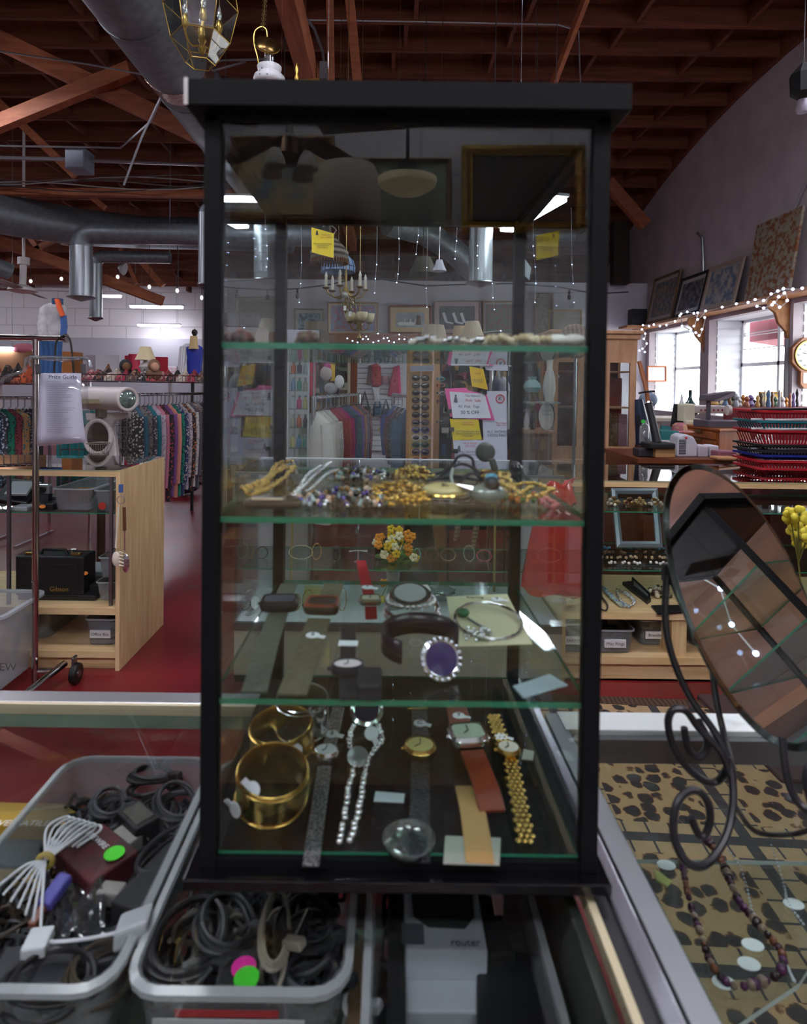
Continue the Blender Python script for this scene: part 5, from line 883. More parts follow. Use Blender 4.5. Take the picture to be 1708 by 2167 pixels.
o = thing('ladle', 'thin cream ladle handle hanging between the fork and the spoon', 'utensil', P(257, 1170, 3.14)); B().bar(P(258, 1070, 3.14), P(257, 1170, 3.14), .007, .004).go('handle', mat('b5a878', .5), o); B().tube([P(250, 1160, 3.14), P(249, 1172, 3.14), P(262, 1172, 3.14), P(264, 1160, 3.14)], .004, 6).go('hook', mat('b5a878', .5), o)
o = thing('key_ring', 'cluster of blue tags and wire ties at the showcase corner', 'key ring', P(258, 1070, 3.14)); B().ring(P(256, 1058, 3.14), Y_, .02, .002, 18, 5).go('ring', STEEL, o); B().bar(P(256, 1025, 3.14), P(256, 1042, 3.14), .02, .01).go('tag', mat('3f5f9a', .5), o)
# ---------------------------------------------------------------- rolling rack
o = thing('rolling_rack', 'chrome rolling garment rack with a single pole and caster', 'clothes rack', PZ(68, 1455, .05)); CH = mat('b9b2b0', .12, 1); a, c = P(81, 718, 3.0), P(70, 1462, 3.0); a.x = c.x = (a.x + c.x) / 2
B().cyl(a, c, .0155, n=16).go('pole', CH, o, smooth=True)
for y in (1032, 1230): q = P(75, y, 3.0); B().cyl((a.x, 3, q.z - .004), (a.x, 3, q.z + .004), .0175, n=16).go('collar', CH, o, smooth=True)
r0, r1 = P(-60, 712, 3.0), P(137, 716, 3.0); r0.z = r1.z; B().cyl(r0, r1, .0145, n=16).go('rail', CH, o, smooth=True); B().cyl(r1, r1 + V((.012, 0, 0)), .022, n=18).go('end_cap', CH, o, smooth=True)
f0, f1 = P(40, 1480, 2.75), P(137, 1404, 3.04); B().cyl(f0, f1, .017, n=14).go('base_bar', CH, o, smooth=True); B().cyl(P(70, 1420, 3.0), P(110, 1419, 3.02), .014, n=12).go('base_bar', CH, o)
def caster(par, p, r=.045):
    B().ob(p + V((-.012, 0, .045)), (.006, 0, 0), (0, .02, 0), (0, 0, .04)).go('fork', STEEL, par, bev=.003); w_ = B().cyl(p + V((-.02, 0, 0)), p + V((.012, 0, 0)), r, n=22).go('wheel', BLACK, par, smooth=True, bev=.006); B().cyl(p + V((.012, 0, 0)), p + V((.016, 0, 0)), r * .35, n=14).go('hub', STEEL, par)
p = P(144, 1437, 3.22); caster(o, V((PZ(146, 1440, .05).x, 3.03, .05)), .05); p = P(0, 1557, 2.62); caster(o, V((p.x, 2.62, .05)), .05)
# belt loop and hanger on it
o = thing('drive_belt', 'black ribbed rubber belt looped over the rack rail end', 'belt', P(134, 905, 2.97)); q = cat_rom([P(x, y, 2.97) for x, y in ((135, 709), (120, 722), (116, 760), (113, 830), (112, 868), (122, 900), (138, 910), (154, 896), (160, 865), (156, 790), (151, 735), (146, 715), (135, 709))], 6); b = B(); b.tube(q, .0075, 6, flat=.5); b.go('belt', mat('26241f', .6, pat='band', h2='1a1916', scale=60), o, smooth=True)
CLR = glass('e6eef2', 4, .05, .16, 'd5dde2')
o = thing('clear_hanger', 'clear plastic hanger with clips holding the price sheet', 'hanger', P(130, 790, 2.95)); B().tube([P(x, y, 2.95) for x, y in ((2, 812), (8, 800), (52, 785), (56, 757), (66, 755), (130, 762), (184, 758), (190, 765), (193, 778))], .009, 8).go('bar', CLR, o, smooth=True); B().tube([P(65, 775, 2.94), P(62, 765, 2.94), P(66, 755, 2.94), P(180, 757, 2.94)], .006, 6).go('bar', CLR, o, smooth=True)
for x in (80, 176): B().bar(P(x, 770, 2.93), P(x + 1, 792, 2.93), .018, .018).go('clip', mat('4a4a4e', .4), o, bev=.003)
o = thing('price_sheet', 'printed price guide sheet in a plastic sleeve hanging under the hanger', 'sheet', P(130, 940, 2.94)); rows = [[P(x0 + (x1 - x0) * i / 8, y, 2.94 + .01 * math.sin(i * .9)) for i in range(9)] for x0, x1, y in ((84, 172, 790), (82, 172, 840), (80, 176, 890), (79, 180, 920), (78, 182, 936))]; rows[-1] = [p + V((0, 0, -.004 * (8 - i) * .6)) for i, p in enumerate(rows[-1])]
B().sheet(rows).go('paper', mat('f0f0fa', .8), o, smooth=True, solid=.0008); rows = [[p + V((.0, -.006, .004)) + V((.035 if i == 8 else 0, 0, 0)) for i, p in enumerate(r)] for r in rows]; B().sheet(rows).go('sleeve', glass('f8f9fc', 1.6, .1, .03), o, smooth=True, solid=.0006)
text("Price Guide", P(133, 798, 2.925), .028, mat('55556a', .6), o); b = B()
for k in range(24):
    a, c = P(98, 808 + k * 4.6, 2.928), P(98 + R.uniform(28, 62), 808 + k * 4.6, 2.928); b.bar(a, c, .0016, .001)
b.go('print_lines', mat('77778a', .7), o)
# big tub at the frame edge
o = tub(P(-90, 1300, 2.9).x, P(88, 1300, 3.1).x, 2.75, 3.12, .06, P(60, 1250, 3.12).z, 'large frosted tub standing on the rack base at the frame edge', .022, .05, .035, mt=glass('eceeef', .8, .2, .24, 'd8dcde')); text('NEW', P(8, 1412, 2.78), .05, mat('55504a', .6), o)
# ================================================================ clothes
def garment(name, label, top, rail_dir, w_, ln, th, mt, group, cat, sleeve=True, hang=True):
    top = V(top); d = V(rail_dir).normalized(); s = d.cross(Z_).normalized(); o = thing(name, label, cat, top - Z_ * ln, group); rows = []
    prof = [(.03, .12, .5), (.0, .30, .7), (-.03, .72, .8), (-.07, .96, 1), (-.14, 1, 1.1), (-.35, .9, 1.2), (-.6, .94, 1.15), (-.85, 1.0, 1.2), (-1.0, 1.04, 1.1)]; ph = R.uniform(0, 6)
    for z, ww, tt in prof:
        row = []
        for j in range(24):
            t = 6.283 * j / 24; f = 1 + .22 * math.sin(4 * t + ph + z * 2) * min(1, -z + .1); x = s * (w_ / 2 * ww * math.cos(t)); y = d * (th / 2 * tt * math.sin(t) * f); row.append(top + x + y + Z_ * (ln * z if z < -.2 else z * .7 - .06))
        rows.append(row)
    B().sheet(rows, wrap=True).go('body', mt, o, smooth=True)
    if sleeve:
        for q in (-1, 1): b = B(); p0 = top + s * q * w_ * .44 - Z_ * .12; b.tube([p0, p0 + s * q * .03 - Z_ * ln * .25, p0 + s * q * .02 - Z_ * ln * .5, p0 + s * q * .01 - Z_ * ln * .72], .05, 8, rs=[.05, .05, .045, .038], flat=.6); b.go('sleeve', mt, o, smooth=True)
    if hang: B().tube([top - s * w_ * .3 - Z_ * .07, top - Z_ * .02, top + Z_ * .04, top + Z_ * .075 + s * .02, top + Z_ * .06 + s * .035], .005, 5).go('hanger', mat('858b92', .4), o, smooth=True)
    return o
def cloth(h, h2=None, sc_=30, pat='voronoi'): return mat(h, .85, pat=pat if h2 else None, h2=h2, scale=sc_, lo=.3, hi=.45)
def rack(label, a, c, H, group=None):
    a, c = V(a), V(c); o = thing('clothes_rail', label, 'clothes rail', ((a.x + c.x) / 2, (a.y + c.y) / 2, 0)); B().cyl(a, c, .014, n=10).go('rail', CHROME, o, smooth=True); 
    for p in (a, c): B().cyl(V((p.x, p.y, 0)), p, .016, n=10).go('post', CHROME, o, smooth=True); B().bar(V((p.x, p.y - .3, .05)), V((p.x, p.y + .3, .05)), .03, .03).go('foot', CHROME, o)
    return o
def row_of(name, cat, labelf, a, c, specs, w_, ln, th, group, rot=None, **k):
    a, c = V(a), V(c); n = len(specs); d = (c - a).normalized() if rot is None else V(rot)
    for i, (h, h2, w2) in enumerate(specs):
        p = a.lerp(c, (i + .5) / n); garment(name, labelf(i, w2, n), p - Z_ * .06, d, w_ * R.uniform(.94, 1.04), ln * R.uniform(.9, 1.06), th, cloth(h, h2, 45 if h2 else 30), group, cat, **k)
# right-hand clothes run of the left area
A1, A2 = P(272, 836, 5.2), P(440, 836, 6.6); A2.z = A1.z; rack('chrome rail of dresses and blouses behind the tower post', A1 - X_ * .06, A2 + X_ * .1, A1.z)
sp = [('2c2b2e', 'b9b2a6', 'black and white speckled'), ('33586a', None, 'slate blue'), ('6f6a66', '2e3034', 'grey patterned'), ('43404a', 'a89a9a', 'dark leopard'), ('1f6a74', None, 'teal'), ('b9aab4', '8f8494', 'pale lilac'), ('c07a8e', None, 'dusty pink'), ('2a2a33', 'b04a4a', 'black with red flowers'), ('7c4f8f', None, 'purple'), ('d7907e', None, 'coral'), ('1f7f6a', '20304a', 'green and navy'), ('3a3f6a', 'c9c4bc', 'navy and white'), ('b9b0b8', '6a6472', 'grey marled'), ('2f2f33', 'cf7f4a', 'black and orange'), ('c9c4c0', '9a9090', 'cream'), ('5b5864', None, 'smoky grey'), ('77545c', 'c9b9a9', 'wine and beige'), ('8a8288', '4d4750', 'tweed grey'), ('3f3a3c', None, 'charcoal'), ('8b2f3f', '2e2226', 'crimson and black'), ('6a7f5a', '3a3f2f', 'olive')]
row_of('blouse', 'blouse', lambda i, w2, n: w2 + ' blouse ' + ('hanging first on the rail by the white fan' if i == 0 else 'hanging on the rail behind the tower post'), A1, A2, sp, .46, .86, .075, 'blouses on the far rail', rot=(.8, .6, 0))
G1, G2 = P(-30, 842, 5.4), P(74, 842, 5.6); G2.z = G1.z; rack('chrome rail of patterned dresses at the frame edge', G1, G2, G1.z)
sp = [('2f3f52', '9fc3d9', 'blue marbled'), ('3a3a44', 'b9c9d6', 'black and pale blue'), ('1d6f5a', '13302a', 'green swirl'), ('7a3540', '402028', 'maroon'), ('a07a4f', '2f6a78', 'tan and turquoise'), ('1d1c20', '8d8a90', 'black dotted'), ('2a2a2e', None, 'black')]
row_of('dress', 'dress', lambda i, w2, n: w2 + ' dress hanging behind the rolling rack', G1, G2, sp, .3, .72, .07, 'dresses behind the rolling rack', rot=(.35, .95, 0), sleeve=False)
# wire topped shelf with heaps
def heap(label, a, c, dep, cols, h=.1, n=9, name='folded_clothes', group='clothes heaped on the rack tops', nm=0):
    a, c = V(a), V(c); 
    for i in range(n):
        p = a.lerp(c, (i + .5) / n); w_ = (c - a).length / n * .62; b = B(); rows = []
        for j in range(7): rows.append([p + V(((u / 6 * 2 - 1) * w_, (j / 6 * 2 - 1) * dep, max(0, h * (1 - abs(j / 3 - 1) ** 2) * (1 - abs(u / 3 - 1) ** 2) * (1 + .35 * math.sin(u * 2 + j * 1.7 + i))))) for u in range(7)])
        o = b.sheet(rows).go(name, cloth(*cols[i % len(cols)]), smooth=True, solid=.006); tag(o, label, 'clothes', group)
def wiretop(label, a, c, dep):
    a, c = V(a), V(c); o = thing('wire_shelf', label, 'wire shelf', (a + c) / 2); b = B(); n = 26
    for i in range(n + 1): p = a.lerp(c, i / n); b.cyl(p - Y_ * dep, p + Y_ * dep, .003, n=4); b.cyl(p - Y_ * dep, p - Y_ * dep + Z_ * .06, .003, n=4)
    b.go('wires', CHROME, o); b = B()
    for k in (-dep, 0, dep): b.cyl(a + Y_ * k, c + Y_ * k, .005, n=5)
    b.cyl(a - Y_ * dep + Z_ * .06, c - Y_ * dep + Z_ * .06, .004, n=5); b.go('edge_wires', CHROME, o)
    for p in (a, c): B().cyl(V((p.x, p.y, 0)), p, .012, n=8).go('post', CHROME, o)
W1, W2 = P(190, 822, 5.3), P(440, 822, 5.9); W1.z = W2.z = 1.50; wiretop('wire shelf of scarves over the far clothes rail', W1, W2, .25)
heap('scarf lying in the heap on the wire shelf', W1 + Z_ * .01, W2 + Z_ * .01, .2, [('8f3a40', 'c9a9a0'), ('2d2628', '8a5a50'), ('c9b9a9', '8f8478'), ('a33a4a', '2a2a2e'), ('5a4a44', 'b98a6a'), ('3a3638', 'c9c4c0'), ('b04a4a', '2e2e33')], .09, 12)
W3, W4 = P(-50, 835, 5.3), P(76, 835, 5.3); W3.z = W4.z = 1.47; wiretop('wire shelf of dark clothes behind the rolling rack', W3, W4, .22)
heap('dark garment heaped behind the hanging price sheet', W3 + Z_ * .01, W4 + Z_ * .01, .18, [('232125', '4a4248'), ('b5522f', '6a2f28'), ('33302f', '7a5a50')], .13, 5, name='dark_clothes', group='dark clothes on the wire shelf')
o = thing('grid_panel', 'chromed wire grid panel below the oval mirror pedestal', 'grid panel', P(200, 970, 4.9)); b = B()
for k in range(8): x = 128 + k * 20; b.cyl(P(x, 895, 4.9), P(x, 1030, 4.9), .004, n=5)
for y in range(900, 1030, 17): b.cyl(P(128, y, 4.9), P(268, y, 4.9), .004, n=5)
b.go('wires', CHROME, o)
for h, h2, lb, x, x1 in (('1f6f70', None, 'teal cloth hanging behind the wire grid', 120, 180), ('2b6f6a', '174a48', 'darker teal cloth behind the wire grid', 180, 205)): a = P(x, 930, 5.3); c = P(x1, 930, 5.3); tag(B().sheet([[V((a.x + (c.x - a.x) * i / 12, 5.3 + .02 * math.sin(i * 1.9), z)) for i in range(13)] for z in (1.25, .9, .5)]).go('teal_cloth', cloth(h, h2, 12, 'noise'), smooth=True, solid=.01), lb, 'cloth')
# white tubular appliance and oval pedestal
o = thing('table_heater', 'white tubular appliance with a round glass end lying on the pedestal', 'appliance', P(235, 872, 4.6)); a, c = P(172, 845, 4.75), P(270, 845, 4.45); a.z = c.z; PW = mat('c9c2c0', .4)
B().cyl(a, c, .088, n=28).go('body', PW, o, smooth=True, bev=.01); d = (c - a).normalized(); B().ring(c, d, .078, .012, 28, 8).go('end_ring', PW, o, smooth=True); B().lathe(c + d * .001, [(.068, 0), (.05, .012), (0, .016)], 24, d).go('glass_end', mat('5d6f6a', .1, .4, pat='noise', h2='8fa39a', scale=30), o, smooth=True)
m_ = a.lerp(c, .5) - Y_ * .088; B().box(a.x + .06, c.x - .05, m_.y - .03, m_.y + .02, m_.z - .035, m_.z - .002).go('panel', mat('8a8468', .4), o); B().cyl(a.lerp(c, .45) - Z_ * .14, a.lerp(c, .45) - Z_ * .08, .04, n=16).go('neck', mat('6f6a5a', .4), o)
o = thing('vanity_mirror', 'white oval pedestal mirror frame standing under the tubular appliance', 'mirror', P(215, 968, 4.6)); cc = P(207, 925, 4.6); B().ring(cc, Y_, .125, .017, 36, 8, .78).go('frame', PW, o, smooth=True); B().lathe(cc, [(.11, 0), (.11, .004)], 30, Y_, sx=.78).go('mirror_glass', mat('6b625c', .1, .8), o)
B().prism([P(x, y, 4.62) for x, y in ((180, 874), (272, 872), (270, 884), (243, 890), (236, 905), (243, 930), (247, 970), (228, 968), (233, 930), (228, 900), (215, 888), (182, 890))], (0, .06, 0)).go('arm', PW, o, bev=.008); B().box(P(185, 960, 4.5).x, P(250, 960, 4.5).x, 4.5, 4.8, P(200, 972, 4.6).z - .02, P(200, 972, 4.6).z).go('base', PW, o)
o = thing('round_table', 'small dark table under the pedestal mirror behind the showcase', 'table', (P(215, 900, 4.65).x, 4.65, 0)); zz = P(200, 972, 4.6).z - .022; B().cyl((o.location.x, 4.65, zz - .02), (o.location.x, 4.65, zz), .3, n=24).go('top', mat('4a2f22', .5), o); B().cyl((o.location.x, 4.65, 0), (o.location.x, 4.65, zz), .03).go('leg', mat('4a2f22', .5), o)
b = B(); [b.cyl(P(188 + k * 5, 938, 4.5), P(190 + k * 4.4, 962, 4.5), .002, n=4) for k in range(9)]; b.ring(P(208, 938, 4.5), Z_, .08, .004, 20, 5); b.ring(P(208, 962, 4.5), Z_, .07, .004, 20, 5); tag(b.go('wire_basket', mat('8d8478', .4, .6)), 'small wire basket in front of the pedestal mirror', 'basket')
# mannequins
def torso(o, cx, Y, yt, yb, hw, mt, nm, waist=.75, arms=True, wz=None):
    rows = []
    for f, k in ((0, .25), (.03, .5), (.08, .85), (.16, 1.0), (.35, .95), (.6, waist), (.8, .9), (1, 1.0)):
        y = yt + (yb - yt) * f; c = P(cx, y, Y); w_ = (P(cx + hw, y, Y) - c).x; rows.append([c + V((w_ * k * math.cos(t), w_ * k * .5 * math.sin(t), 0)) for t in [6.283 * j / 20 for j in range(20)]])
    return B().sheet(rows, wrap=True).go(nm, mt, o, smooth=True)
o = thing('mannequin', 'mannequin in a white jacket with orange collar over a denim skirt', 'mannequin', P(108, 790, 6.5)); JK = mat('c9c6c9', .8, pat='noise', h2='a7a5aa', scale=12)
torso(o, 114, 6.5, 641, 712, 27, JK, 'jacket', .9); torso(o, 106, 6.5, 705, 805, 26, mat('3f6aa0', .8, pat='wave', h2='345a8c', scale=6), 'skirt', .95); B().tube([P(121, 634, 6.44), P(127, 655, 6.38), P(134, 670, 6.36)], .028, 8, flat=.5).go('collar', mat('d4551f', .7), o, smooth=True); B().cyl(P(122, 645, 6.5), P(122, 632, 6.5), .055, n=14).go('neck', mat('34507a', .5), o); B().tube([P(95, 655, 6.5), P(90, 690, 6.45), P(92, 715, 6.4)], .055, 9).go('sleeve', JK, o, smooth=True)
B().tube([P(134, 668, 6.37), P(136, 690, 6.37), P(134, 712, 6.38)], .035, 7, flat=.5).go('shirt', mat('4a6fb0', .7), o, smooth=True)
c = P(106, 800, 6.5); B().cyl((c.x, 6.5, 0), (c.x, 6.5, c.z + .05), .02).go('stand', CHROME, o)
o = thing('mannequin', 'dress form with black neck knob in a blue top and white striped cardigan', 'mannequin', P(405, 805, 7.2)); torso(o, 412, 7.2, 728, 808, 19, mat('2336a0', .5), 'top', .8); torso(o, 398, 7.25, 727, 808, 17, mat('d9d9dc', .8, pat='wave', h2='b4b5bb', scale=12), 'cardigan', .95); B().lathe(P(410, 735, 7.15), [(.06, -.02), (.045, .05), (.04, .13)], 16).go('neck', mat('c3a878', .6), o, smooth=True); B().lathe(P(412, 716, 7.15), [(.02, 0), (.018, .03), (.035, .06), (.03, .09), (0, .11)], 14).go('neck_knob', BLACK, o, smooth=True); B().cyl((P(408, 800, 7.2).x, 7.2, 0), P(408, 800, 7.2), .02).go('stand', INK, o); B().tube([P(389, 735, 7.2), P(386, 770, 7.15), P(388, 806, 7.12)], .05, 8).go('sleeve', mat('d9d9dc', .8, pat='wave', h2='b4b5bb', scale=12), o, smooth=True)
def pleated(label, cx, yt, yb, w0, w1, Y, h, par=None, base=None, name='table_lamp', yb2=None, hat=False, pl=24, group=None):
    o = thing(name, label, 'lamp shade' if name == 'lamp_shade' else 'lamp', P(cx, yb2 or yb, Y), group); rows = []
    for f, w_ in ((0, w0), (.5, (w0 + w1) / 2 - (w1 - w0) * .06), (1, w1)):
        c = P(cx, yt + (yb - yt) * f, Y); r_ = w_ / 2 / F * Y; rows.append([c + V((r_ * (1 + .02 * (j % 2)) * math.cos(6.283 * j / (pl * 2)), r_ * (1 + .02 * (j % 2)) * math.sin(6.283 * j / (pl * 2)), 0)) for j in range(pl * 2)])
    B().sheet(rows, wrap=True).go('shade', mat(h, .8), o, solid=.002)
    if base:
        c = P(cx, yb, Y); e = P(cx, yb2, Y); hh = c.z - e.z; B().lathe(V((c.x, Y, e.z)), [(.04, 0), (.05, hh * .1), (.03, hh * .25), (.06, hh * .6), (.02, hh * .9), (.012, hh * 1.3)], 16).go('base', mat(base, .35), o, smooth=True)
    return o
pleated('table lamp with a floral cream shade on the scarf shelf', 308, 734, 762, 20, 42, 5.6, 'd6c7a0', base='c9c7c4', yb2=797, pl=12)
for lb, x, y, cols in (('dark haired plush doll head on the scarf shelf', 266, 798, ('2b2a30', '7a5236')), ('brown haired doll head by the table lamp', 326, 798, ('7a5a44', 'c9987c'))):
    o = thing('doll_head', lb, 'doll', P(x, y, 5.5)); B().sph(P(x, y - 24, 5.5), .06, 10, (.9, .9, 1)).go('hair', mat(cols[0], .8), o, smooth=True); B().sph(P(x + 2, y - 22, 5.45), .04, 9, (.9, .8, 1)).go('face', mat(cols[1], .7), o, smooth=True); B().sph(P(x, y - 6, 5.5), .065, 9, (1.1, .8, .9)).go('body', mat(cols[0], .8), o, smooth=True)
o = thing('shoe', 'brown leather shoe resting on the scarf shelf', 'shoe', P(225, 797, 5.5)); B().tube([P(210, 793, 5.5), P(222, 790, 5.48), P(232, 784, 5.46)], .03, 9, rs=[.015, .03, .028]).go('upper', mat('5c4230', .5), o, smooth=True); B().prism([P(222, 782, 5.47), P(228, 770, 5.47), P(231, 783, 5.47)], (0, .03, 0)).go('tongue', mat('7a5a3c', .5), o)
SS = P(200, 800, 9).z; ss = thing('storage_shelf', 'long plain shelf on posts behind the clothes, holding boards and cartons', 'shelf', (P(160, 800, 9).x, 9.2, 0)); B().box(P(-30, 800, 9).x, P(352, 800, 9).x, 8.9, 9.5, SS - .03, SS).go('board', mat('b9b4b4', .6), ss)
for x in (-25, 160, 346): B().box(P(x, 800, 9).x, P(x, 800, 9).x + .05, 9.2, 9.25, 0, SS - .03).go('post', mat('b9b4b4', .6), ss)
for lb, x0, y0, x1, y1, Y, h, nm in (('plain white board standing on the shelf behind the scarves', 202, 751, 250, 797, 9, 'cfcfd6', 'white_board'), ('red poster behind the dark haired doll', 251, 751, 275, 800, 9.1, 'b01f32', 'poster'), ('red poster behind the brown haired doll', 316, 754, 344, 801, 9.1, 'b01f32', 'poster'), ('brown cardboard carton at the frame edge behind the rack', -20, 742, 72, 787, 8, '8a6242', 'carton'), ('orange brown carton beside the denim skirt', 131, 744, 152, 776, 8, 'b5733c', 'carton'), ('grey cushion cover board behind the hanger', 168, 750, 200, 787, 9.2, 'a39aa4', 'board')):
    tag(B().box(P(x0, y0, 9).x, P(x1, y0, 9).x, 9 + (Y > 9) * .2, 9.03 + (Y > 9) * .2 + .3 * (nm == 'carton'), SS, P(x0, y0, 9).z).go(nm, mat(h, .7), bev=.004), lb, nm.replace('_', ' '))
tag(B().sph(P(53, 738, 9.1), .16, 10, (1.2, 1, .5)).go('pink_hat', mat('c06a7c', .7), smooth=True), 'pink hat lying on the brown cardboard carton', 'hat'); c = P(283, 755, 9.1); c.z = SS; tag(B().lathe(c, [(.08, 0), (.1, .1), (.085, .28), (.07, .36)], 14).go('pink_bottle', mat('c9264f', .5), smooth=True), 'bright pink container beside the table lamp shade', 'container')
o = thing('wall_sign', 'small white sign with red lettering on the grey wall', 'sign', P(362, 792, 14.3)); c = P(362, 784, 14.3); B().box(c.x - .13, c.x + .13, 14.3, 14.33, c.z - .1, c.z + .1).go('board', mat('d0cdd4', .6), o); text('NOTICE\nSTAFF', c - Y_ * .002, .07, mat('b04a55', .6), o)
c = PZ(385, 1046, 0); tag(B().sph(c + Z_ * .12, .22, 10, (1.1, 1, .5)).go('purple_bundle', mat('2c1638', .8, pat='noise', h2='17131c', scale=12), smooth=True), 'dark purple cloth bundle on the red floor under the far rail', 'bundle')
o = thing('ceiling_fan', 'white ceiling fan hanging from the roof at the frame edge', 'fan', P(48, 620, 9)); a, c = P(50, 550, 9), P(48, 602, 9); B().cyl(a, c, .045).go('rod', mat('cfcac9', .5), o, smooth=True); B().cyl(P(50, 548, 9) + Z_ * .02, P(50, 560, 9), .08).go('canopy', mat('cfcac9', .5), o); B().lathe(P(48, 620, 9), [(.1, 0), (.2, .03), (.18, .07), (.06, .12)], 20).go('motor', mat('cfcac9', .5), o, smooth=True)
for k in range(4):
    t = math.radians(12 + 90 * k); c = P(48, 613, 9); B().ob(c + V((math.cos(t), math.sin(t), 0)) * .52, V((math.cos(t), math.sin(t), 0)) * .36, V((-math.sin(t), math.cos(t), .15)) * .06, Z_ * .005).go('blade', mat('8f8683', .6), o)
B().cyl(P(50, 548, 9), V((P(50, 548, 9).x, 9, zc(9))), .02).go('rod', mat('cfcac9', .5), o)
# ================================================================ pictures
def framed(label, x0, y0, x1, y1, Y, fh, mh, art, fw=.035, lean=0, cat='picture', group=None, wm=.05, side=None, q=None, name='framed_picture'):
    q = q or [P(x0, y0, Y), P(x1, y0, Y), P(x1, y1, Y), P(x0, y1, Y)]; o = thing(name, label, cat, (q[2] + q[3]) / 2, group); inn, n = mitre(q, fw, .025, mat(fh, .5), o)
    B().prism([p - n * .012 for p in inn], -n * .006).go('mount', mat(mh, .8), o); xr, yr = (inn[1] - inn[0]).normalized(), (inn[3] - inn[0]).normalized(); a = [inn[0] + xr * wm + yr * wm, inn[1] - xr * wm + yr * wm, inn[2] - xr * wm - yr * wm, inn[3] + xr * wm - yr * wm]
    if art: B().prism([p - n * .0105 for p in a], -n * .002).go('print', art, o)
    return o, a, n
def art(h, h2, s=5, st=None): return mat(h, .7, pat='noise', h2=h2, scale=s * 2, det=8, lo=.42, hi=.58, stretch=st)
YP = 11.08
framed('framed blue grey house print on the ledge, smallest in the row', 622, 653, 687, 709, YP, '6f6a55', '9fa79a', art('7fa0ae', '4c5a60', 9), .03)
o, a, n = framed('wide framed flower shelf print behind the chandelier', 693, 639, 801, 708, YP, '9c7f5c', 'cbb99f', art('8f9fc4', 'a9788c', 7), .03, wm=.03)
o, a, n = framed('brown framed goose and lighthouse print on the ledge', 822, 645, 914, 708, YP, '7b4a30', 'd3b888', art('9aa7ae', 'a9b2b2', 5), .045, wm=.09)
m3 = (a[2] + a[3]) / 2 + n * .004; w3 = (a[1] - a[0]).length; hz = a[0].z - a[3].z
for k, t in enumerate((-.32, -.12, .04)): b = B(); p = m3 + X_ * w3 * t + Z_ * hz * .22; b.sph(p, .05, 6, (1.4, .1, .7)); b.tube([p + V((.05, 0, .02)), p + V((.07, 0, .09))], .012, 5); b.go('goose', mat('d9dcd8', .7), o, smooth=True)
p = m3 + X_ * w3 * .3; B().lathe(p + Z_ * hz * .15, [(.05, 0), (.035, hz * .5), (.045, hz * .52), (.03, hz * .65)], 10, sy=.1).go('lighthouse', mat('7a6a58', .7), o)
o, a, n = framed('framed beach chairs print with a mauve mount', 918, 636, 1017, 708, YP, '84706a', 'b9a3a3', art('4b5462', '39404a', 6), .03, wm=.07)
m3 = (a[2] + a[3]) / 2 + n * .004; w3 = (a[1] - a[0]).length
for t in (-.3, -.02, .2): p = m3 + X_ * w3 * t + Z_ * .12; B().bar(p, p + V((-.06, 0, .17)), .05, .006, Y_).go('deck_chair', mat('dfe2e8', .6), o); B().bar(p, p + V((.12, 0, -.02)), .03, .006, Y_).go('deck_chair', mat('dfe2e8', .6), o)
framed('framed red garden print with a tan path', 1021, 637, 1108, 712, YP, '8f765c', 'a3a0a0', art('8f6a6a', '6f7f7a', 8), .03, wm=.03)
framed('tall dark gold picture half hidden by the tower post', 1131, 620, 1172, 710, YP, '5e4630', '7d6f60', art('5d5f58', '8a8578', 8), .05, wm=.05)
framed('plain pale framed board high behind the left tower glass', 500, 627, 592, 708, YP, 'a89f8a', 'b4b5b0', None, .02)
framed('gold edged mirror behind the striped bowl', 1160, 655, 1232, 712, YP, 'b08a3c', '9a9488', None, .03)
# right wall pictures leaning on the shelf
def wallpic(label, xa, yta, yba, xb, ytb, ybb, fh, mh, art_, fw=.04, wm=.06, canvas=False):
    q = [PX(xa, yta, XR - .06), PX(xb, ytb, XR - .06), PX(xb - 0, ybb, XR - .20), PX(xa, yba, XR - .20)]; q[3].z = q[2].z = 2.603; q[0].y = max(q[3].y, q[0].y) if 0 else q[0].y
    ya, yb = q[3].y, q[2].y; h = max(q[0].z, q[1].z); h = (q[0].z + q[1].z) / 2; q = [V((XR - .05, ya, h)), V((XR - .05, yb, h)), V((XR - .19, yb, 2.603)), V((XR - .19, ya, 2.603))]
    o = thing('framed_picture', label, 'picture', (q[2] + q[3]) / 2); n = (q[1] - q[0]).cross(q[3] - q[0]).normalized(); n = n if n.x < 0 else -n; xr, yr = (q[1] - q[0]).normalized(), (q[3] - q[0]).normalized()
    def ins(w_): return [q[0] + xr * w_ + yr * w_, q[1] - xr * w_ + yr * w_, q[2] - xr * w_ - yr * w_, q[3] + xr * w_ - yr * w_]
    if canvas: B().prism(q, n * .03).go('canvas', art_, o); return o
    b = B(); i1 = ins(fw); b.sheet([[p for p in q], [p + n * .03 for p in q], [p + n * .03 for p in i1], [p + n * .01 for p in i1]], wrap=True); b.go('frame', mat(fh, .5), o); B().prism(ins(fw * .9), n * .01).go('mount', mat(mh, .8), o); B().prism([p + n * .0105 for p in ins(fw + wm)], n * .002).go('print', art_, o); return o
wallpic('brown framed print first on the wall shelf beside the black speaker', 1368, 600, 688, 1422, 578, 672, '6a5238', 'a39a94', art('55606e', '8a7a68', 8))
wallpic('black framed dark print second along the wall shelf', 1424, 600, 676, 1480, 578, 664, '1f1f20', 'b0aca8', art('3a3c44', '6f6f74', 7))
wallpic('pale framed blue boats print third along the wall shelf', 1482, 577, 664, 1553, 550, 645, 'a09080', '9c9a98', art('5f7088', 'aaa49c', 5), .05, .03)
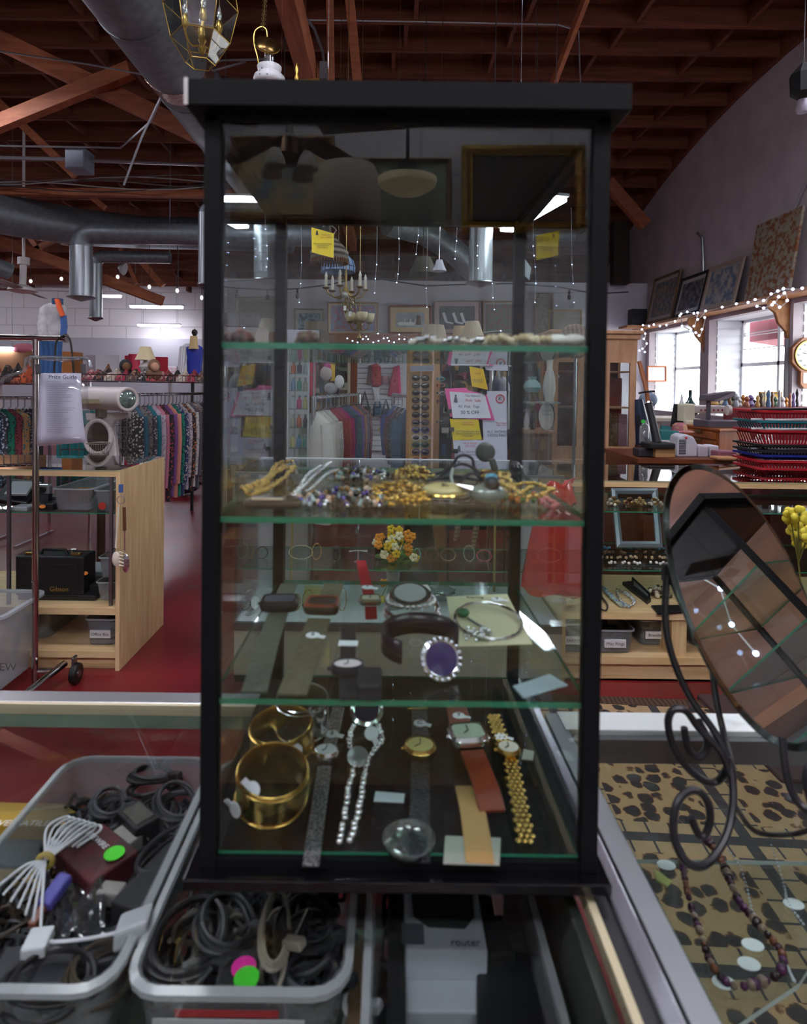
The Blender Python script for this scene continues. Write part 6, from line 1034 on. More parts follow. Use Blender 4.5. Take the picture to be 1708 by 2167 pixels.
wallpic('tall brown and cream blossom canvas leaning last on the wall shelf', 1578, 480, 640, 1672, 460, 618, '8a6a4a', 'b9a98c', mat('8f8a7a', .8, pat='noise', h2='7a4a28', scale=15, det=9, lo=.42, hi=.56), canvas=True)
o = thing('wall_pipe', 'thin grey conduit rising from behind the shelf pictures', 'pipe', PX(1487, 660, XR - .02)); B().tube([PX(1487, 640, XR - .03), PX(1488, 560, XR - .03), PX(1486, 503, XR - .03), PX(1476, 493, XR - .03)], .02, 7).go('pipe', COND, o, smooth=True)
o = thing('wall_pipe', 'taller grey conduit beside the blossom canvas', 'pipe', PX(1680, 560, XR - .02)); B().tube([PX(1672, 610, XR - .03), PX(1680, 460, XR - .03), PX(1683, 440, XR - .03), PX(1712, 375, XR - .03)], .018, 7).go('pipe', COND, o, smooth=True)
tag(B().box(P(1333, 655, 10.9).x, P(1365, 655, 10.9).x, 10.8, 11.0, 2.62, 2.62 + .27).go('loudspeaker', INK, bev=.01), 'black loudspeaker box at the far end of the wall shelf', 'speaker')
B().box(P(1325, 690, 10.8).x, XR, 10.75, 11.15, 2.56, 2.6).go('speaker_ledge', SH).__setitem__('kind', 'structure')
# ================================================================ things seen through the tower
def stand_on(o, z): return o
# sunglasses display
SY = 4.5; o = thing('sunglasses_display', 'tall wooden sunglasses rack with a white centre rod', 'display rack', (P(893, 1000, SY).x, SY, 0)); OAK = mat('b07c42', .5, pat='grain', h2='9a6a36', scale=6, stretch=(5, 5, .6))
xl, xr = P(866, 900, SY).x, P(913, 900, SY).x; zt2 = P(890, 742, SY).z
B().box(xl, xr, SY, SY + .02, .55, zt2).go('back_board', mat('c09458', .55), o); B().box(xl - .02, xl, SY - .02, SY + .12, .5, zt2).go('side_board', OAK, o); B().prism([(xr, SY - .02, .5), (xr + .055, SY + .12, .5), (xr + .055, SY + .12, zt2), (xr, SY - .02, zt2)], (.012, 0, 0)).go('side_board', OAK, o)
B().cyl(((xl + xr) / 2, SY - .015, .5), ((xl + xr) / 2, SY - .015, zt2), .006, n=8).go('centre_rod', mat('e0cfc0', .4), o); B().cyl((xr + .005, SY - .03, .5), (xr + .005, SY - .03, zt2), .008, n=8).go('corner_rod', mat('d9b09a', .4), o); B().cyl(((xl + xr) / 2, SY + .05, 0), ((xl + xr) / 2, SY + .05, .5), .16, .1, 20).go('base', INK, o)
def shades(label, px, py, Y, fcol, lcol, s=1.0):
    c = P(px, py, Y); o = thing('sunglasses', label, 'sunglasses', c, 'sunglasses on the wooden rack'); b = B(); l = B()
    for q in (-1, 1):
        m_ = c + X_ * .034 * q * s; l.lathe(m_, [(.026 * s, 0), (.02 * s, .006), (0, .009)], 14, -Y_, sx=1.05, sy=.72); b.tube([m_ + V((.028 * s * math.cos(t), -.002, .02 * s * math.sin(t))) for t in [6.283 * i / 14 for i in range(14)]], .0032 * s, 5, True); b.bar(m_ + X_ * q * .027 * s, m_ + X_ * q * .03 * s + Y_ * .1, .004, .006)
    b.bar(c - X_ * .012 * s, c + X_ * .012 * s, .006, .005); b.go('frame', mat(fcol, .3), o, smooth=True); l.go('lens', mat(lcol, .08, spec=.8), o, smooth=True); return o
cols = [('3a2a24', 'amber brown tortoise'), ('2c2220', 'dark brown wire'), ('27201f', 'plain black brown'), ('3a2e2a', 'soft brown'), ('4a3329', 'reddish brown'), ('2a2224', 'smoky brown'), ('3c3030', 'dull brown oval'), ('4a2f3f', 'dusky plum'), ('26308f', 'bright blue'), ('cfcac6', 'white'), ('2f7a78', 'teal'), ('4a3a78', 'violet'), ('d9602a', 'orange red')]
for (h, lb), y in zip(cols, (752, 800, 816, 831, 847, 862, 878, 894, 910, 926, 941, 956, 973)): shades(lb + ' sunglasses on the wooden rack', 890, y, SY - .035, h, '2a2220')
for lb, x, y, h in (('turquoise sunglasses on the rack side', 929, 802, '3aa0b0'), ('orange sunglasses on the rack side', 929, 815, 'd9602a'), ('white sunglasses on the rack side', 930, 832, 'd9d4d0'), ('dark sunglasses low on the rack side', 928, 893, '2c2c34'), ('wine sunglasses on the rack side', 929, 850, '7a2a44')): shades(lb, x, y, SY + .05, h, '33333a', .7)
tag(quad_px([(868, 774), (918, 772), (918, 785), (868, 786)], SY - .06, .004).go('mirror_strip', mat('8f939c', .1, .9)), 'narrow grey mirror strip fixed across the sunglasses rack', 'mirror')
# hanging sign board
def cp(x, y): return (840 + x * .2693, 720 + y * .2693)
PKN, YEL, WHP = mat('e0529a', .6), mat('e0c41a', .6), mat('c9c9dc', .6); RED, DK = mat('c0485a', .6), mat('5a5a68', .6)
SGY = 3.95
def sheet_sign(label, quad, Y, mt, cat='sign', name='paper_sign', group=None):
    b = quad_px([cp(x, y) for x, y in quad], Y, .0015); o = thing(name, label, cat, P(*cp(*quad[3]), Y), group); b.go('sheet', mt, o); return o
def st_(o, s, x, y, Y, h, mt, bold=0): text(s, P(*cp(x, y), Y), h, mt, o, bold=bold)
o = thing('sign_stand', 'thin dark wire stand carrying the hanging paper signs', 'sign stand', (P(1010, 1000, SGY + .05).x, SGY + .05, 0)); zz = P(1010, 742, SGY).z
for x in (952, 1072): q = P(x, 900, SGY + .05); B().cyl((q.x, SGY + .05, 0), (q.x, SGY + .05, zz), .006, n=8).go('pole', INK, o)
for y in (742, 829): a, c = P(948, y, SGY + .05), P(1076, y, SGY + .05); B().bar(a, c, .01, .01).go('cross_bar', INK, o)
a, c = P(948, 900, SGY + .05), P(1076, 900, SGY + .05); B().box(a.x, c.x, SGY + .045, SGY + .055, 0, .02).go('foot', INK, o)
o = sheet_sign('tall white notice sheet with a round red emblem behind the pink sale sign', [(665, 400), (862, 400), (868, 1040), (690, 1040)], SGY + .01, WHP); b = B(); e = P(*cp(812, 460), SGY + .005); b.ring(e, Y_, .026, .004, 24, 6); b.go('emblem_ring', RED, o); text('K', e - Y_ * .002, .035, INK, o)
st_(o, 'ALL WOMENS\nDRESS PANTS', 800, 735, SGY + .008, .024, DK); st_(o, 'The Abbot\n50% OFF', 820, 660, SGY + .008, .016, RED)
o = sheet_sign('pink sheet behind the white Pink Sale sign', [(375, 380), (548, 373), (560, 395), (704, 425), (770, 630), (620, 622), (418, 600)], SGY - .004, PKN, 'sheet', 'pink_sheet')
o = sheet_sign('white sign reading Pink Sale all pink tags half off', [(413, 402), (690, 422), (740, 612), (440, 612)], SGY - .012, mat('d9d9e4', .6)); st_(o, "The Abbot's", 596, 438, SGY - .014, .02, DK); st_(o, 'Pink  Sale', 600, 474, SGY - .014, .026, RED); st_(o, 'All  Pink  Tags', 565, 522, SGY - .014, .024, DK); st_(o, '50 % OFF', 575, 568, SGY - .014, .03, DK, .0003)
b = B(); e = P(*cp(462, 490), SGY - .016); b.lathe(e, [(.012, 0), (.008, .03), (.003, .04)], 8, sy=.1); b.sph(e + Z_ * .045, .007, 6); b.go('monk_print', DK, o)
o = sheet_sign('yellow paper card below the pink sheet with black print', [(415, 618), (640, 622), (666, 780), (440, 785)], SGY - .002, YEL, 'card', 'paper_card'); st_(o, 'SALE ON\nALL JEWELRY', 560, 655, SGY - .004, .014, RED); st_(o, 'PICTURES FRAMES AND\nSUNGLASSES PICTURES\nHALF OFF', 560, 735, SGY - .004, .0145, DK)
o = sheet_sign('white card at the bottom of the signs with red heading', [(440, 787), (690, 785), (705, 958), (460, 962)], SGY - .001, WHP, 'card', 'paper_card'); st_(o, 'SALE DAYS\n25% OFF', 575, 822, SGY - .003, .018, RED); st_(o, 'ALL BOOKS\nTOYS GAMES', 560, 890, SGY - .003, .018, DK); e = P(*cp(488, 840), SGY - .004); B().lathe(e - Z_ * .03, [(.012, 0), (.008, .03), (.003, .04)], 8, sy=.1).go('monk_print', DK, o)
o = sheet_sign('pink edged white card lowest among the signs', [(465, 960), (700, 956), (722, 1060), (470, 1060)], SGY + .003, PKN, 'card', 'paper_card'); b = quad_px([cp(x, y) for x, y in ((478, 972), (688, 968), (700, 1058), (482, 1058))], SGY + .0015, .001); b.go('inner_sheet', WHP, o)
o = sheet_sign('bright yellow tag hanging slanted above the pink sheet', [(570, 205), (680, 228), (716, 390), (590, 362)], SGY - .02, mat('e0b81c', .6), 'tag', 'yellow_tag'); st_(o, 'SALE', 635, 262, SGY - .022, .018, mat('b04a2a', .6)); st_(o, 'ALL JEWELRY\nHALF PRICE', 640, 320, SGY - .022, .012, DK)
o = sheet_sign('top pink card reading 20 percent off just below the top shelf', [(408, 120), (600, 98), (778, 98), (755, 198), (405, 196)], SGY - .006, PKN, 'card', 'paper_card'); b = quad_px([cp(x, y) for x, y in ((440, 112), (742, 126), (722, 198), (425, 198))], SGY - .0085, .001); b.go('inner_sheet', mat('d9d9e4', .6), o); st_(o, '20 % Off', 575, 158, SGY - .010, .03, DK)
sheet_sign('yellow paper strip peeking above the top pink card', [(425, 60), (650, 60), (648, 100), (420, 105)], SGY - .002, YEL, 'card', 'paper_card'); sheet_sign('white sheet behind the top pink card', [(650, 60), (870, 60), (872, 240), (700, 235)], SGY + .012, WHP, 'sheet', 'white_sheet')
for lb, x, y in (('black clip at the edge of the yellow paper card', 432, 700), ('black clip holding the tall white notice sheet', 690, 408), ('black clip at the pink sheet edge', 412, 556), ('black clip on the lower white card', 462, 872)): c = P(*cp(x, y), SGY - .02); tag(B().box(c.x - .014, c.x + .014, c.y - .006, c.y + .03, c.z - .012, c.z + .012).go('binder_clip', INK), lb, 'clip')
# yellow card hanging near the chandelier
o = thing('yellow_card', 'yellow price card hanging from a clear clip below the blue lampshade', 'card', P(684, 545, 2.9)); B().prism([P(659, 481, 2.9), P(707, 494, 2.9), P(706, 546, 2.9), P(660, 534, 2.9)], (0, .0015, 0)).go('sheet', mat('f0d21c', .6), o); text('SALE ON\nALL LAMPS', P(690, 500, 2.898), .011, mat('b0563a', .6), o); text('50% OFF LAMPS AND\nCHANDELIERS\nSALE PRICES', P(683, 520, 2.898), .009, mat('6a5a20', .6), o); e = P(671, 492, 2.898); B().lathe(e - Z_ * .012, [(.006, 0), (.004, .015), (.002, .022)], 8, sy=.1).go('monk_print', INK, o)
B().tube([P(683, 480, 2.88), P(690, 474, 2.88), P(702, 477, 2.88), P(712, 487, 2.88), P(707, 494, 2.88)], .004, 6).go('clip', CLR, o, smooth=True); B().tube([P(690, 474, 2.88), P(692, 400, 2.88), V((P(692, 400, 2.88).x, 2.88, zc(2.88)))], .0012, 4).go('thread', CLR, o)
# lamps hanging: shade pair, blue glass shade, chandeliers
def wire_up(o, p, r=.0022, mt=mat('5f5138', .4, .6)): B().cyl(p, V((p.x, p.y, zc(p.y))), r, n=6).go('chain', mt, o)
o = thing('hanging_shade', 'striped tasselled hanging shade partly hidden by the yellow card', 'lamp', P(698, 553, 4.2)); c = P(697, 550, 4.2); B().hollow(c, [(.125, 0), (.128, .05), (.10, .09), (.05, .14), (.02, .15)], 24).go('shade', mat('8f8478', .6, pat='band', h2='3a3230', scale=8), o, smooth=True, solid=.004); b = B(); [b.cyl(c + V((.125 * math.cos(t), .125 * math.sin(t), 0)), c + V((.125 * math.cos(t), .125 * math.sin(t), -.025)), .006, n=4) for t in [6.283 * i / 40 for i in range(40)]]; b.go('fringe', mat('6a4226', .7), o); wire_up(o, c + Z_ * .15)
o = thing('hanging_shade', 'blue panelled glass hanging shade above the brass chandelier', 'lamp', P(717, 580, 4.8)); c = P(716, 576, 4.8); B().hollow(c, [(.128, 0), (.13, .04), (.115, .09), (.06, .15), (.02, .16)], 16).go('shade', mat('7f9fd0', .25, pat='wave', h2='9fbbe0', scale=4), o, solid=.004); b = B()
for k in range(16): t = 6.283 * k / 16; b.tube([c + V((r_ * math.cos(t), r_ * math.sin(t), z_)) for r_, z_ in ((.13, 0), (.132, .04), (.117, .09), (.062, .15))], .003, 4)
b.ring(c, Z_, .13, .004, 24, 5); b.ring(c + Z_ * .04, Z_, .132, .003, 24, 5); b.go('leading', mat('3a4660', .4, .6), o); wire_up(o, c + Z_ * .16)
def chandelier(label, cx, cy, Y, r, n, cand=True, h=.12, mt=BRASS):
    c = P(cx, cy, Y); o = thing('chandelier', label, 'chandelier', c - Z_ * .2); B().lathe(c - Z_ * .16, [(0, -.03), (.012, 0), (.022, .03), (.007, .06), (.012, .1), (.026, .15), (.006, .2), (.01, .26), (.003, .32)], 16).go('column', mt, o, smooth=True)
    for k in range(n):
        t = 6.283 * k / n + .3; d = V((math.cos(t), math.sin(t), 0)); q = cat_rom([c, c + d * r * .35 - Z_ * .06, c + d * r * .8 - Z_ * .05, c + d * r]); ar = B().tube(q, .006, 6).go('arm', mt, o, smooth=True); p = c + d * r; B().lathe(p, [(.01, -.01), (.028, 0), (.03, .006), (.012, .01)], 12).go('cup', mt, ar, smooth=True)
        if cand: B().cyl(p, p + Z_ * .07, .011, n=10).go('candle', mat('d9d2bc', .5), ar); B().lathe(p + Z_ * .07, [(.008, 0), (.012, .02), (.002, .05)], 8).go('bulb', mat('e9e4da', .2), ar, smooth=True)
        else: B().hollow(p, [(.02, 0), (.04, .04), (.045, .08)], 14).go('glass_cup', mat('cfc39a', .4), ar, smooth=True, solid=.003)
    wire_up(o, c + Z_ * .15, .003, mt); return o
chandelier('brass candle chandelier with crystal drops hanging under the blue shade', 732, 612, 4.6, .15, 6); chandelier('small brass chandelier with upturned cream glass cups', 761, 683, 5.2, .085, 4, False)
c = P(740, 640, 4.6); b = B(); [b.sph(c + V((R.uniform(-.05, .05), R.uniform(-.04, .04), R.uniform(-.06, .04))), .009, 5, (.7, .7, 1.4)) for _ in range(46)]; o = tag(b.go('crystal_drops', mat('8f8a70', .1, .5), smooth=True), 'cluster of crystal drops below the brass chandelier', 'crystals')
tag(B().sph(P(729, 623, 4.45), .026, 10).go('glass_ball', mat('b9b9b2', .1, .4), smooth=True), 'glass ball ornament among the chandelier arms', 'ornament')
for lb, x, y in (('white paper tag on the brass chandelier', 730, 652), ('second white paper tag lower on the crystal drops', 741, 664)): tag(quad_px([(x - 3, y - 5), (x + 3, y - 5), (x + 3, y + 5), (x - 3, y + 5)], 4.45, .002).go('paper_tag', WHITE), lb, 'tag')
# high glass shelf with shades, carton
HS = 5.3; zz = P(800, 741, HS).z
o = thing('high_shelf', 'high glass shelf on slim posts holding lampshades and a white carton', 'shelf', (P(800, 741, HS).x, HS, 0)); a, c = P(600, 741, HS).x, P(1062, 741, HS).x; b = B().box(a, c, HS - .18, HS + .18, zz - .01, zz); s = b.go('board', [glass('dfe9e6', 1.5, .02, .1), GREEN], o)
for x in (a + .01, c - .01): B().cyl((x, HS + .15, 0), (x, HS + .15, zz - .01), .01, n=8).go('post', CHROME, o)
for lb, x, y0, y1, w0, w1, h in (('pleated grey cream lampshade wide and low on the high shelf', 918, 688, 738, 42, 66, 'a79a86'), ('tall swirled cream lampshade beside the wide pleated one', 1000, 680, 738, 26, 70, 'b8aa94')): pleated(lb, x, y0, y1, w0, w1, HS, h, name='lamp_shade')
pleated('narrow beige lampshade behind the two pleated shades', 972, 690, 738, 22, 40, HS + .15, 'b09a7c', name='lamp_shade', pl=10); pleated('olive fringed lampshade behind the white carton', 668, 682, 738, 44, 62, HS, '5d5340', name='lamp_shade', pl=16)
o = thing('white_carton', 'white carton with grey lettering on the high shelf', 'carton', P(640, 738, 5.15)); B().box(P(608, 730, 5.15).x, P(674, 730, 5.15).x, 5.15, 5.3, zz, P(640, 698, 5.15).z).go('carton', mat('b9b6c4', .6), o, bev=.003); text('InApp', P(646, 713, 5.148), .05, mat('6a6a78', .6), o)
for lb, x0, x1, y0, h, h2 in (('grey photo carton behind the left tower glass', 474, 548, 662, '8f8a92', '5d5560'), ('pink beige carton below the photo carton', 462, 560, 692, 'b3a5ab', None)): Yq = 6 if x0 > 470 else 5.9; tag(B().box(P(x0, 700, Yq).x, P(x1, 700, Yq).x, Yq, Yq + .2, P(500, 690 if x0 > 470 else 745, Yq).z, P(500, y0, Yq).z).go('carton', mat(h, .7, pat='noise' if h2 else None, h2=h2, scale=8)), lb, 'carton')
# white conical little shade up high, small things
o = pleated('small white cone lampshade hanging high behind the glass', 930, 550, 574, 12, 30, 5, 'd5d8e6', name='lamp_shade', pl=8); wire_up(o, P(930, 550, 5), .003, CHROME)
o = pleated('dark olive hanging lampshade high above the pictures', 896, 545, 580, 30, 62, 5.6, '4a4538', name='lamp_shade', pl=14); wire_up(o, P(896, 545, 5.6), .004, INK)
o = thing('glass_prism', 'hanging pale glass rhombus catching light by the rear post', 'ornament', P(1106, 590, 2.2)); B().prism([P(1097, 545, 2.2), P(1124, 567, 2.2), P(1120, 594, 2.2), P(1085, 560, 2.2)], (0, .004, 0)).go('prism', mat('77828e', .15, .3), o); B().prism([P(1110, 547, 2.198), P(1124, 567, 2.198), P(1120, 594, 2.198), P(1110, 582, 2.198)], (0, -.002, 0)).go('facet', mat('c9d6df', .2), o); B().cyl(P(1097, 545, 2.2), V((P(1097, 545, 2.2).x, 2.2, zc(2.2))), .001, n=4).go('thread', CLR, o)
# middle clothes rail
C1, C2 = P(664, 844, 4.3), P(760, 832, 6.2); C2.z = C1.z = P(664, 842, 4.3).z; rack('slanting chrome rail of coloured coats seen between the shelves', C1, C2, C1.z)
sp = [('b5b2ac', None, 'plain white'), ('a9a69f', None, 'off white'), ('9d9a98', 'b5b2b0', 'pale grey'), ('7f2a3a', None, 'dark red'), ('8f3a48', None, 'rose red'), ('9a2f6a', None, 'magenta'), ('3a4a6a', None, 'steel blue'), ('2f6a70', '4a3a5a', 'teal and violet'), ('6a5a9a', None, 'lavender blue'), ('9a5f4a', None, 'rust'), ('4a4a5a', None, 'slate'), ('5a2f3f', '8a5a5a', 'plum checked')]
row_of('coat', 'coat', lambda i, w2, n: w2 + ' coat on the slanting rail between the shelves', C1, C2, sp, .44, .80, .12, 'coats on the slanting rail', rot=(.9, .5, 0))
D1, D2 = P(832, 835, 5.6), P(866, 850, 4.6); D2.z = D1.z; rack('short chrome rail beside the sunglasses rack', D1, D2, D1.z)
row_of('jacket', 'jacket', lambda i, w2, n: w2 + ' jacket beside the sunglasses rack', D1, D2, [('3a4a8a', None, 'blue'), ('5a3a44', None, 'wine'), ('2f2a2e', '6a5a5a', 'dark tweed'), ('2f4a62', None, 'dusty blue')], .26, .5, .07, 'jackets beside the sunglasses', rot=(-.8, .5, 0))
E1, E2 = P(1040, 770, 5.0), P(1090, 775, 5.6); E2.z = E1.z; rack('high rail of ties and trousers behind the signs', E1, E2, E1.z)
row_of('trousers', 'trousers', lambda i, w2, n: w2 + ' trousers hanging behind the signs', E1, E2, [('3a3f52', None, 'navy'), ('7f838f', None, 'grey'), ('b9bcc4', None, 'white'), ('2b2e52', None, 'deep blue'), ('4a4452', None, 'dusky')], .2, .5, .05, 'trousers behind the signs', rot=(.9, .3, 0), sleeve=False)
# slat panel at the partition with bags and jackets
YS = 11.1; a, c = P(757, 768, YS), P(848, 955, YS); sp_ = thing('slat_panel', 'white slatted display panel with jackets and bags seen far behind', 'display panel', (a.x, YS, c.z)); b = B(); n = 17
for k in range(n): z = c.z + (a.z - c.z) * k / n; b.box(a.x, c.x, YS, YS + .04, z + .008, z + (a.z - c.z) / n - .008)
b.go('slats', mat('d5d5dc', .6), sp_); B().box(a.x, c.x, YS + .03, YS + .06, c.z, a.z).go('backing', mat('8f8f96', .7), sp_)
def flatg(label, pts, Y, th, mt, cat, name, sl=True):
    q = [P(x, y, Y) for x, y in pts]; cc = sum(q, V((0, 0, 0))) / len(q); b = B(); b.sheet([[p for p in q], [cc + (p - cc) * .95 - Y_ * th * .6 for p in q], [cc + (p - cc) * .6 - Y_ * th for p in q], [cc + (p - cc) * .1 - Y_ * th * 1.05 for p in q]], wrap=True); o = thing(name, label, cat, q[len(q) // 2]); b.prism(q, (0, .01, 0)); b.go('body', mt, o, smooth=True); return o
o = flatg('red puffer vest with white lining on the slat panel', [(786, 772), (797, 768), (806, 776), (808, 815), (800, 819), (787, 818), (785, 800)], YS - .03, .12, mat('b01c2c', .7, pat='band', h2='8f1422', scale=5), 'vest', 'puffer_vest'); flatg('dark red sleeve garment behind the puffer vest', [(780, 773), (787, 772), (786, 815), (775, 814)], YS - .01, .05, mat('6a1a24', .8), 'garment', 'red_garment')
flatg('white top hanging below the red vest', [(787, 819), (804, 819), (803, 850), (792, 851)], YS - .02, .08, mat('cfcfd4', .8), 'blouse', 'white_blouse'); flatg('hot pink jacket hanging on the slat panel', [(833, 776), (846, 772), (850, 842), (820, 838), (826, 800)], YS - .03, .12, mat('c22a60', .7), 'jacket', 'pink_jacket')
flatg('small pink handbag between the vest and the pink jacket', [(809, 795), (823, 795), (825, 814), (808, 814)], YS - .02, .06, mat('b8869a', .6, pat='noise', h2='8f5a6a', scale=20), 'handbag', 'handbag')
for lb, x, y, w_, h_, h in (('black handbag with long straps low on the slat panel', 772, 868, 24, 42, '1d1d24'), ('teal handbag hanging at the middle of the slat panel', 799, 866, 18, 32, '1f4a66'), ('deep blue handbag beside the teal one', 817, 870, 16, 26, '223048'), ('purple pouch at the bottom of the bags', 810, 890, 12, 22, '8f1f7a'), ('black shoulder bag lowest on the slat panel', 775, 903, 22, 28, '18181c')):
    o = flatg(lb, [(x - w_ / 2, y - h_ * .2), (x + w_ / 2, y - h_ * .2), (x + w_ * .55, y + h_ * .5), (x - w_ * .55, y + h_ * .5)], YS - .05, .12, mat(h, .4), 'handbag', 'handbag'); B().tube([P(x - w_ * .35, y - h_ * .2, YS - .06), P(x, y - h_ * .95, YS - .03), P(x + w_ * .35, y - h_ * .2, YS - .06)], .02, 5).go('strap', mat(h, .4), o)
flatg('yellow and black flat purse leaning near the bags', [(803, 902), (811, 905), (812, 922), (798, 910)], YS - .06, .04, mat('b9b07a', .5), 'purse', 'purse'); tag(B().box(P(742, 765, 8).x, P(756, 765, 8).x, 8, 8.05, .0, P(742, 765, 8).z).go('wood_panel', mat('7a3a26', .6)), 'reddish wooden panel edge beside the slat panel', 'panel')
tag(B().box(P(736, 765, 6.8).x, P(741, 765, 6.8).x, 6.8, 6.85, 0, P(742, 762, 6.8).z).go('door_frame_post', mat('b9a99a', .6)), 'pale narrow upright post behind the coats', 'post')
# dark goods boards beyond the racks
def goods_board(label, x0, x1, y0, Y, h, cols, n, hb=.4):
    a, c = P(x0, y0, Y), P(x1, y0, Y); o = thing('goods_board', label, 'display board', ((a.x + c.x) / 2, Y, 0)); B().box(a.x, c.x, Y, Y + .04, 0, a.z).go('board', mat(h, .7), o); bs = [B() for _ in cols]
    for k in range(n):
        x, z = R.uniform(a.x + .05, c.x - .05), R.uniform(hb, a.z - .05); l = R.uniform(.05, .22); b = bs[k % len(cols)]; w_ = R.uniform(.02, .06); b.ob((x, Y - .02, z - l / 2), (w_, 0, 0), (0, .014, 0), (0, 0, l / 2)); b.cyl((x, Y, z + .02), (x, Y - .05, z + .02), .004, n=5)
    for b, cc in zip(bs, cols):
        q = b.go('hanging_goods', cc, o); q['kind'] = 'stuff'
gc = [mat(h, .6) for h in ('6a4a3a', '8f8a84', '2a2a30', '7a2f3a', '3a4a6a', 'a9a49c', '4a5a4a', '8a6a3c')]
goods_board('dark board hung with small packets behind the signs', 927, 1100, 744, 6.4, '2a2a2e', gc, 150); goods_board('brown board hung with bags above the coats', 656, 742, 746, 7.6, '5a463c', gc, 90); goods_board('board hung with dark goods behind the side table', 1085, 1172, 744, 6.6, '463a36', gc, 90); goods_board('cluttered board seen through the end tower glass', 440, 608, 744, 6.6, '6f625c', gc, 160)
ts = thing('carton_shelf', 'narrow shelf on posts carrying the two cartons behind the tower end', 'shelf', (P(510, 745, 5.9).x, 6, 0)); zz = P(500, 745, 5.9).z; B().box(P(455, 745, 5.9).x, P(565, 745, 5.9).x, 5.85, 6.3, zz - .02, zz).go('board', mat('8a7a6c', .6), ts)
for x in (457, 561): B().box(P(x, 745, 5.9).x, P(x, 745, 5.9).x + .03, 6.2, 6.23, 0, zz - .02).go('post', STEEL, ts)
# glass cabinet with small goods behind the rear post
GY = 4.3; xa2, xb2 = P(608, 800, GY).x, P(655, 800, GY).x; zt3 = P(620, 748, GY).z; o = thing('glass_cabinet', 'slim glass cabinet of small bottles behind the rear tower post', 'cabinet', ((xa2 + xb2) / 2, GY + .15, 0)); FRM = mat('a7aaae', .4, .5)
for x in (xa2, xb2 - .012):
    for y in (GY, GY + .3): B().box(x, x + .012, y, y + .012, 0, zt3).go('post', FRM, o)
B().box(xa2, xb2, GY, GY + .312, 0, .75).go('base', mat('a09a94', .6), o); B().box(xa2, xb2, GY, GY + .312, zt3 - .02, zt3).go('top', FRM, o); zsh = [P(620, y, GY).z for y in (948, 905, 865, 826, 790)]
for z in zsh: B().box(xa2 + .012, xb2 - .012, GY + .01, GY + .3, z - .006, z).go('shelf', glass('e0efe9', 1.2), o)
B().box(xa2 + .012, xb2 - .012, GY + .003, GY + .006, .75, zt3 - .02).go('door_glass', glass('f0f6f4'), o)
bc_ = [('c9b87a', 'cream'), ('5a7fa8', 'blue'), ('3f8f7a', 'green'), ('9a8f84', 'grey'), ('c0562f', 'orange'), ('4a3f52', 'dark'), ('b9bcc6', 'white'), ('d0307a', 'pink')]
for si, z in enumerate(zsh):
    for k in range(3):
        h, nm = bc_[(si * 3 + k) % 8]; x = xa2 + .03 + k * (xb2 - xa2 - .05) / 2.4; o = thing('small_bottle', '%s bottle on the %s glass cabinet shelf' % (nm, ['lowest', 'second', 'third', 'fourth', 'top'][si]), 'bottle', (x, GY + .08, z), 'bottles in the slim glass cabinet'); B().lathe((x, GY + .08, z), [(.016, 0), (.018, .01), (.018, .05 + .012 * (k % 2)), (.008, .066), (.008, .08)], 12).go('body', mat(h, .3), o, smooth=True); B().cyl((x, GY + .08, z + .08), (x, GY + .08, z + .092), .010, n=10).go('cap', mat('8f8f94', .4), o)
tag(B().box(P(656, 768, 4.9).x, P(668, 768, 4.9).x, 4.9, 4.92, P(660, 838, 4.9).z, P(660, 766, 4.9).z).go('pink_banner', mat('c0455f', .7)), 'narrow pink red hanging banner behind the glass cabinet', 'banner')
o = thing('yellow_sign', 'yellow arrow shaped card hanging above the coats', 'card', P(703, 805, 5)); B().prism([P(x, y, 5) for x, y in ((696, 770), (709, 772), (709, 806), (699, 806), (702, 800), (700, 780))], (0, .004, 0)).go('sheet', mat('d9b41c', .6), o)
for lb, x, y, r_, h, sx in (('grey plastic bag of goods hanging above the coats', 690, 790, .06, 'a99a98', .8), ('white bowl shaped bag hanging by the yellow card', 718, 808, .055, 'c9c9cc', .7), ('silver jewellery bag hanging above the rail', 700, 822, .045, '8f8f94', 1.2), ('magenta wrapped bundle over the coats', 693, 776, .03, 'b0307a', 1)): tag(B().sph(P(x, y, 4.95), r_, 9, (sx, .4, 1)).go('goods_bag', mat(h, .4, bump=.5, scale=30), smooth=True), lb, 'bag')
# things beyond the glass showcase on the floor
tag(B().box(P(868, 1150, 5.6).x, P(943, 1150, 5.6).x, 5.6, 6.0, 0, P(900, 1070, 5.6).z).go('wooden_crate', mat('b9905c', .6, pat='grain', h2='a67e4c', scale=5), bev=.006), 'tan wooden box standing on the floor beyond the showcase', 'box')
for lb, x0, x1, y0 in (('tan topped low table with a green cloth beyond the showcase', 470, 655, 1105),): o = thing('low_table', lb, 'table', (P(560, 1142, 5.9).x, 6.1, 0)); B().box(P(470, 1138, 5.9).x, P(652, 1138, 5.9).x, 5.9, 6.3, P(560, 1145, 5.9).z - .03, P(560, 1138, 5.9).z).go('top', mat('a06a3c', .6), o); [B().box(x, x + .04, 5.95, 6.0, 0, P(560, 1145, 5.9).z - .03).go('leg', mat('a06a3c', .6), o) for x in (P(480, 1138, 5.9).x, P(640, 1138, 5.9).x)]
c = P(630, 1135, 6.0); tag(B().box(c.x - .1, c.x + .1, 6.0, 6.1, P(560, 1138, 5.9).z, c.z + .12).go('green_print_box', mat('3a5a44', .6, pat='noise', h2='7a3a3a', scale=12)), 'dark green printed box on the low table', 'box')
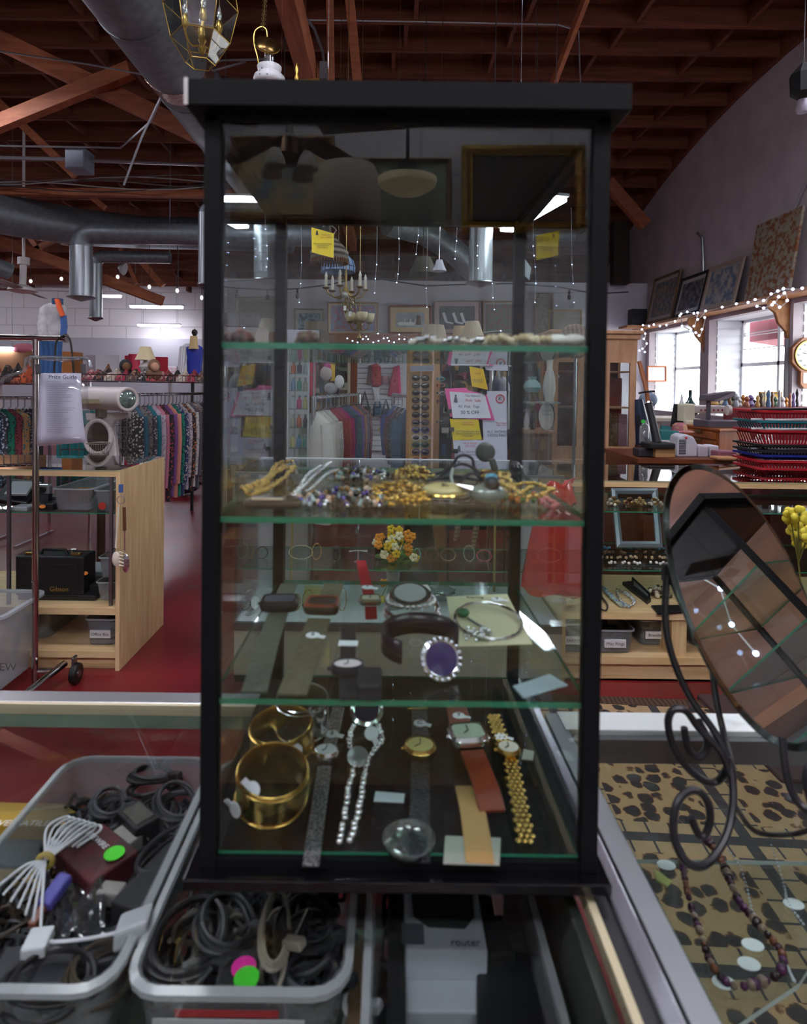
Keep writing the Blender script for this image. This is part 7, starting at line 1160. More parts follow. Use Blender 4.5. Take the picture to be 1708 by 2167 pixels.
for lb, x0, x1 in (('cream turned leg leaning beyond the showcase by the rod', 1000, 1012), ('shorter cream turned leg beyond the showcase', 962, 972)): o = B(); o.tube([P(x1, 1085, 5.2), P((x0 + x1) / 2, 1130, 5.2), P(x0, 1165 if x0 > 990 else 1145, 5.2)], .02, 8, rs=[.022, .026, .012]); tag(o.go('turned_spindle', mat('b9a080', .5, pat='band', h2='8f7a5a', scale=9), smooth=True), lb, 'leg')
# plate table and pale mug shade area, curio cabinet
CY_ = 5.0; o = thing('curio_cabinet', 'pale wood curio cabinet with glass doors beside the tower', 'cabinet', (P(1250, 900, CY_).x, CY_ + .2, 0)); CW = mat('d2a883', .5, pat='grain', h2='c0946e', scale=5, stretch=(5, 5, .7)); xl, xr = P(1168, 800, CY_).x, P(1347, 800, CY_).x; zt4 = P(1320, 700, CY_).z
B().box(xl - .03, xr + .04, CY_ - .05, CY_ + .42, zt4 - .03, zt4).go('cornice', CW, o, bev=.008); B().box(xl - .015, xr + .02, CY_ - .03, CY_ + .4, zt4 - .07, zt4 - .03).go('cornice', CW, o, bev=.006); B().box(xl, xr, CY_ - .01, CY_ + .38, zt4 - .20, zt4 - .07).go('frieze', CW, o)
B().box(xl, xr, CY_, CY_ + .38, 0, P(1320, 972, CY_).z).go('base', mat('c9a58c', .6), o); B().box(xl - .02, xr + .02, CY_ - .03, CY_ + .4, P(1320, 985, CY_).z, P(1320, 972, CY_).z).go('base_moulding', CW, o, bev=.006)
zlo, zhi = P(1320, 945, CY_).z, zt4 - .2; B().box(xl + .02, xr - .02, CY_ + .36, CY_ + .375, 0, zt4 - .1).go('back_panel', mat('7f5138', .6, pat='grain', h2='6a4230', scale=5, stretch=(5, 5, .7)), o)
for x in (xl, P(1222, 800, CY_).x, P(1277, 800, CY_).x, xr - .055): B().box(x, x + .05, CY_ - .008, CY_ + .015, P(1320, 972, CY_).z, zhi).go('door_stile', CW, o)
B().box(xl, xr, CY_ - .007, CY_ + .014, P(1320, 972, CY_).z, zlo).go('door_rail', CW, o); B().box(xl, xr, CY_ - .007, CY_ + .014, zhi - .06, zhi).go('door_rail', CW, o); B().box(xl + .05, xr - .05, CY_, CY_ + .004, zlo, zhi - .06).go('door_glass', glass('eef2f0', 1.3), o)
for x in (xl, xr - .02): 
    for y in (CY_ + .02, CY_ + .35): B().box(x, x + .02, y, y + .03, zlo - .1, zhi).go('corner_post', CW, o)
for py in (785, 862): z = P(1320, py, CY_).z; B().box(xl + .02, xr - .02, CY_ + .03, CY_ + .37, z - .012, z).go('shelf', CW, o)
for lb, x, h, h2, w_, y0 in (('tan patterned book standing at the bottom of the curio cabinet', 1292, '8f7a52', '6a4a34', .05, 872), ('brown book beside the pink one in the curio cabinet', 1303, '7a5a38', None, .04, 875), ('pink textured book at the bottom of the curio cabinet', 1318, 'b08490', '9a6f7c', .07, 877), ('red brown cloth bundle at the back of the curio cabinet', 1300, '7a3a30', None, .12, 800)):
    Yq = CY_ + (.1 if y0 > 850 else .3); tag(B().box(P(x, 900, Yq).x - w_ / 2, P(x, 900, Yq).x + w_ / 2, Yq, Yq + .06, zlo - .1 if y0 > 850 else zlo - .1, P(x, y0, Yq).z).go('book' if y0 > 850 else 'cloth_roll', mat(h, .7, pat='noise' if h2 else None, h2=h2, scale=30)), lb, 'book' if y0 > 850 else 'cloth')
tb_ = thing('side_table', 'small brown wooden drawer table behind the red bag', 'table', (P(1150, 960, 4.6).x, 4.7, 0)); z = P(1140, 912, 4.6).z; xl, xr = P(1108, 912, 4.6).x, P(1176, 912, 4.6).x; B().box(xl, xr, 4.6, 5.0, z - .02, z).go('top', mat('9a6f4c', .5), tb_); B().box(xl + .02, xr - .02, 4.62, 4.98, z - .22, z - .02).go('drawer', mat('6a4a34', .5), tb_); B().box(xl + .02, xr - .02, 4.62, 4.98, 0, z - .24).go('body', mat('5a3c2a', .5), tb_)
zu = P(1140, 850, 4.75).z; B().box(xl + .01, xr + .05, 4.65, 4.85, zu - .012, zu).go('upper_shelf', mat('8f9a98', .3), tb_); [B().box(x, x + .01, 4.84, 4.85, z, zu - .012).go('upright', STEEL, tb_) for x in (xl + .01, xr + .04)]
o = thing('oval_plate', 'white oval plate with a dark rim and small red mark standing on the side table', 'plate', (P(1154, 905, 4.7).x, 4.7, z)); c = P(1156, 882, 4.7); c.z = z + .085 * 1.25; B().lathe(c, [(.085, 0), (.085, .006), (.07, .01), (0, .008)], 28, (.1, -1, .1), sx=.72, sy=1.25).go('plate', mat('b9b6b0', .4), o, smooth=True); B().tube([c + V((.062 * math.cos(t), -.003, .106 * math.sin(t))) for t in [6.283 * i / 36 for i in range(36)]], .005, 6, True).go('rim', mat('3a3430', .4), o); text('Home\nSweet', c + V((0, -.013, .03)), .03, mat('7a7a80', .6), o)
for lb, x, yt, yb, h, r_ in (('pale teal fan shaped mirror shade behind the side table', 1126, 797, 830, '8fb5b4', .07), ('brown wooden urn on the side table', 1126, 828, 850, '5f4a2c', .03), ('white pillar candle on the side table', 1114, 862, 905, 'c9c9cc', .022), ('dark bronze figurine on the side table', 1128, 862, 905, '3a3230', .03), ('white lampshade near the window side behind the tower', 1162, 760, 850, 'c9c6be', .05)):
    c = P(x, yb, 4.75); zb_ = z if yb > 900 else c.z; H_ = P(x, yt, 4.75).z - c.z; tag(B().lathe((c.x, 4.75, zb_), [(r_ * .6, 0), (r_, H_ * .3), (r_ * .8, H_ * .6), (r_ * .4, H_ * .8), (r_ * .55, H_)], 16).go('ornament', mat(h, .5), smooth=True), lb, 'ornament')
o = thing('striped_dish', 'brown swirl striped round dish on a slim stand before the curio cabinet', 'dish', (P(1218, 722, 4.6).x, 4.6, 0)); B().sph(P(1218, 722, 4.6), .13, 14, (1, .35, 1)).go('dish', mat('a08a78', .5, pat='wave', h2='7d6450', scale=10), o, smooth=True); B().cyl((P(1218, 722, 4.6).x, 4.6, 0), P(1218, 740, 4.6), .012).go('stand', STEEL, o)
# icicle lights and festoon
LED = lamp_mat('b9c9ff', 5)
def strand(label, pts, Y, nm='icicle_lights', wr=.0012, s=.0026, mt=None, group='strands of icicle lights', drop=None, every=1):
    q = [P(x, y, Y) for x, y in pts]; o = thing(nm, label, 'string lights', q[-1], group); Y < 4 and B().tube([V((q[0].x, q[0].y, zc(q[0].y) + .02)), q[0]], .0003, 3).go('thread', INK, o); B().tube(q, wr, 4).go('wire', mt or mat('9a9a9f', .4), o); b = B(); [b.sph(p, s, 6) for p in (q[1:] if Y < 4 else q)]; b.go('leds', LED, o, smooth=True); return o
for i, (x, l, Y) in enumerate(((842, [505, 548, 580, 598], 3.0), (883, [498, 512, 538], 3.2), (966, [510, 532, 548], 3.0), (1013, [520, 541, 568], 2.8), (1131, [521, 541, 565, 600, 640], 2.6), (563, [485, 520, 547, 565], 2.7), (594, [502, 522, 543, 562], 2.9), (635, [556, 600, 640], 3.4), (796, [560, 590, 620], 3.2), (905, [566, 610, 650], 3.6), (1045, [600, 630, 655], 3.4), (1212, [560, 600, 640], 3.1))):
    strand('drop of tiny blue white lights hanging beyond the tower', [(x + 3 * math.sin(i + k), y) for k, y in enumerate([440] + l)], Y)
strand('white icicle light string drooping along the picture ledge', [(735 + k * 11, 716 + 9 * math.sin(k * .9) ** 2) for k in range(22)], 10.9, s=.012, wr=.004)
strand('white light string above the glass lampshades', [(760, 700), (775, 712), (800, 706), (820, 715), (845, 708), (870, 718), (1060, 700)], 6, s=.006, wr=.002)
def wl(x, y): return PX(x, y, XR - .3)
for lb, pts in (('white string lights looped along the wall shelf front', [(1362, 688), (1375, 690), (1385, 687), (1398, 690), (1412, 688), (1430, 680), (1443, 664), (1456, 660), (1470, 663), (1478, 676), (1495, 658), (1530, 650), (1560, 643), (1585, 640), (1600, 634), (1618, 636), (1634, 622), (1648, 616), (1660, 611), (1680, 612), (1700, 610)]), ('bunched string lights at the nearer shelf bracket', [(1440, 668), (1445, 690), (1463, 700), (1474, 704), (1481, 710), (1487, 697), (1493, 672), (1478, 662), (1470, 690)]), ('string lights hanging at the far shelf end', [(1342, 689), (1360, 697), (1367, 706), (1364, 717), (1370, 727), (1361, 738), (1366, 745), (1355, 742)]), ('string lights round the last shelf bracket', [(1640, 640), (1652, 650), (1668, 636), (1662, 620), (1650, 628), (1636, 645), (1618, 652), (1604, 648)])):
    q = [wl(x, y) for x, y in pts]; o = thing('string_lights', lb, 'string lights', q[-1], 'string lights on the wall shelf'); B().tube(q, .006, 5).go('wire', mat('b9b3a4', .4), o); b = B(); [b.sph(p - X_ * .01, .016, 6) for p in q]; b.go('leds', LED, o, smooth=True)
q = [P(x, y, 10.6) for x, y in ((440, 604), (500, 610), (565, 613), (630, 611), (700, 602), (760, 588), (800, 590), (900, 605), (985, 602), (1080, 600), (1180, 607), (1260, 622), (1330, 618))]; o = thing('festoon_lights', 'black festoon cable with unlit bulbs strung before the white partition', 'string lights', q[3]); B().tube(q, .012, 5).go('cable', INK, o); 
for x, y in ((502, 612), (567, 614), (630, 612), (1205, 614)): c = P(x, y, 10.6); B().cyl(c, c - Z_ * .07, .022, n=8).go('socket', INK, o); B().sph(c - Z_ * .12, .035, 7, (1, 1, 1.3)).go('bulb', mat('4a4a4c', .2), o, smooth=True)
for i, (x, y, Y) in enumerate(((249, 586, 11), (316, 607, 10.5), (375, 615, 10), (130, 590, 11.5), (65, 595, 12), (427, 630, 10))): c = P(x, y, Y); o = thing('ceiling_bulb', 'small bare white bulb hanging from the roof over the clothes', 'bulb', c, 'bare bulbs under the roof'); B().sph(c, .03, 8, (1, 1, 1.3)).go('bulb', mat('e8e6e6', .2, emit=.5), o, smooth=True); B().cyl(c + Z_ * .03, V((c.x, c.y, zc(c.y))), .005, n=5).go('cord', INK, o)
o = thing('spotlight', 'small white spotlight under the roof near the far clothes', 'spotlight', P(258, 570, 10)); B().lathe(P(258, 568, 10), [(.02, -.06), (.08, .0), (.1, .05)], 14, (1, 0, -.3)).go('head', mat('c9c9cc', .4), o, smooth=True)
# ================================================================ right-hand area beneath the windows
DW = mat('7a3f22', .45, pat='grain', h2='63301a', scale=5, stretch=(.7, 5, 5)); OW = mat('a8622e', .45, pat='grain', h2='8f5024', scale=5, stretch=(5, 5, .7))
TY = 4.2; zt5 = P(1450, 972, TY).z
o = thing('wooden_desk', 'dark brown wooden desk crowded with appliances under the windows', 'desk', (2.4, 4.5, 0)); xl = P(1350, 970, TY).x; B().box(xl, 2.1, TY, 4.9, zt5 - .03, zt5).go('top', DW, o); B().box(2.1, 4.2, TY, 5.4, zt5 - .03, zt5).go('top', DW, o); B().box(xl + .02, 2.1, TY + .03, 4.88, 0, zt5 - .03).go('pedestal', DW, o); B().box(3.3, 4.15, TY + .03, 5.3, 0, zt5 - .03).go('pedestal', DW, o)
for k in range(3): B().box(xl + .05, xl + .47, TY + .012, TY + .03, .12 + k * .26, .34 + k * .26).go('drawer', DW, o, bev=.004)
# orange dresser box on it
Y0 = 4.75; zb = zt5; zt6 = P(1520, 908, Y0).z; a, c, e = P(1448, 908, 5.35), P(1523, 910, Y0), P(1590, 908, 4.95); pts = [V((a.x, a.y, 0)), V((c.x, c.y, 0)), V((e.x, e.y, 0)), V((a.x + e.x - c.x, a.y + e.y - c.y, 0))]
o = thing('drawer_chest', 'orange brown wooden drawer chest standing cornerwise on the desk', 'chest of drawers', (c.x, 5.0, zb)); B().prism([p + Z_ * zb for p in pts], Z_ * (zt6 - .02 - zb)).go('body', OW, o); m_ = sum(pts, V((0, 0, 0))) / 4; B().prism([m_ + (p - m_) * 1.06 + Z_ * (zt6 - .02) for p in pts], Z_ * .02).go('top', OW, o, bev=.004)
d = (pts[1] - pts[0]); n = V((d.y, -d.x, 0)).normalized()
for k in range(2): z0 = zb + .02 + k * (zt6 - zb - .04) / 2; q0 = pts[0] + d * .08; q1 = pts[0] + d * .92; f = B().prism([q0 + n * .012 + Z_ * z0, q1 + n * .012 + Z_ * z0, q1 + n * .012 + Z_ * (z0 + (zt6 - zb) / 2 - .035), q0 + n * .012 + Z_ * (z0 + (zt6 - zb) / 2 - .035)], -n * .012).go('drawer', OW, o, bev=.003); B().bar(pts[0] + d * .42 + n * .02 + Z_ * (z0 + .05), pts[0] + d * .58 + n * .02 + Z_ * (z0 + .05), .012, .02).go('handle', BRASS, f)
# desk lamp with box base
o = thing('desk_lamp', 'dark grey desk lamp with a flat head on a box base', 'lamp', P(1532, 908, 5.0)); GR = mat('5a5560', .5); c = P(1486, 905, 5.0); e = P(1580, 905, 5.0); B().box(c.x, e.x, 4.9, 5.15, zt6, P(1530, 890, 5).z).go('base', GR, o, bev=.004); B().box(P(1496, 850, 5.05).x, P(1502, 850, 5.05).x, 5.03, 5.06, P(1500, 890, 5.05).z, P(1500, 842, 5.05).z).go('arm', GR, o); B().prism([P(1496, 848, 5.0), P(1499, 836, 5.0), P(1558, 828, 5.0), P(1556, 840, 5.0), P(1520, 850, 5.0)], (0, .14, 0)).go('head', GR, o, bev=.006); B().prism([P(1512, 848, 4.995), P(1556, 829, 4.995), P(1556, 838, 4.995), P(1520, 850, 4.995)], (0, .1, 0)).go('reflector', mat('a9a5ae', .3, .5), o)
def boxpx(label, x0, y0, x1, y1, Y, dep, h, name, cat, zb_=None, rough=.5, bev=.006, h2=None):
    zb_ = P((x0 + x1) / 2, y1, Y).z if zb_ is None else zb_
    return tag(B().box(P(x0, y1, Y).x, P(x1, y1, Y).x, Y, Y + dep, zb_, P((x0 + x1) / 2, y0, Y).z).go(name, mat(h, rough, pat='noise' if h2 else None, h2=h2, scale=20), bev=bev), label, cat)
# sewing machine
SYm = 5.35; o = thing('sewing_machine', 'cream sewing machine with a clear case standing behind the desk lamp', 'sewing machine', P(1490, 905, SYm)); CR = mat('cfd0b8', .4); z0 = P(1480, 908, SYm).z; B().box(P(1450, 900, SYm).x, P(1545, 900, SYm).x, SYm, SYm + .2, z0, P(1480, 890, SYm).z).go('bed', CR, o, bev=.01); B().box(P(1450, 900, SYm).x, P(1474, 900, SYm).x, SYm + .02, SYm + .18, z0, P(1480, 855, SYm).z).go('pillar', CR, o, bev=.015); B().box(P(1474, 900, SYm).x, P(1540, 900, SYm).x, SYm + .03, SYm + .17, P(1480, 875, SYm).z, P(1480, 858, SYm).z).go('arm', mat('c9c6c6', .4), o, bev=.012); B().cyl(P(1538, 868, SYm), P(1545, 868, SYm), .045, n=16).go('hand_wheel', mat('c9c6c6', .4), o)
for k in range(6): B().cyl(P(1484 + k * 9, 866, SYm + .02), P(1484 + k * 9, 870, SYm + .02), .008, n=6).go('dial', mat('8f3a44', .5), o)
stand = thing('machine_table', 'low table with cream legs under the sewing machine behind the desk', 'table', (P(1490, 900, SYm).x, 5.6, 0)); B().box(P(1440, 900, SYm).x, P(1560, 900, SYm).x, 5.3 + .12, 5.75, z0 - .03, z0).go('top', DW, stand); [B().box(x, x + .04, 5.5, 5.54, 0, z0 - .03).go('leg', mat('c9b9a0', .5), stand) for x in (P(1445, 900, 5.5).x, P(1550, 900, 5.5).x)]
# red cloth table
RY = 5.9; zr = P(1590, 864, RY).z; o = thing('cloth_table', 'table draped in a dark red cloth below the windows', 'table', (P(1600, 900, RY).x, 6.2, 0)); rows = []; xl, xr = P(1532, 864, RY).x, 4.5
for f in range(6): rows.append([V((xl + (xr - xl) * i / 40, RY - .02 - .03 * f / 5 + .02 * math.sin(i * 1.3) * f / 5, zr - zr * .95 * f / 5)) for i in range(41)])
rows.insert(0, [V((xl + (xr - xl) * i / 40, 6.8, zr)) for i in range(41)]); B().sheet(rows).go('cloth', mat('6a1020', .8, pat='noise', h2='520b18', scale=4), o, smooth=True, solid=.01); B().box(xl + .02, xr - .02, RY + .03, 6.75, zr - .04, zr - .008).go('table_top', DW, o)
for x in (xl + .05, xr - .1): B().box(x, x + .05, RY + .05, RY + .1, 0, zr - .04).go('leg', DW, o)
gi = 0
fn_ = ['brass', 'dark bronze', 'cream', 'blue', 'brown', 'green', 'silver', 'white', 'amber', 'copper', 'violet', 'black']; hh = ['b08a4a', '4a3a2c', 'c9bda0', '4a6a8a', '6a4428', '4a6a52', '8f949a', 'c9c9cc', 'b0722c', '94563a', '6a5a8a', '26262a']
for k in range(24):
    x = 1512 + k * 7.6; c = P(x, 866 - (k % 3) * 2, RY + .25 + .15 * (k % 3)); H_ = R.uniform(.07, .16); r_ = R.uniform(.025, .045); lb = '%s ornament, %s, among the trinkets on the red cloth table' % (fn_[k % 12], 'squat' if k < 12 else 'slender')
    if k >= 12: r_ *= .6; H_ *= 1.2
    o = thing('ornament', lb, 'ornament', (c.x, c.y, zr), 'trinkets on the red cloth table'); B().lathe((c.x, c.y, zr + .003), [(r_ * .8, 0), (r_, H_ * .2), (r_ * .5, H_ * .5), (r_ * .9, H_ * .75), (r_ * .3, H_)], 12).go('body', mat(hh[k % 12], .35), o, smooth=True)
framed('small blue and gold painting standing among the trinkets', 1608, 829, 1655, 852, 6.7, 'b08a3c', '3a6a9a', art('3f7fa8', 'c9a43c', 9), .015, wm=.005)
o = thing('octagonal_clock', 'octagonal wooden wall clock with a pendulum case beside the window', 'clock', P(1712, 812, 7.05)); c = P(1714, 752, 7.05); CW2 = mat('8f5a34', .4); oc = [c + V((.22 * math.cos(math.radians(22.5 + 45 * k)), 0, .22 * math.sin(math.radians(22.5 + 45 * k)))) for k in range(8)]; B().prism(oc, Y_ * .06).go('case', CW2, o, bev=.01); B().lathe(c - Y_ * .001, [(.165, 0), (.165, .008), (0, .009)], 32, -Y_).go('dial', mat('d9dcd6', .4), o); B().ring(c - Y_ * .006, Y_, .17, .012, 32, 6).go('bezel', BRASS, o)
for k in range(12): t = math.radians(90 - 30 * k); text(['XII', 'I', 'II', 'III', 'IV', 'V', 'VI', 'VII', 'VIII', 'IX', 'X', 'XI'][k], c + V((.135 * math.cos(t), -.011, .135 * math.sin(t))), .035, INK, o, name='numeral')
B().bar(c - Y_ * .014, c + V((.05, -.014, .06)), .008, .003).go('hand', INK, o); B().bar(c - Y_ * .014, c + V((-.09, -.014, .03)), .006, .003).go('hand', INK, o); B().prism([c + V(q) for q in ((-.1, 0, -.19), (.1, 0, -.19), (.1, 0, -.33), (.06, 0, -.38), (-.06, 0, -.38), (-.1, 0, -.33))], Y_ * .06).go('pendulum_case', CW2, o, bev=.006); B().prism([c + V(q) for q in ((-.07, -.001, -.2), (.07, -.001, -.2), (.07, -.001, -.32), (-.07, -.001, -.32))], -Y_ * .003).go('pendulum_glass', mat('c9c6bc', .2), o)
o, a_, n_3 = framed('small orange framed glass picture hanging in the far window', 1370, 774, 1411, 808, 10.9, 'b5683a', 'd9dbe0', art('b9bcc2', 'd9dbe0', 4), .025, wm=.03); B().cyl(P(1390, 774, 10.9), V((P(1390, 774, 10.9).x, 10.9, 2.5)), .003, n=4).go('wire', INK, o)
# window sill goods and left group
ZS = zt5
o = thing('glass_bottle', 'dark green long necked bottle near the far window', 'bottle', P(1462, 872, 5.7)); c = P(1460, 880, 5.7); B().lathe(c, [(.04, 0), (.075, .03), (.07, .09), (.025, .14), (.014, .18), (.016, .235), (.02, .24)], 18).go('body', mat('1f3a3c', .15), o, smooth=True)
o = thing('glass_vase', 'white teardrop vase with green tip beside the green bottle', 'vase', P(1442, 880, 5.7)); c = P(1442, 884, 5.7); B().lathe(c, [(.02, 0), (.045, .05), (.04, .10), (.012, .16), (.01, .2)], 16).go('body', mat('c9cbd2', .3), o, smooth=True); B().lathe(c + Z_ * .2, [(.008, 0), (.002, .03)], 8).go('tip', mat('4a8a4a', .5), o)
ws = thing('display_table', 'white painted display table with dark board behind the vacuum cleaners', 'table', (P(1430, 900, 5.8).x, 5.85, 0)); zc_ = P(1442, 884, 5.7).z; B().box(P(1385, 884, 5.6).x, P(1480, 884, 5.6).x, 5.58, 6.1, zc_ - .03, zc_ - .001).go('top', mat('c9c2b4', .5), ws); [B().box(x, x + .05, 5.62, 5.67, 0, zc_ - .03).go('leg', mat('c9c2b4', .5), ws) for x in (P(1388, 884, 5.6).x, P(1474, 884, 5.6).x)]
tag(B().prism([P(1420, 905, 5.5), P(1437, 905, 5.5), P(1440, 855, 5.5), P(1428, 855, 5.5)], (0, .02, 0)).go('black_board', INK), 'black board leaning against the display table', 'board')
o = thing('straw_hat', 'cream floral straw hat lying beside the drawer chest', 'hat', P(1438, 912, 4.9)); c = P(1438, 908, 4.9); c.z = max(c.z, zt5 + .16); B().lathe(c - Z_ * .02, [(.11, 0), (.1, .008), (.06, .012), (.055, .05), (.03, .07), (0, .074)], 24).go('hat', mat('c9a982', .7, pat='noise', h2='b5707a', scale=24, lo=.5, hi=.6), o, smooth=True)
tc = boxpx('teal sewing box lid open behind the heater', 1398, 912, 1437, 936, 4.8, .2, '2f7f80', 'teal_case', 'case', ZS); tag(B().prism([P(1400, 900, 4.98), P(1430, 905, 4.98), P(1432, 914, 4.98), P(1400, 912, 4.98)], (0, .02, 0)).go('teal_cover', mat('3f8f90', .4)), 'teal lid standing up behind the teal sewing box', 'cover')
o = thing('fan_heater', 'white fan heater with a grey grille on the desk', 'heater', P(1455, 960, 4.35)); xl, xr = P(1433, 950, 4.35).x, P(1477, 950, 4.35).x; z0, z1 = ZS, P(1455, 918, 4.35).z; q = [V((xl, 4.35, z0)), V((xr, 4.35, z0)), V((xr, 4.35, z0 + (z1 - z0) * .55)), V((xr - .03, 4.35, z1 - .02)), V((xl + .05, 4.35, z1)), V((xl + .01, 4.35, z1 - .02)), V((xl, 4.35, z0 + .05))]; B().prism(q, Y_ * .14).go('body', mat('d0d2dc', .4), o, bev=.012); b = B(); [b.box(xl + .012, xl + .06, 4.345, 4.35, z0 + .02 + k * .012, z0 + .026 + k * .012) for k in range(9)]; b.go('grille', mat('4a4c56', .5), o); B().cyl((xl + .06, 4.349, z1 - .03), (xl + .06, 4.34, z1 - .03), .008, n=10).go('red_sticker', mat('d0425a', .5), o)
# vacuum cleaners / clarinet like pole
o = thing('vacuum_cleaner', 'upright vacuum cleaner with wooden handle and black tube leaning at the desk', 'vacuum cleaner', P(1392, 962, 4.3)); B().tube(cat_rom([P(1353, 765, 4.5), P(1358, 785, 4.48), P(1367, 820, 4.45), P(1372, 852, 4.43)]), .016, 8).go('handle', mat('a8622e', .4), o, smooth=True); B().cyl(P(1372, 852, 4.43), P(1392, 938, 4.3), .024, .028, 14).go('tube', INK, o, smooth=True); B().lathe(P(1372, 852, 4.43), [(.029, 0), (.029, .01)], 14, P(1392, 938, 4.3) - P(1372, 852, 4.43)).go('collar', CHROME, o); B().tube([P(1352, 832, 4.4), P(1368, 829, 4.4), P(1385, 828, 4.4)], .008, 6).go('cross_handle', INK, o); B().ob(P(1392, 942, 4.3), (.09, 0, 0), (0, .08, 0), (0, 0, .02)).go('nozzle', INK, o, bev=.01)
o = thing('vacuum_cleaner', 'dark blue upright vacuum cleaner partly behind the curio cabinet', 'vacuum cleaner', P(1360, 955, 4.6)); B().tube([P(1352, 845, 4.6), P(1358, 890, 4.6), P(1363, 940, 4.6)], .05, 10, rs=[.03, .05, .06]).go('body', mat('26354f', .4), o, smooth=True); B().sph(P(1372, 846, 4.7), .06, 9, (1.2, .6, 1)).go('dust_bag', mat('7f93ad', .6), o, smooth=True); B().tube([P(1351, 880, 4.55), P(1356, 915, 4.55), P(1378, 952, 4.5), P(1400, 965, 4.4)], .012, 7).go('hose', INK, o, smooth=True)
tag(B().lathe(P(1363, 938, 4.5), [(.035, 0), (.035, .12), (.012, .15), (.012, .17)], 14).go('clear_bottle', glass('dfe6ea', 2, .02, .25), smooth=True), 'clear plastic bottle between the vacuum cleaners', 'bottle'); c = P(1361, 892, 4.45); tag(B().cyl(c, c - Y_ * .004, .015, n=12).go('green_sticker', mat('3fd04a', .5)), 'round green price sticker on the blue vacuum cleaner', 'sticker')
# desk clutter
for lb, x0, y0, x1, y1, Y, h, nm in (('open brown cardboard box on the desk beside the heater', 1388, 945, 1430, 966, 4.25, 'b58a5c', 'cardboard_box'), ('pile of white papers beside the cardboard box', 1400, 934, 1430, 946, 4.5, 'c9c9d0', 'paper_pile'), ('white crumpled bag on the desk right of the heater', 1478, 943, 1500, 962, 4.35, 'c4bfc9', 'crumpled_bag'), ('small white cup on the desk behind the mirror', 1503, 943, 1522, 960, 4.35, 'd2d2dc', 'cup'), ('tray of coloured pens on the desk', 1520, 955, 1560, 968, 4.25, '8f5a6a', 'pen_tray'), ('wooden box at the desk edge behind the mirror', 1520, 968, 1563, 985, 4.15, 'c9976a', 'wooden_box'), ('black folded scissors case on the desk', 1352, 950, 1388, 966, 4.3, '2a2a30', 'flat_case')):
    boxpx(lb, x0, y0, x1, y1, Y, .12, h, nm, nm.replace('_', ' '), ZS, bev=.01)
o = thing('small_fan', 'small white desk fan beside the basket stack', 'fan', P(1618, 980, 4.3)); c = P(1618, 935, 4.3); B().ring(c, Y_, .06, .012, 24, 8).go('grille_ring', mat('c9c9cc', .4), o, smooth=True); B().lathe(c + Y_ * .03, [(.055, 0), (.03, -.03), (0, -.035)], 18, Y_).go('blades', mat('a9a9ae', .4), o, smooth=True); B().box(c.x - .045, c.x + .045, 4.28, 4.36, zt5, c.z - .05).go('body', mat('c9c9cc', .4), o, bev=.01); B().box(c.x - .02, c.x + .02, 4.27, 4.28, zt5, zt5 + .04).go('switch', INK, o)
# shopping baskets
def basket(label, y, h, H_, hdl, dark=False):
    Y = 3.42; c0 = P(1612, y, Y); x0 = c0.x; x1 = x0 + .43; z = c0.z; o = thing('shopping_basket', label, 'basket', (x0 + .2, Y + .14, z - H_), 'stacked shopping baskets'); mt = mat(h, .4); y0, y1 = Y, Y + .28
    b = B(); b.sheet([rrect(x0 - .012, x1 + .012, y0 - .012, y1 + .012, z - .012, .03), rrect(x0 - .012, x1 + .012, y0 - .012, y1 + .012, z, .03), rrect(x0, x1, y0, y1, z, .025), rrect(x0 + .01, x1 - .01, y0 + .01, y1 - .01, z - H_ * .3, .025), rrect(x0 + .012, x1 - .012, y0 + .012, y1 - .012, z - H_ * .3, .025)], wrap=True); b.go('rim', mt, o, smooth=True)
    b = B(); n = 22
    for k in range(n): x = x0 + .015 + (x1 - x0 - .03) * k / (n - 1); b.bar((x, y0 + .01, z - H_ * .3), (x + (.025 if k < n / 2 else -.025) * abs(1 - 2 * k / (n - 1)), y0 + .025, z - H_), .008, .004, Y_)
    for k in range(10): yy = y0 + .02 + (y1 - y0 - .04) * k / 9; b.bar((x0 + .01, yy, z - H_ * .3), (x0 + .035, yy, z - H_), .008, .004, X_)
    b.go('ribs', mt, o); B().box(x0 + .035, x1 - .035, y0 + .025, y1 - .02, z - H_, z - H_ + .008).go('bottom', mt, o)
    if hdl: B().tube([(x0 - .03, y0 + .05, z + .004), (x0 + .1, y0 - .012, z + .006), (x1 - .1, y0 - .012, z + .012)], .007, 6).go('handle', mat(hdl, .4), o, smooth=True)
    return o
basket('red shopping basket with a black handle on top of the stack', 868, 'b51c2a', .075, '1b1b1e'); basket('teal shopping basket second from the top of the stack', 890, '16707a', .06, 'c9c9cc'); basket('red shopping basket under the teal one', 910, 'b51c2a', .085, 'c9c9cc'); basket('black shopping basket in the middle of the stack', 940, '1d1b1e', .05, None); basket('dark blue black rimmed basket just below the black one', 953, '23202a', .04, '3a3a40'); basket('blue shopping basket near the bottom of the stack', 962, '1c2a8a', .03, None); basket('red shopping basket resting above the lowest basket', 974, 'b51c2a', .07, None); basket('red shopping basket at the bottom of the stack', 990, 'b51c2a', P(1612, 990, 3.42).z - ZR - .004, None)
o = thing('stack_light', 'dark iron lantern hanging at the picture edge by the wall', 'lantern', P(1700, 250, 5)); c = P(1700, 180, 5); B().lathe(c - Z_ * .12, [(.03, 0), (.09, .05), (.1, .2), (.05, .26), (.015, .3)], 8).go('cage', INK, o); B().lathe(c - Z_ * .22, [(.04, 0), (.05, .02), (.04, .1)], 14).go('glass_cup', mat('a9a5b5', .3), o, smooth=True); wire_up(o, c + Z_ * .18, .004, INK)
o.name = 'iron_lantern'
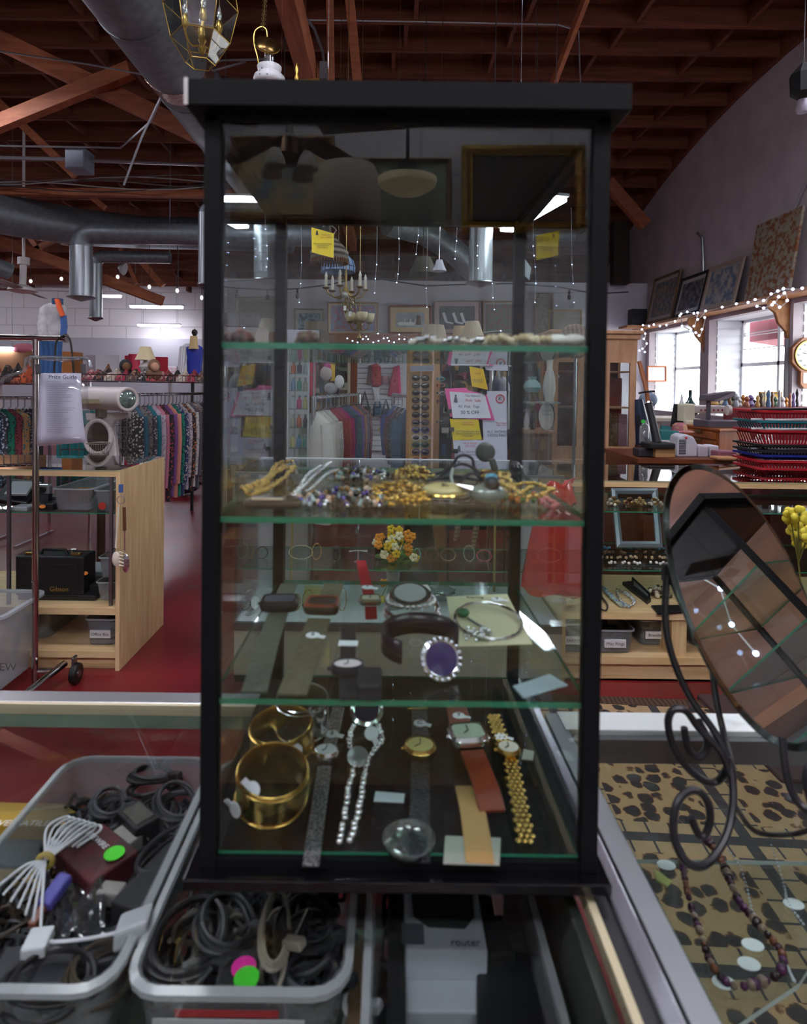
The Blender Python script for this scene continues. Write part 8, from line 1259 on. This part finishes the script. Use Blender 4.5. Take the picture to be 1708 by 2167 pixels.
# brass glass lantern and oil lamp overhead
LY = 3.0; o = thing('brass_lantern', 'brass framed glass lantern hanging above the tower edge', 'lantern', P(428, 135, LY)); GBR = mat('a88a44', .28, .9); c = P(424, 135, LY); R0, R1, R2 = 30 / F * LY, 76 / F * LY, 62 / F * LY; z1, z2, z3 = P(424, 15, LY).z, P(424, -70, LY).z, P(424, -170, LY).z; zz_ = [(R0, c.z), (R1, z1), (R2, z2), (R0 * .6, z3)]; RG = [[V((c.x + r_ * math.cos(math.radians(60 * k + 12)), LY + r_ * math.sin(math.radians(60 * k + 12)), z)) for k in range(6)] for r_, z in [(R0, c.z), (60 / F * LY, P(424, 85, LY).z), (R1, z1), (R2, z2), (R0 * .6, z3)]]
b = B()
for rg in RG: b.tube(rg, .0026, 6, True)
for k in range(6): b.tube([rg[k] for rg in RG], .0026, 6)
b.go('frame', GBR, o, smooth=True); B().sheet(RG, wrap=True).go('panes', glass('eef4f2', 1.6), o); lb_ = P(424, 95, LY)
st2 = B().lathe(P(428, 112, LY), [(0, -.02), (.012, 0), (.02, .02), (.008, .035), (.02, .06), (.012, .08)], 12).go('hub', GBR, o, smooth=True); B().cyl(P(428, 100, LY), V((c.x, LY, z3)), .004, n=6).go('stem', GBR, o)
for k in range(4):
    t = math.radians(20 + 90 * k); d = V((math.cos(t), math.sin(t), 0)); h0 = P(428, 95, LY); r_ = 34 / F * LY; ar = B().tube(cat_rom([h0, h0 + d * r_ * .6 - Z_ * .01, h0 + d * r_ + Z_ * .05, h0 + d * r_ + Z_ * .08]), .0045, 6).go('arm', GBR, o, smooth=True); p = h0 + d * r_ + Z_ * .08; B().lathe(p, [(.01, -.01), (.018, .01), (.016, .035), (.012, .05)], 12).go('socket', GBR, ar, smooth=True); B().lathe(p + Z_ * .05, [(.009, 0), (.014, .03), (.003, .075)], 10).go('bulb', glass('f4f6f6', 3, 0, .15), ar, smooth=True)
o.children[0]; wire_up(o, V((c.x, LY, z3)), .005, GBR)
OY = 3.2; o = thing('oil_lamp', 'hanging brass oil lamp with a white floral glass shade', 'lamp', P(568, 175, OY)); c = P(570, 168, OY); B().hollow(c, [(.078, -.03), (.08, 0), (.076, .012), (.055, .028), (.058, .045), (.062, .062)], 24).go('shade', mat('c9cdd0', .3, pat='voronoi', h2='56698a', scale=38, lo=.12, hi=.2), o, smooth=True, solid=.003); B().cyl(c + Z_ * .03, P(569, 116, OY), .026, n=18, cap=False).go('chimney', glass('e6ecee', 3, 0, .12), o, smooth=True)
B().lathe(P(565, 97, OY), [(.06, 0), (.064, .006), (.05, .02), (.0, .03)], 24, (.3, -.75, .5)).go('smoke_bell', mat('6a5330', .25, .9), o, smooth=True); B().ring(P(565, 97, OY), (.3, -.75, .5), .062, .004, 28, 6).go('bell_rim', GBR, o, smooth=True); B().tube(cat_rom([P(549, 145, OY), P(545, 120, OY), P(538, 92, OY), P(539, 68, OY), P(552, 57, OY), P(563, 62, OY), P(566, 78, OY)]), .0035, 6).go('bracket', GBR, o, smooth=True)
q = P(556, 60, OY); b = B()
for k in range(26): p = q.lerp(P(566, -60, OY), k / 25); b.ring(p, X_ if k % 2 else Y_, .010, .0018, 10, 4)
b.go('chain', mat('8f7a4a', .35, .8), o)
o = thing('wall_lamp_arm', 'small brass finial lamp just above the tower lid beside the chord', 'lamp', P(628, 175, 3.4)); B().lathe(P(628, 172, 3.4), [(.01, 0), (.014, .02), (.006, .04), (.012, .06), (.004, .1)], 10).go('finial', GBR, o, smooth=True); B().tube([P(628, 172, 3.4), P(650, 170, 3.4), P(676, 168, 3.4)], .008, 6).go('arm', GBR, o, smooth=True)
o.name = 'brass_finial_lamp'
# ================================================================ the wall behind the photographer, seen in reflections
def PR(px, py, Y): p = P(px, py, 1.2 - Y); return V((p.x, Y, p.z))
def rframe(label, x0, y0, x1, y1, fh, mh, at, fw, wm):
    Y = YN + .06; q = [PR(x1, y0, Y), PR(x0, y0, Y), PR(x0, y1, Y), PR(x1, y1, Y)]; o = thing('framed_picture', label, 'picture', (q[2] + q[3]) / 2, None)
    n = Y_; xr, yr = (q[1] - q[0]).normalized(), (q[3] - q[0]).normalized(); ins = lambda w_: [q[0] + xr * w_ + yr * w_, q[1] - xr * w_ + yr * w_, q[2] - xr * w_ - yr * w_, q[3] + xr * w_ - yr * w_]
    b = B(); b.sheet([[p - n * .04 for p in q], [p for p in q], [p + n * .02 for p in ins(fw * .4)], [p for p in ins(fw * .7)], [p + n * .008 for p in ins(fw * .85)], [p - n * .02 for p in ins(fw)]], wrap=True); b.go('frame', fh, o); B().prism(ins(fw * .95), -n * .02).go('mount', mat(mh, .8), o); B().prism([p + n * .002 for p in ins(fw + wm)], -n * .004).go('print', at, o)
rframe('dark oil painting in a heavy gilt frame on the wall behind', 978, 306, 1240, 492, mat('a88438', .35, .7), '2f2620', art('3a2c22', '241c18', 3), .075, .0)
rframe('tan framed green matted print on the wall behind', 716, 332, 957, 520, mat('8f7860', .5), '7f8a78', art('7a7f70', '5a5f54', 4), .04, .08)
rframe('wooden framed wide print on the wall behind', 488, 286, 708, 470, mat('8a6a4a', .5), 'b9a57f', art('6a7f8f', 'b9a880', 4), .05, .09)
o = thing('drum_lamp', 'large pale drum lampshade lamp reflected in the tower glass', 'lamp', PR(735, 520, -1.3)); c = PR(735, 478, -1.3); B().hollow(c, [(.138, 0), (.13, .19), (.11, .235)], 32).go('shade', mat('c9bda8', .8), o, smooth=True, solid=.004); B().lathe(V((c.x, -1.3, 1.05)), [(.09, 0), (.1, .02), (.03, .08), (.06, .3), (.02, c.z - 1.0)], 18).go('base', mat('8f7a5a', .4), o, smooth=True)
cab = thing('back_cabinet', 'low wooden cabinet along the wall behind the counter', 'cabinet', (.3, -1.4, 0)); B().box(-1.6, 1.5, -1.7, -1.05, 1.0, 1.05).go('top', WOODLX, cab); B().box(-1.55, 1.45, -1.68, -1.08, 0, 1.0).go('body', WOODLX, cab)
o = thing('fan_light', 'bronze ceiling fan light with frosted cups reflected in the tower glass', 'ceiling fan', PR(612, 420, -1.6)); c = PR(612, 330, -1.6); BZ = mat('5a4534', .3, .8); B().cyl(c + Z_ * .05, V((c.x, -1.6, zc(0))), .02).go('rod', CHROME, o); B().lathe(c, [(.03, -.04), (.07, 0), (.06, .07), (.02, .1)], 18).go('body', BZ, o, smooth=True)
for k in range(4): t = .5 + 1.57 * k; d = V((math.cos(t), math.sin(t), 0)); B().hollow(c + d * .1, [(.02, 0), (.04, -.04), (.048, -.075)], 16).go('cup', mat('c9c6bc', .5), o, smooth=True, solid=.003); B().tube([c, c + d * .08 - Z_ * .02, c + d * .1], .008, 6).go('arm', BZ, o)
for k in range(5): t = .2 + 1.2566 * k; d = V((math.cos(t), math.sin(t), 0)); B().ob(c + Z_ * .12 + d * .36, d * .22, V((-d.y, d.x, .1)) * .06, Z_ * .004).go('blade', mat('5a3a28', .5), o)
o = thing('glass_ceiling_light', 'scalloped glass bowl light reflected beside the drum shade', 'lamp', PR(860, 405, -.7)); c = PR(862, 385, -.7); B().hollow(c, [(.0, -.035), (.05, -.03), (.085, -.01), (.09, .01)], 24).go('bowl', mat('d9c9a0', .3, emit=.35), o, smooth=True, solid=.004); B().cyl(c + Z_ * .03, c + Z_ * .06, .03).go('fitting', INK, o); B().cyl(c + Z_ * .06, V((c.x, -.7, zc(0))), .006).go('stem', INK, o)
# slat wall, wooden header and lights at the side, seen in the oval mirror
sw = thing('slat_wall', 'white slatted wall unit with a brown wooden header, reflected in the oval mirror', 'display wall', (2.6, .3, 0)); b = B()
for k in range(16): b.box(2.6, 2.63, -2.2, 2.2, .1 + k * .09, .1 + k * .09 + .078)
b.go('slats', mat('c9c9d2', .6), sw); B().box(2.63, 2.66, -2.2, 2.2, 0, 2.1).go('backing', mat('5a4a44', .7), sw); B().box(2.45, 2.66, -2.2, 2.2, 1.45, 2.5).go('header', mat('7a4a30', .5, pat='grain', h2='5e3622', scale=3, stretch=(5, .5, 5)), sw); B().box(2.2, 2.66, -2.2, 2.2, 1.41, 1.45).go('header_shelf', mat('a86a44', .5), sw)
B().box(1.45, 2.6, -.6, 1.3, 1.02, 1.06).go('side_shelf', mat('8f8f96', .5), sw); B().box(1.5, 2.6, -.55, 1.2, 0, 1.02).go('cupboard', mat('5a5a60', .6), sw)
for k in range(5):
    y = -.6 + k * .45; q = [V((2.18, y + .03 * math.sin(i * 2), 2.3 - i * .09)) for i in range(6)] if 1 else 0; q = [V((2.40, y + .04 * math.sin(i * 2 + k), 2.3 - i * .13)) for i in range(6)]; o = thing('icicle_lights', 'drop of icicle lights on the wooden header seen in the mirror', 'string lights', q[-1], 'icicle lights on the header'); B().tube(q, .004, 5).go('wire', WHITE, o); bb = B(); [bb.sph(p, .012, 6) for p in q]; bb.go('leds', LED, o)
t2 = dup(tw, (1.75, .55, 1.065), 'second black display tower on the side shelf, seen only in the oval mirror', rz=math.radians(20))
for ch in list(t2.children):
    if ch.name.startswith('edge_strip'): bpy.data.objects.remove(ch)
for lb, y, h in (('clear tall bottle on the side shelf reflected in the mirror', .05, 'c9cdd0'), ('amber slender bottle on the side shelf reflected in the mirror', -.15, 'b08a4a'), ('blue grey vase on the side shelf reflected in the mirror', .95, '5f7a94')): tag(B().lathe((2.35, y, 1.061), [(.05, 0), (.06, .05), (.05, .14), (.015, .2), (.012, .3), (.02, .31)], 16).go('bottle', mat(h, .15), smooth=True), lb, 'bottle')
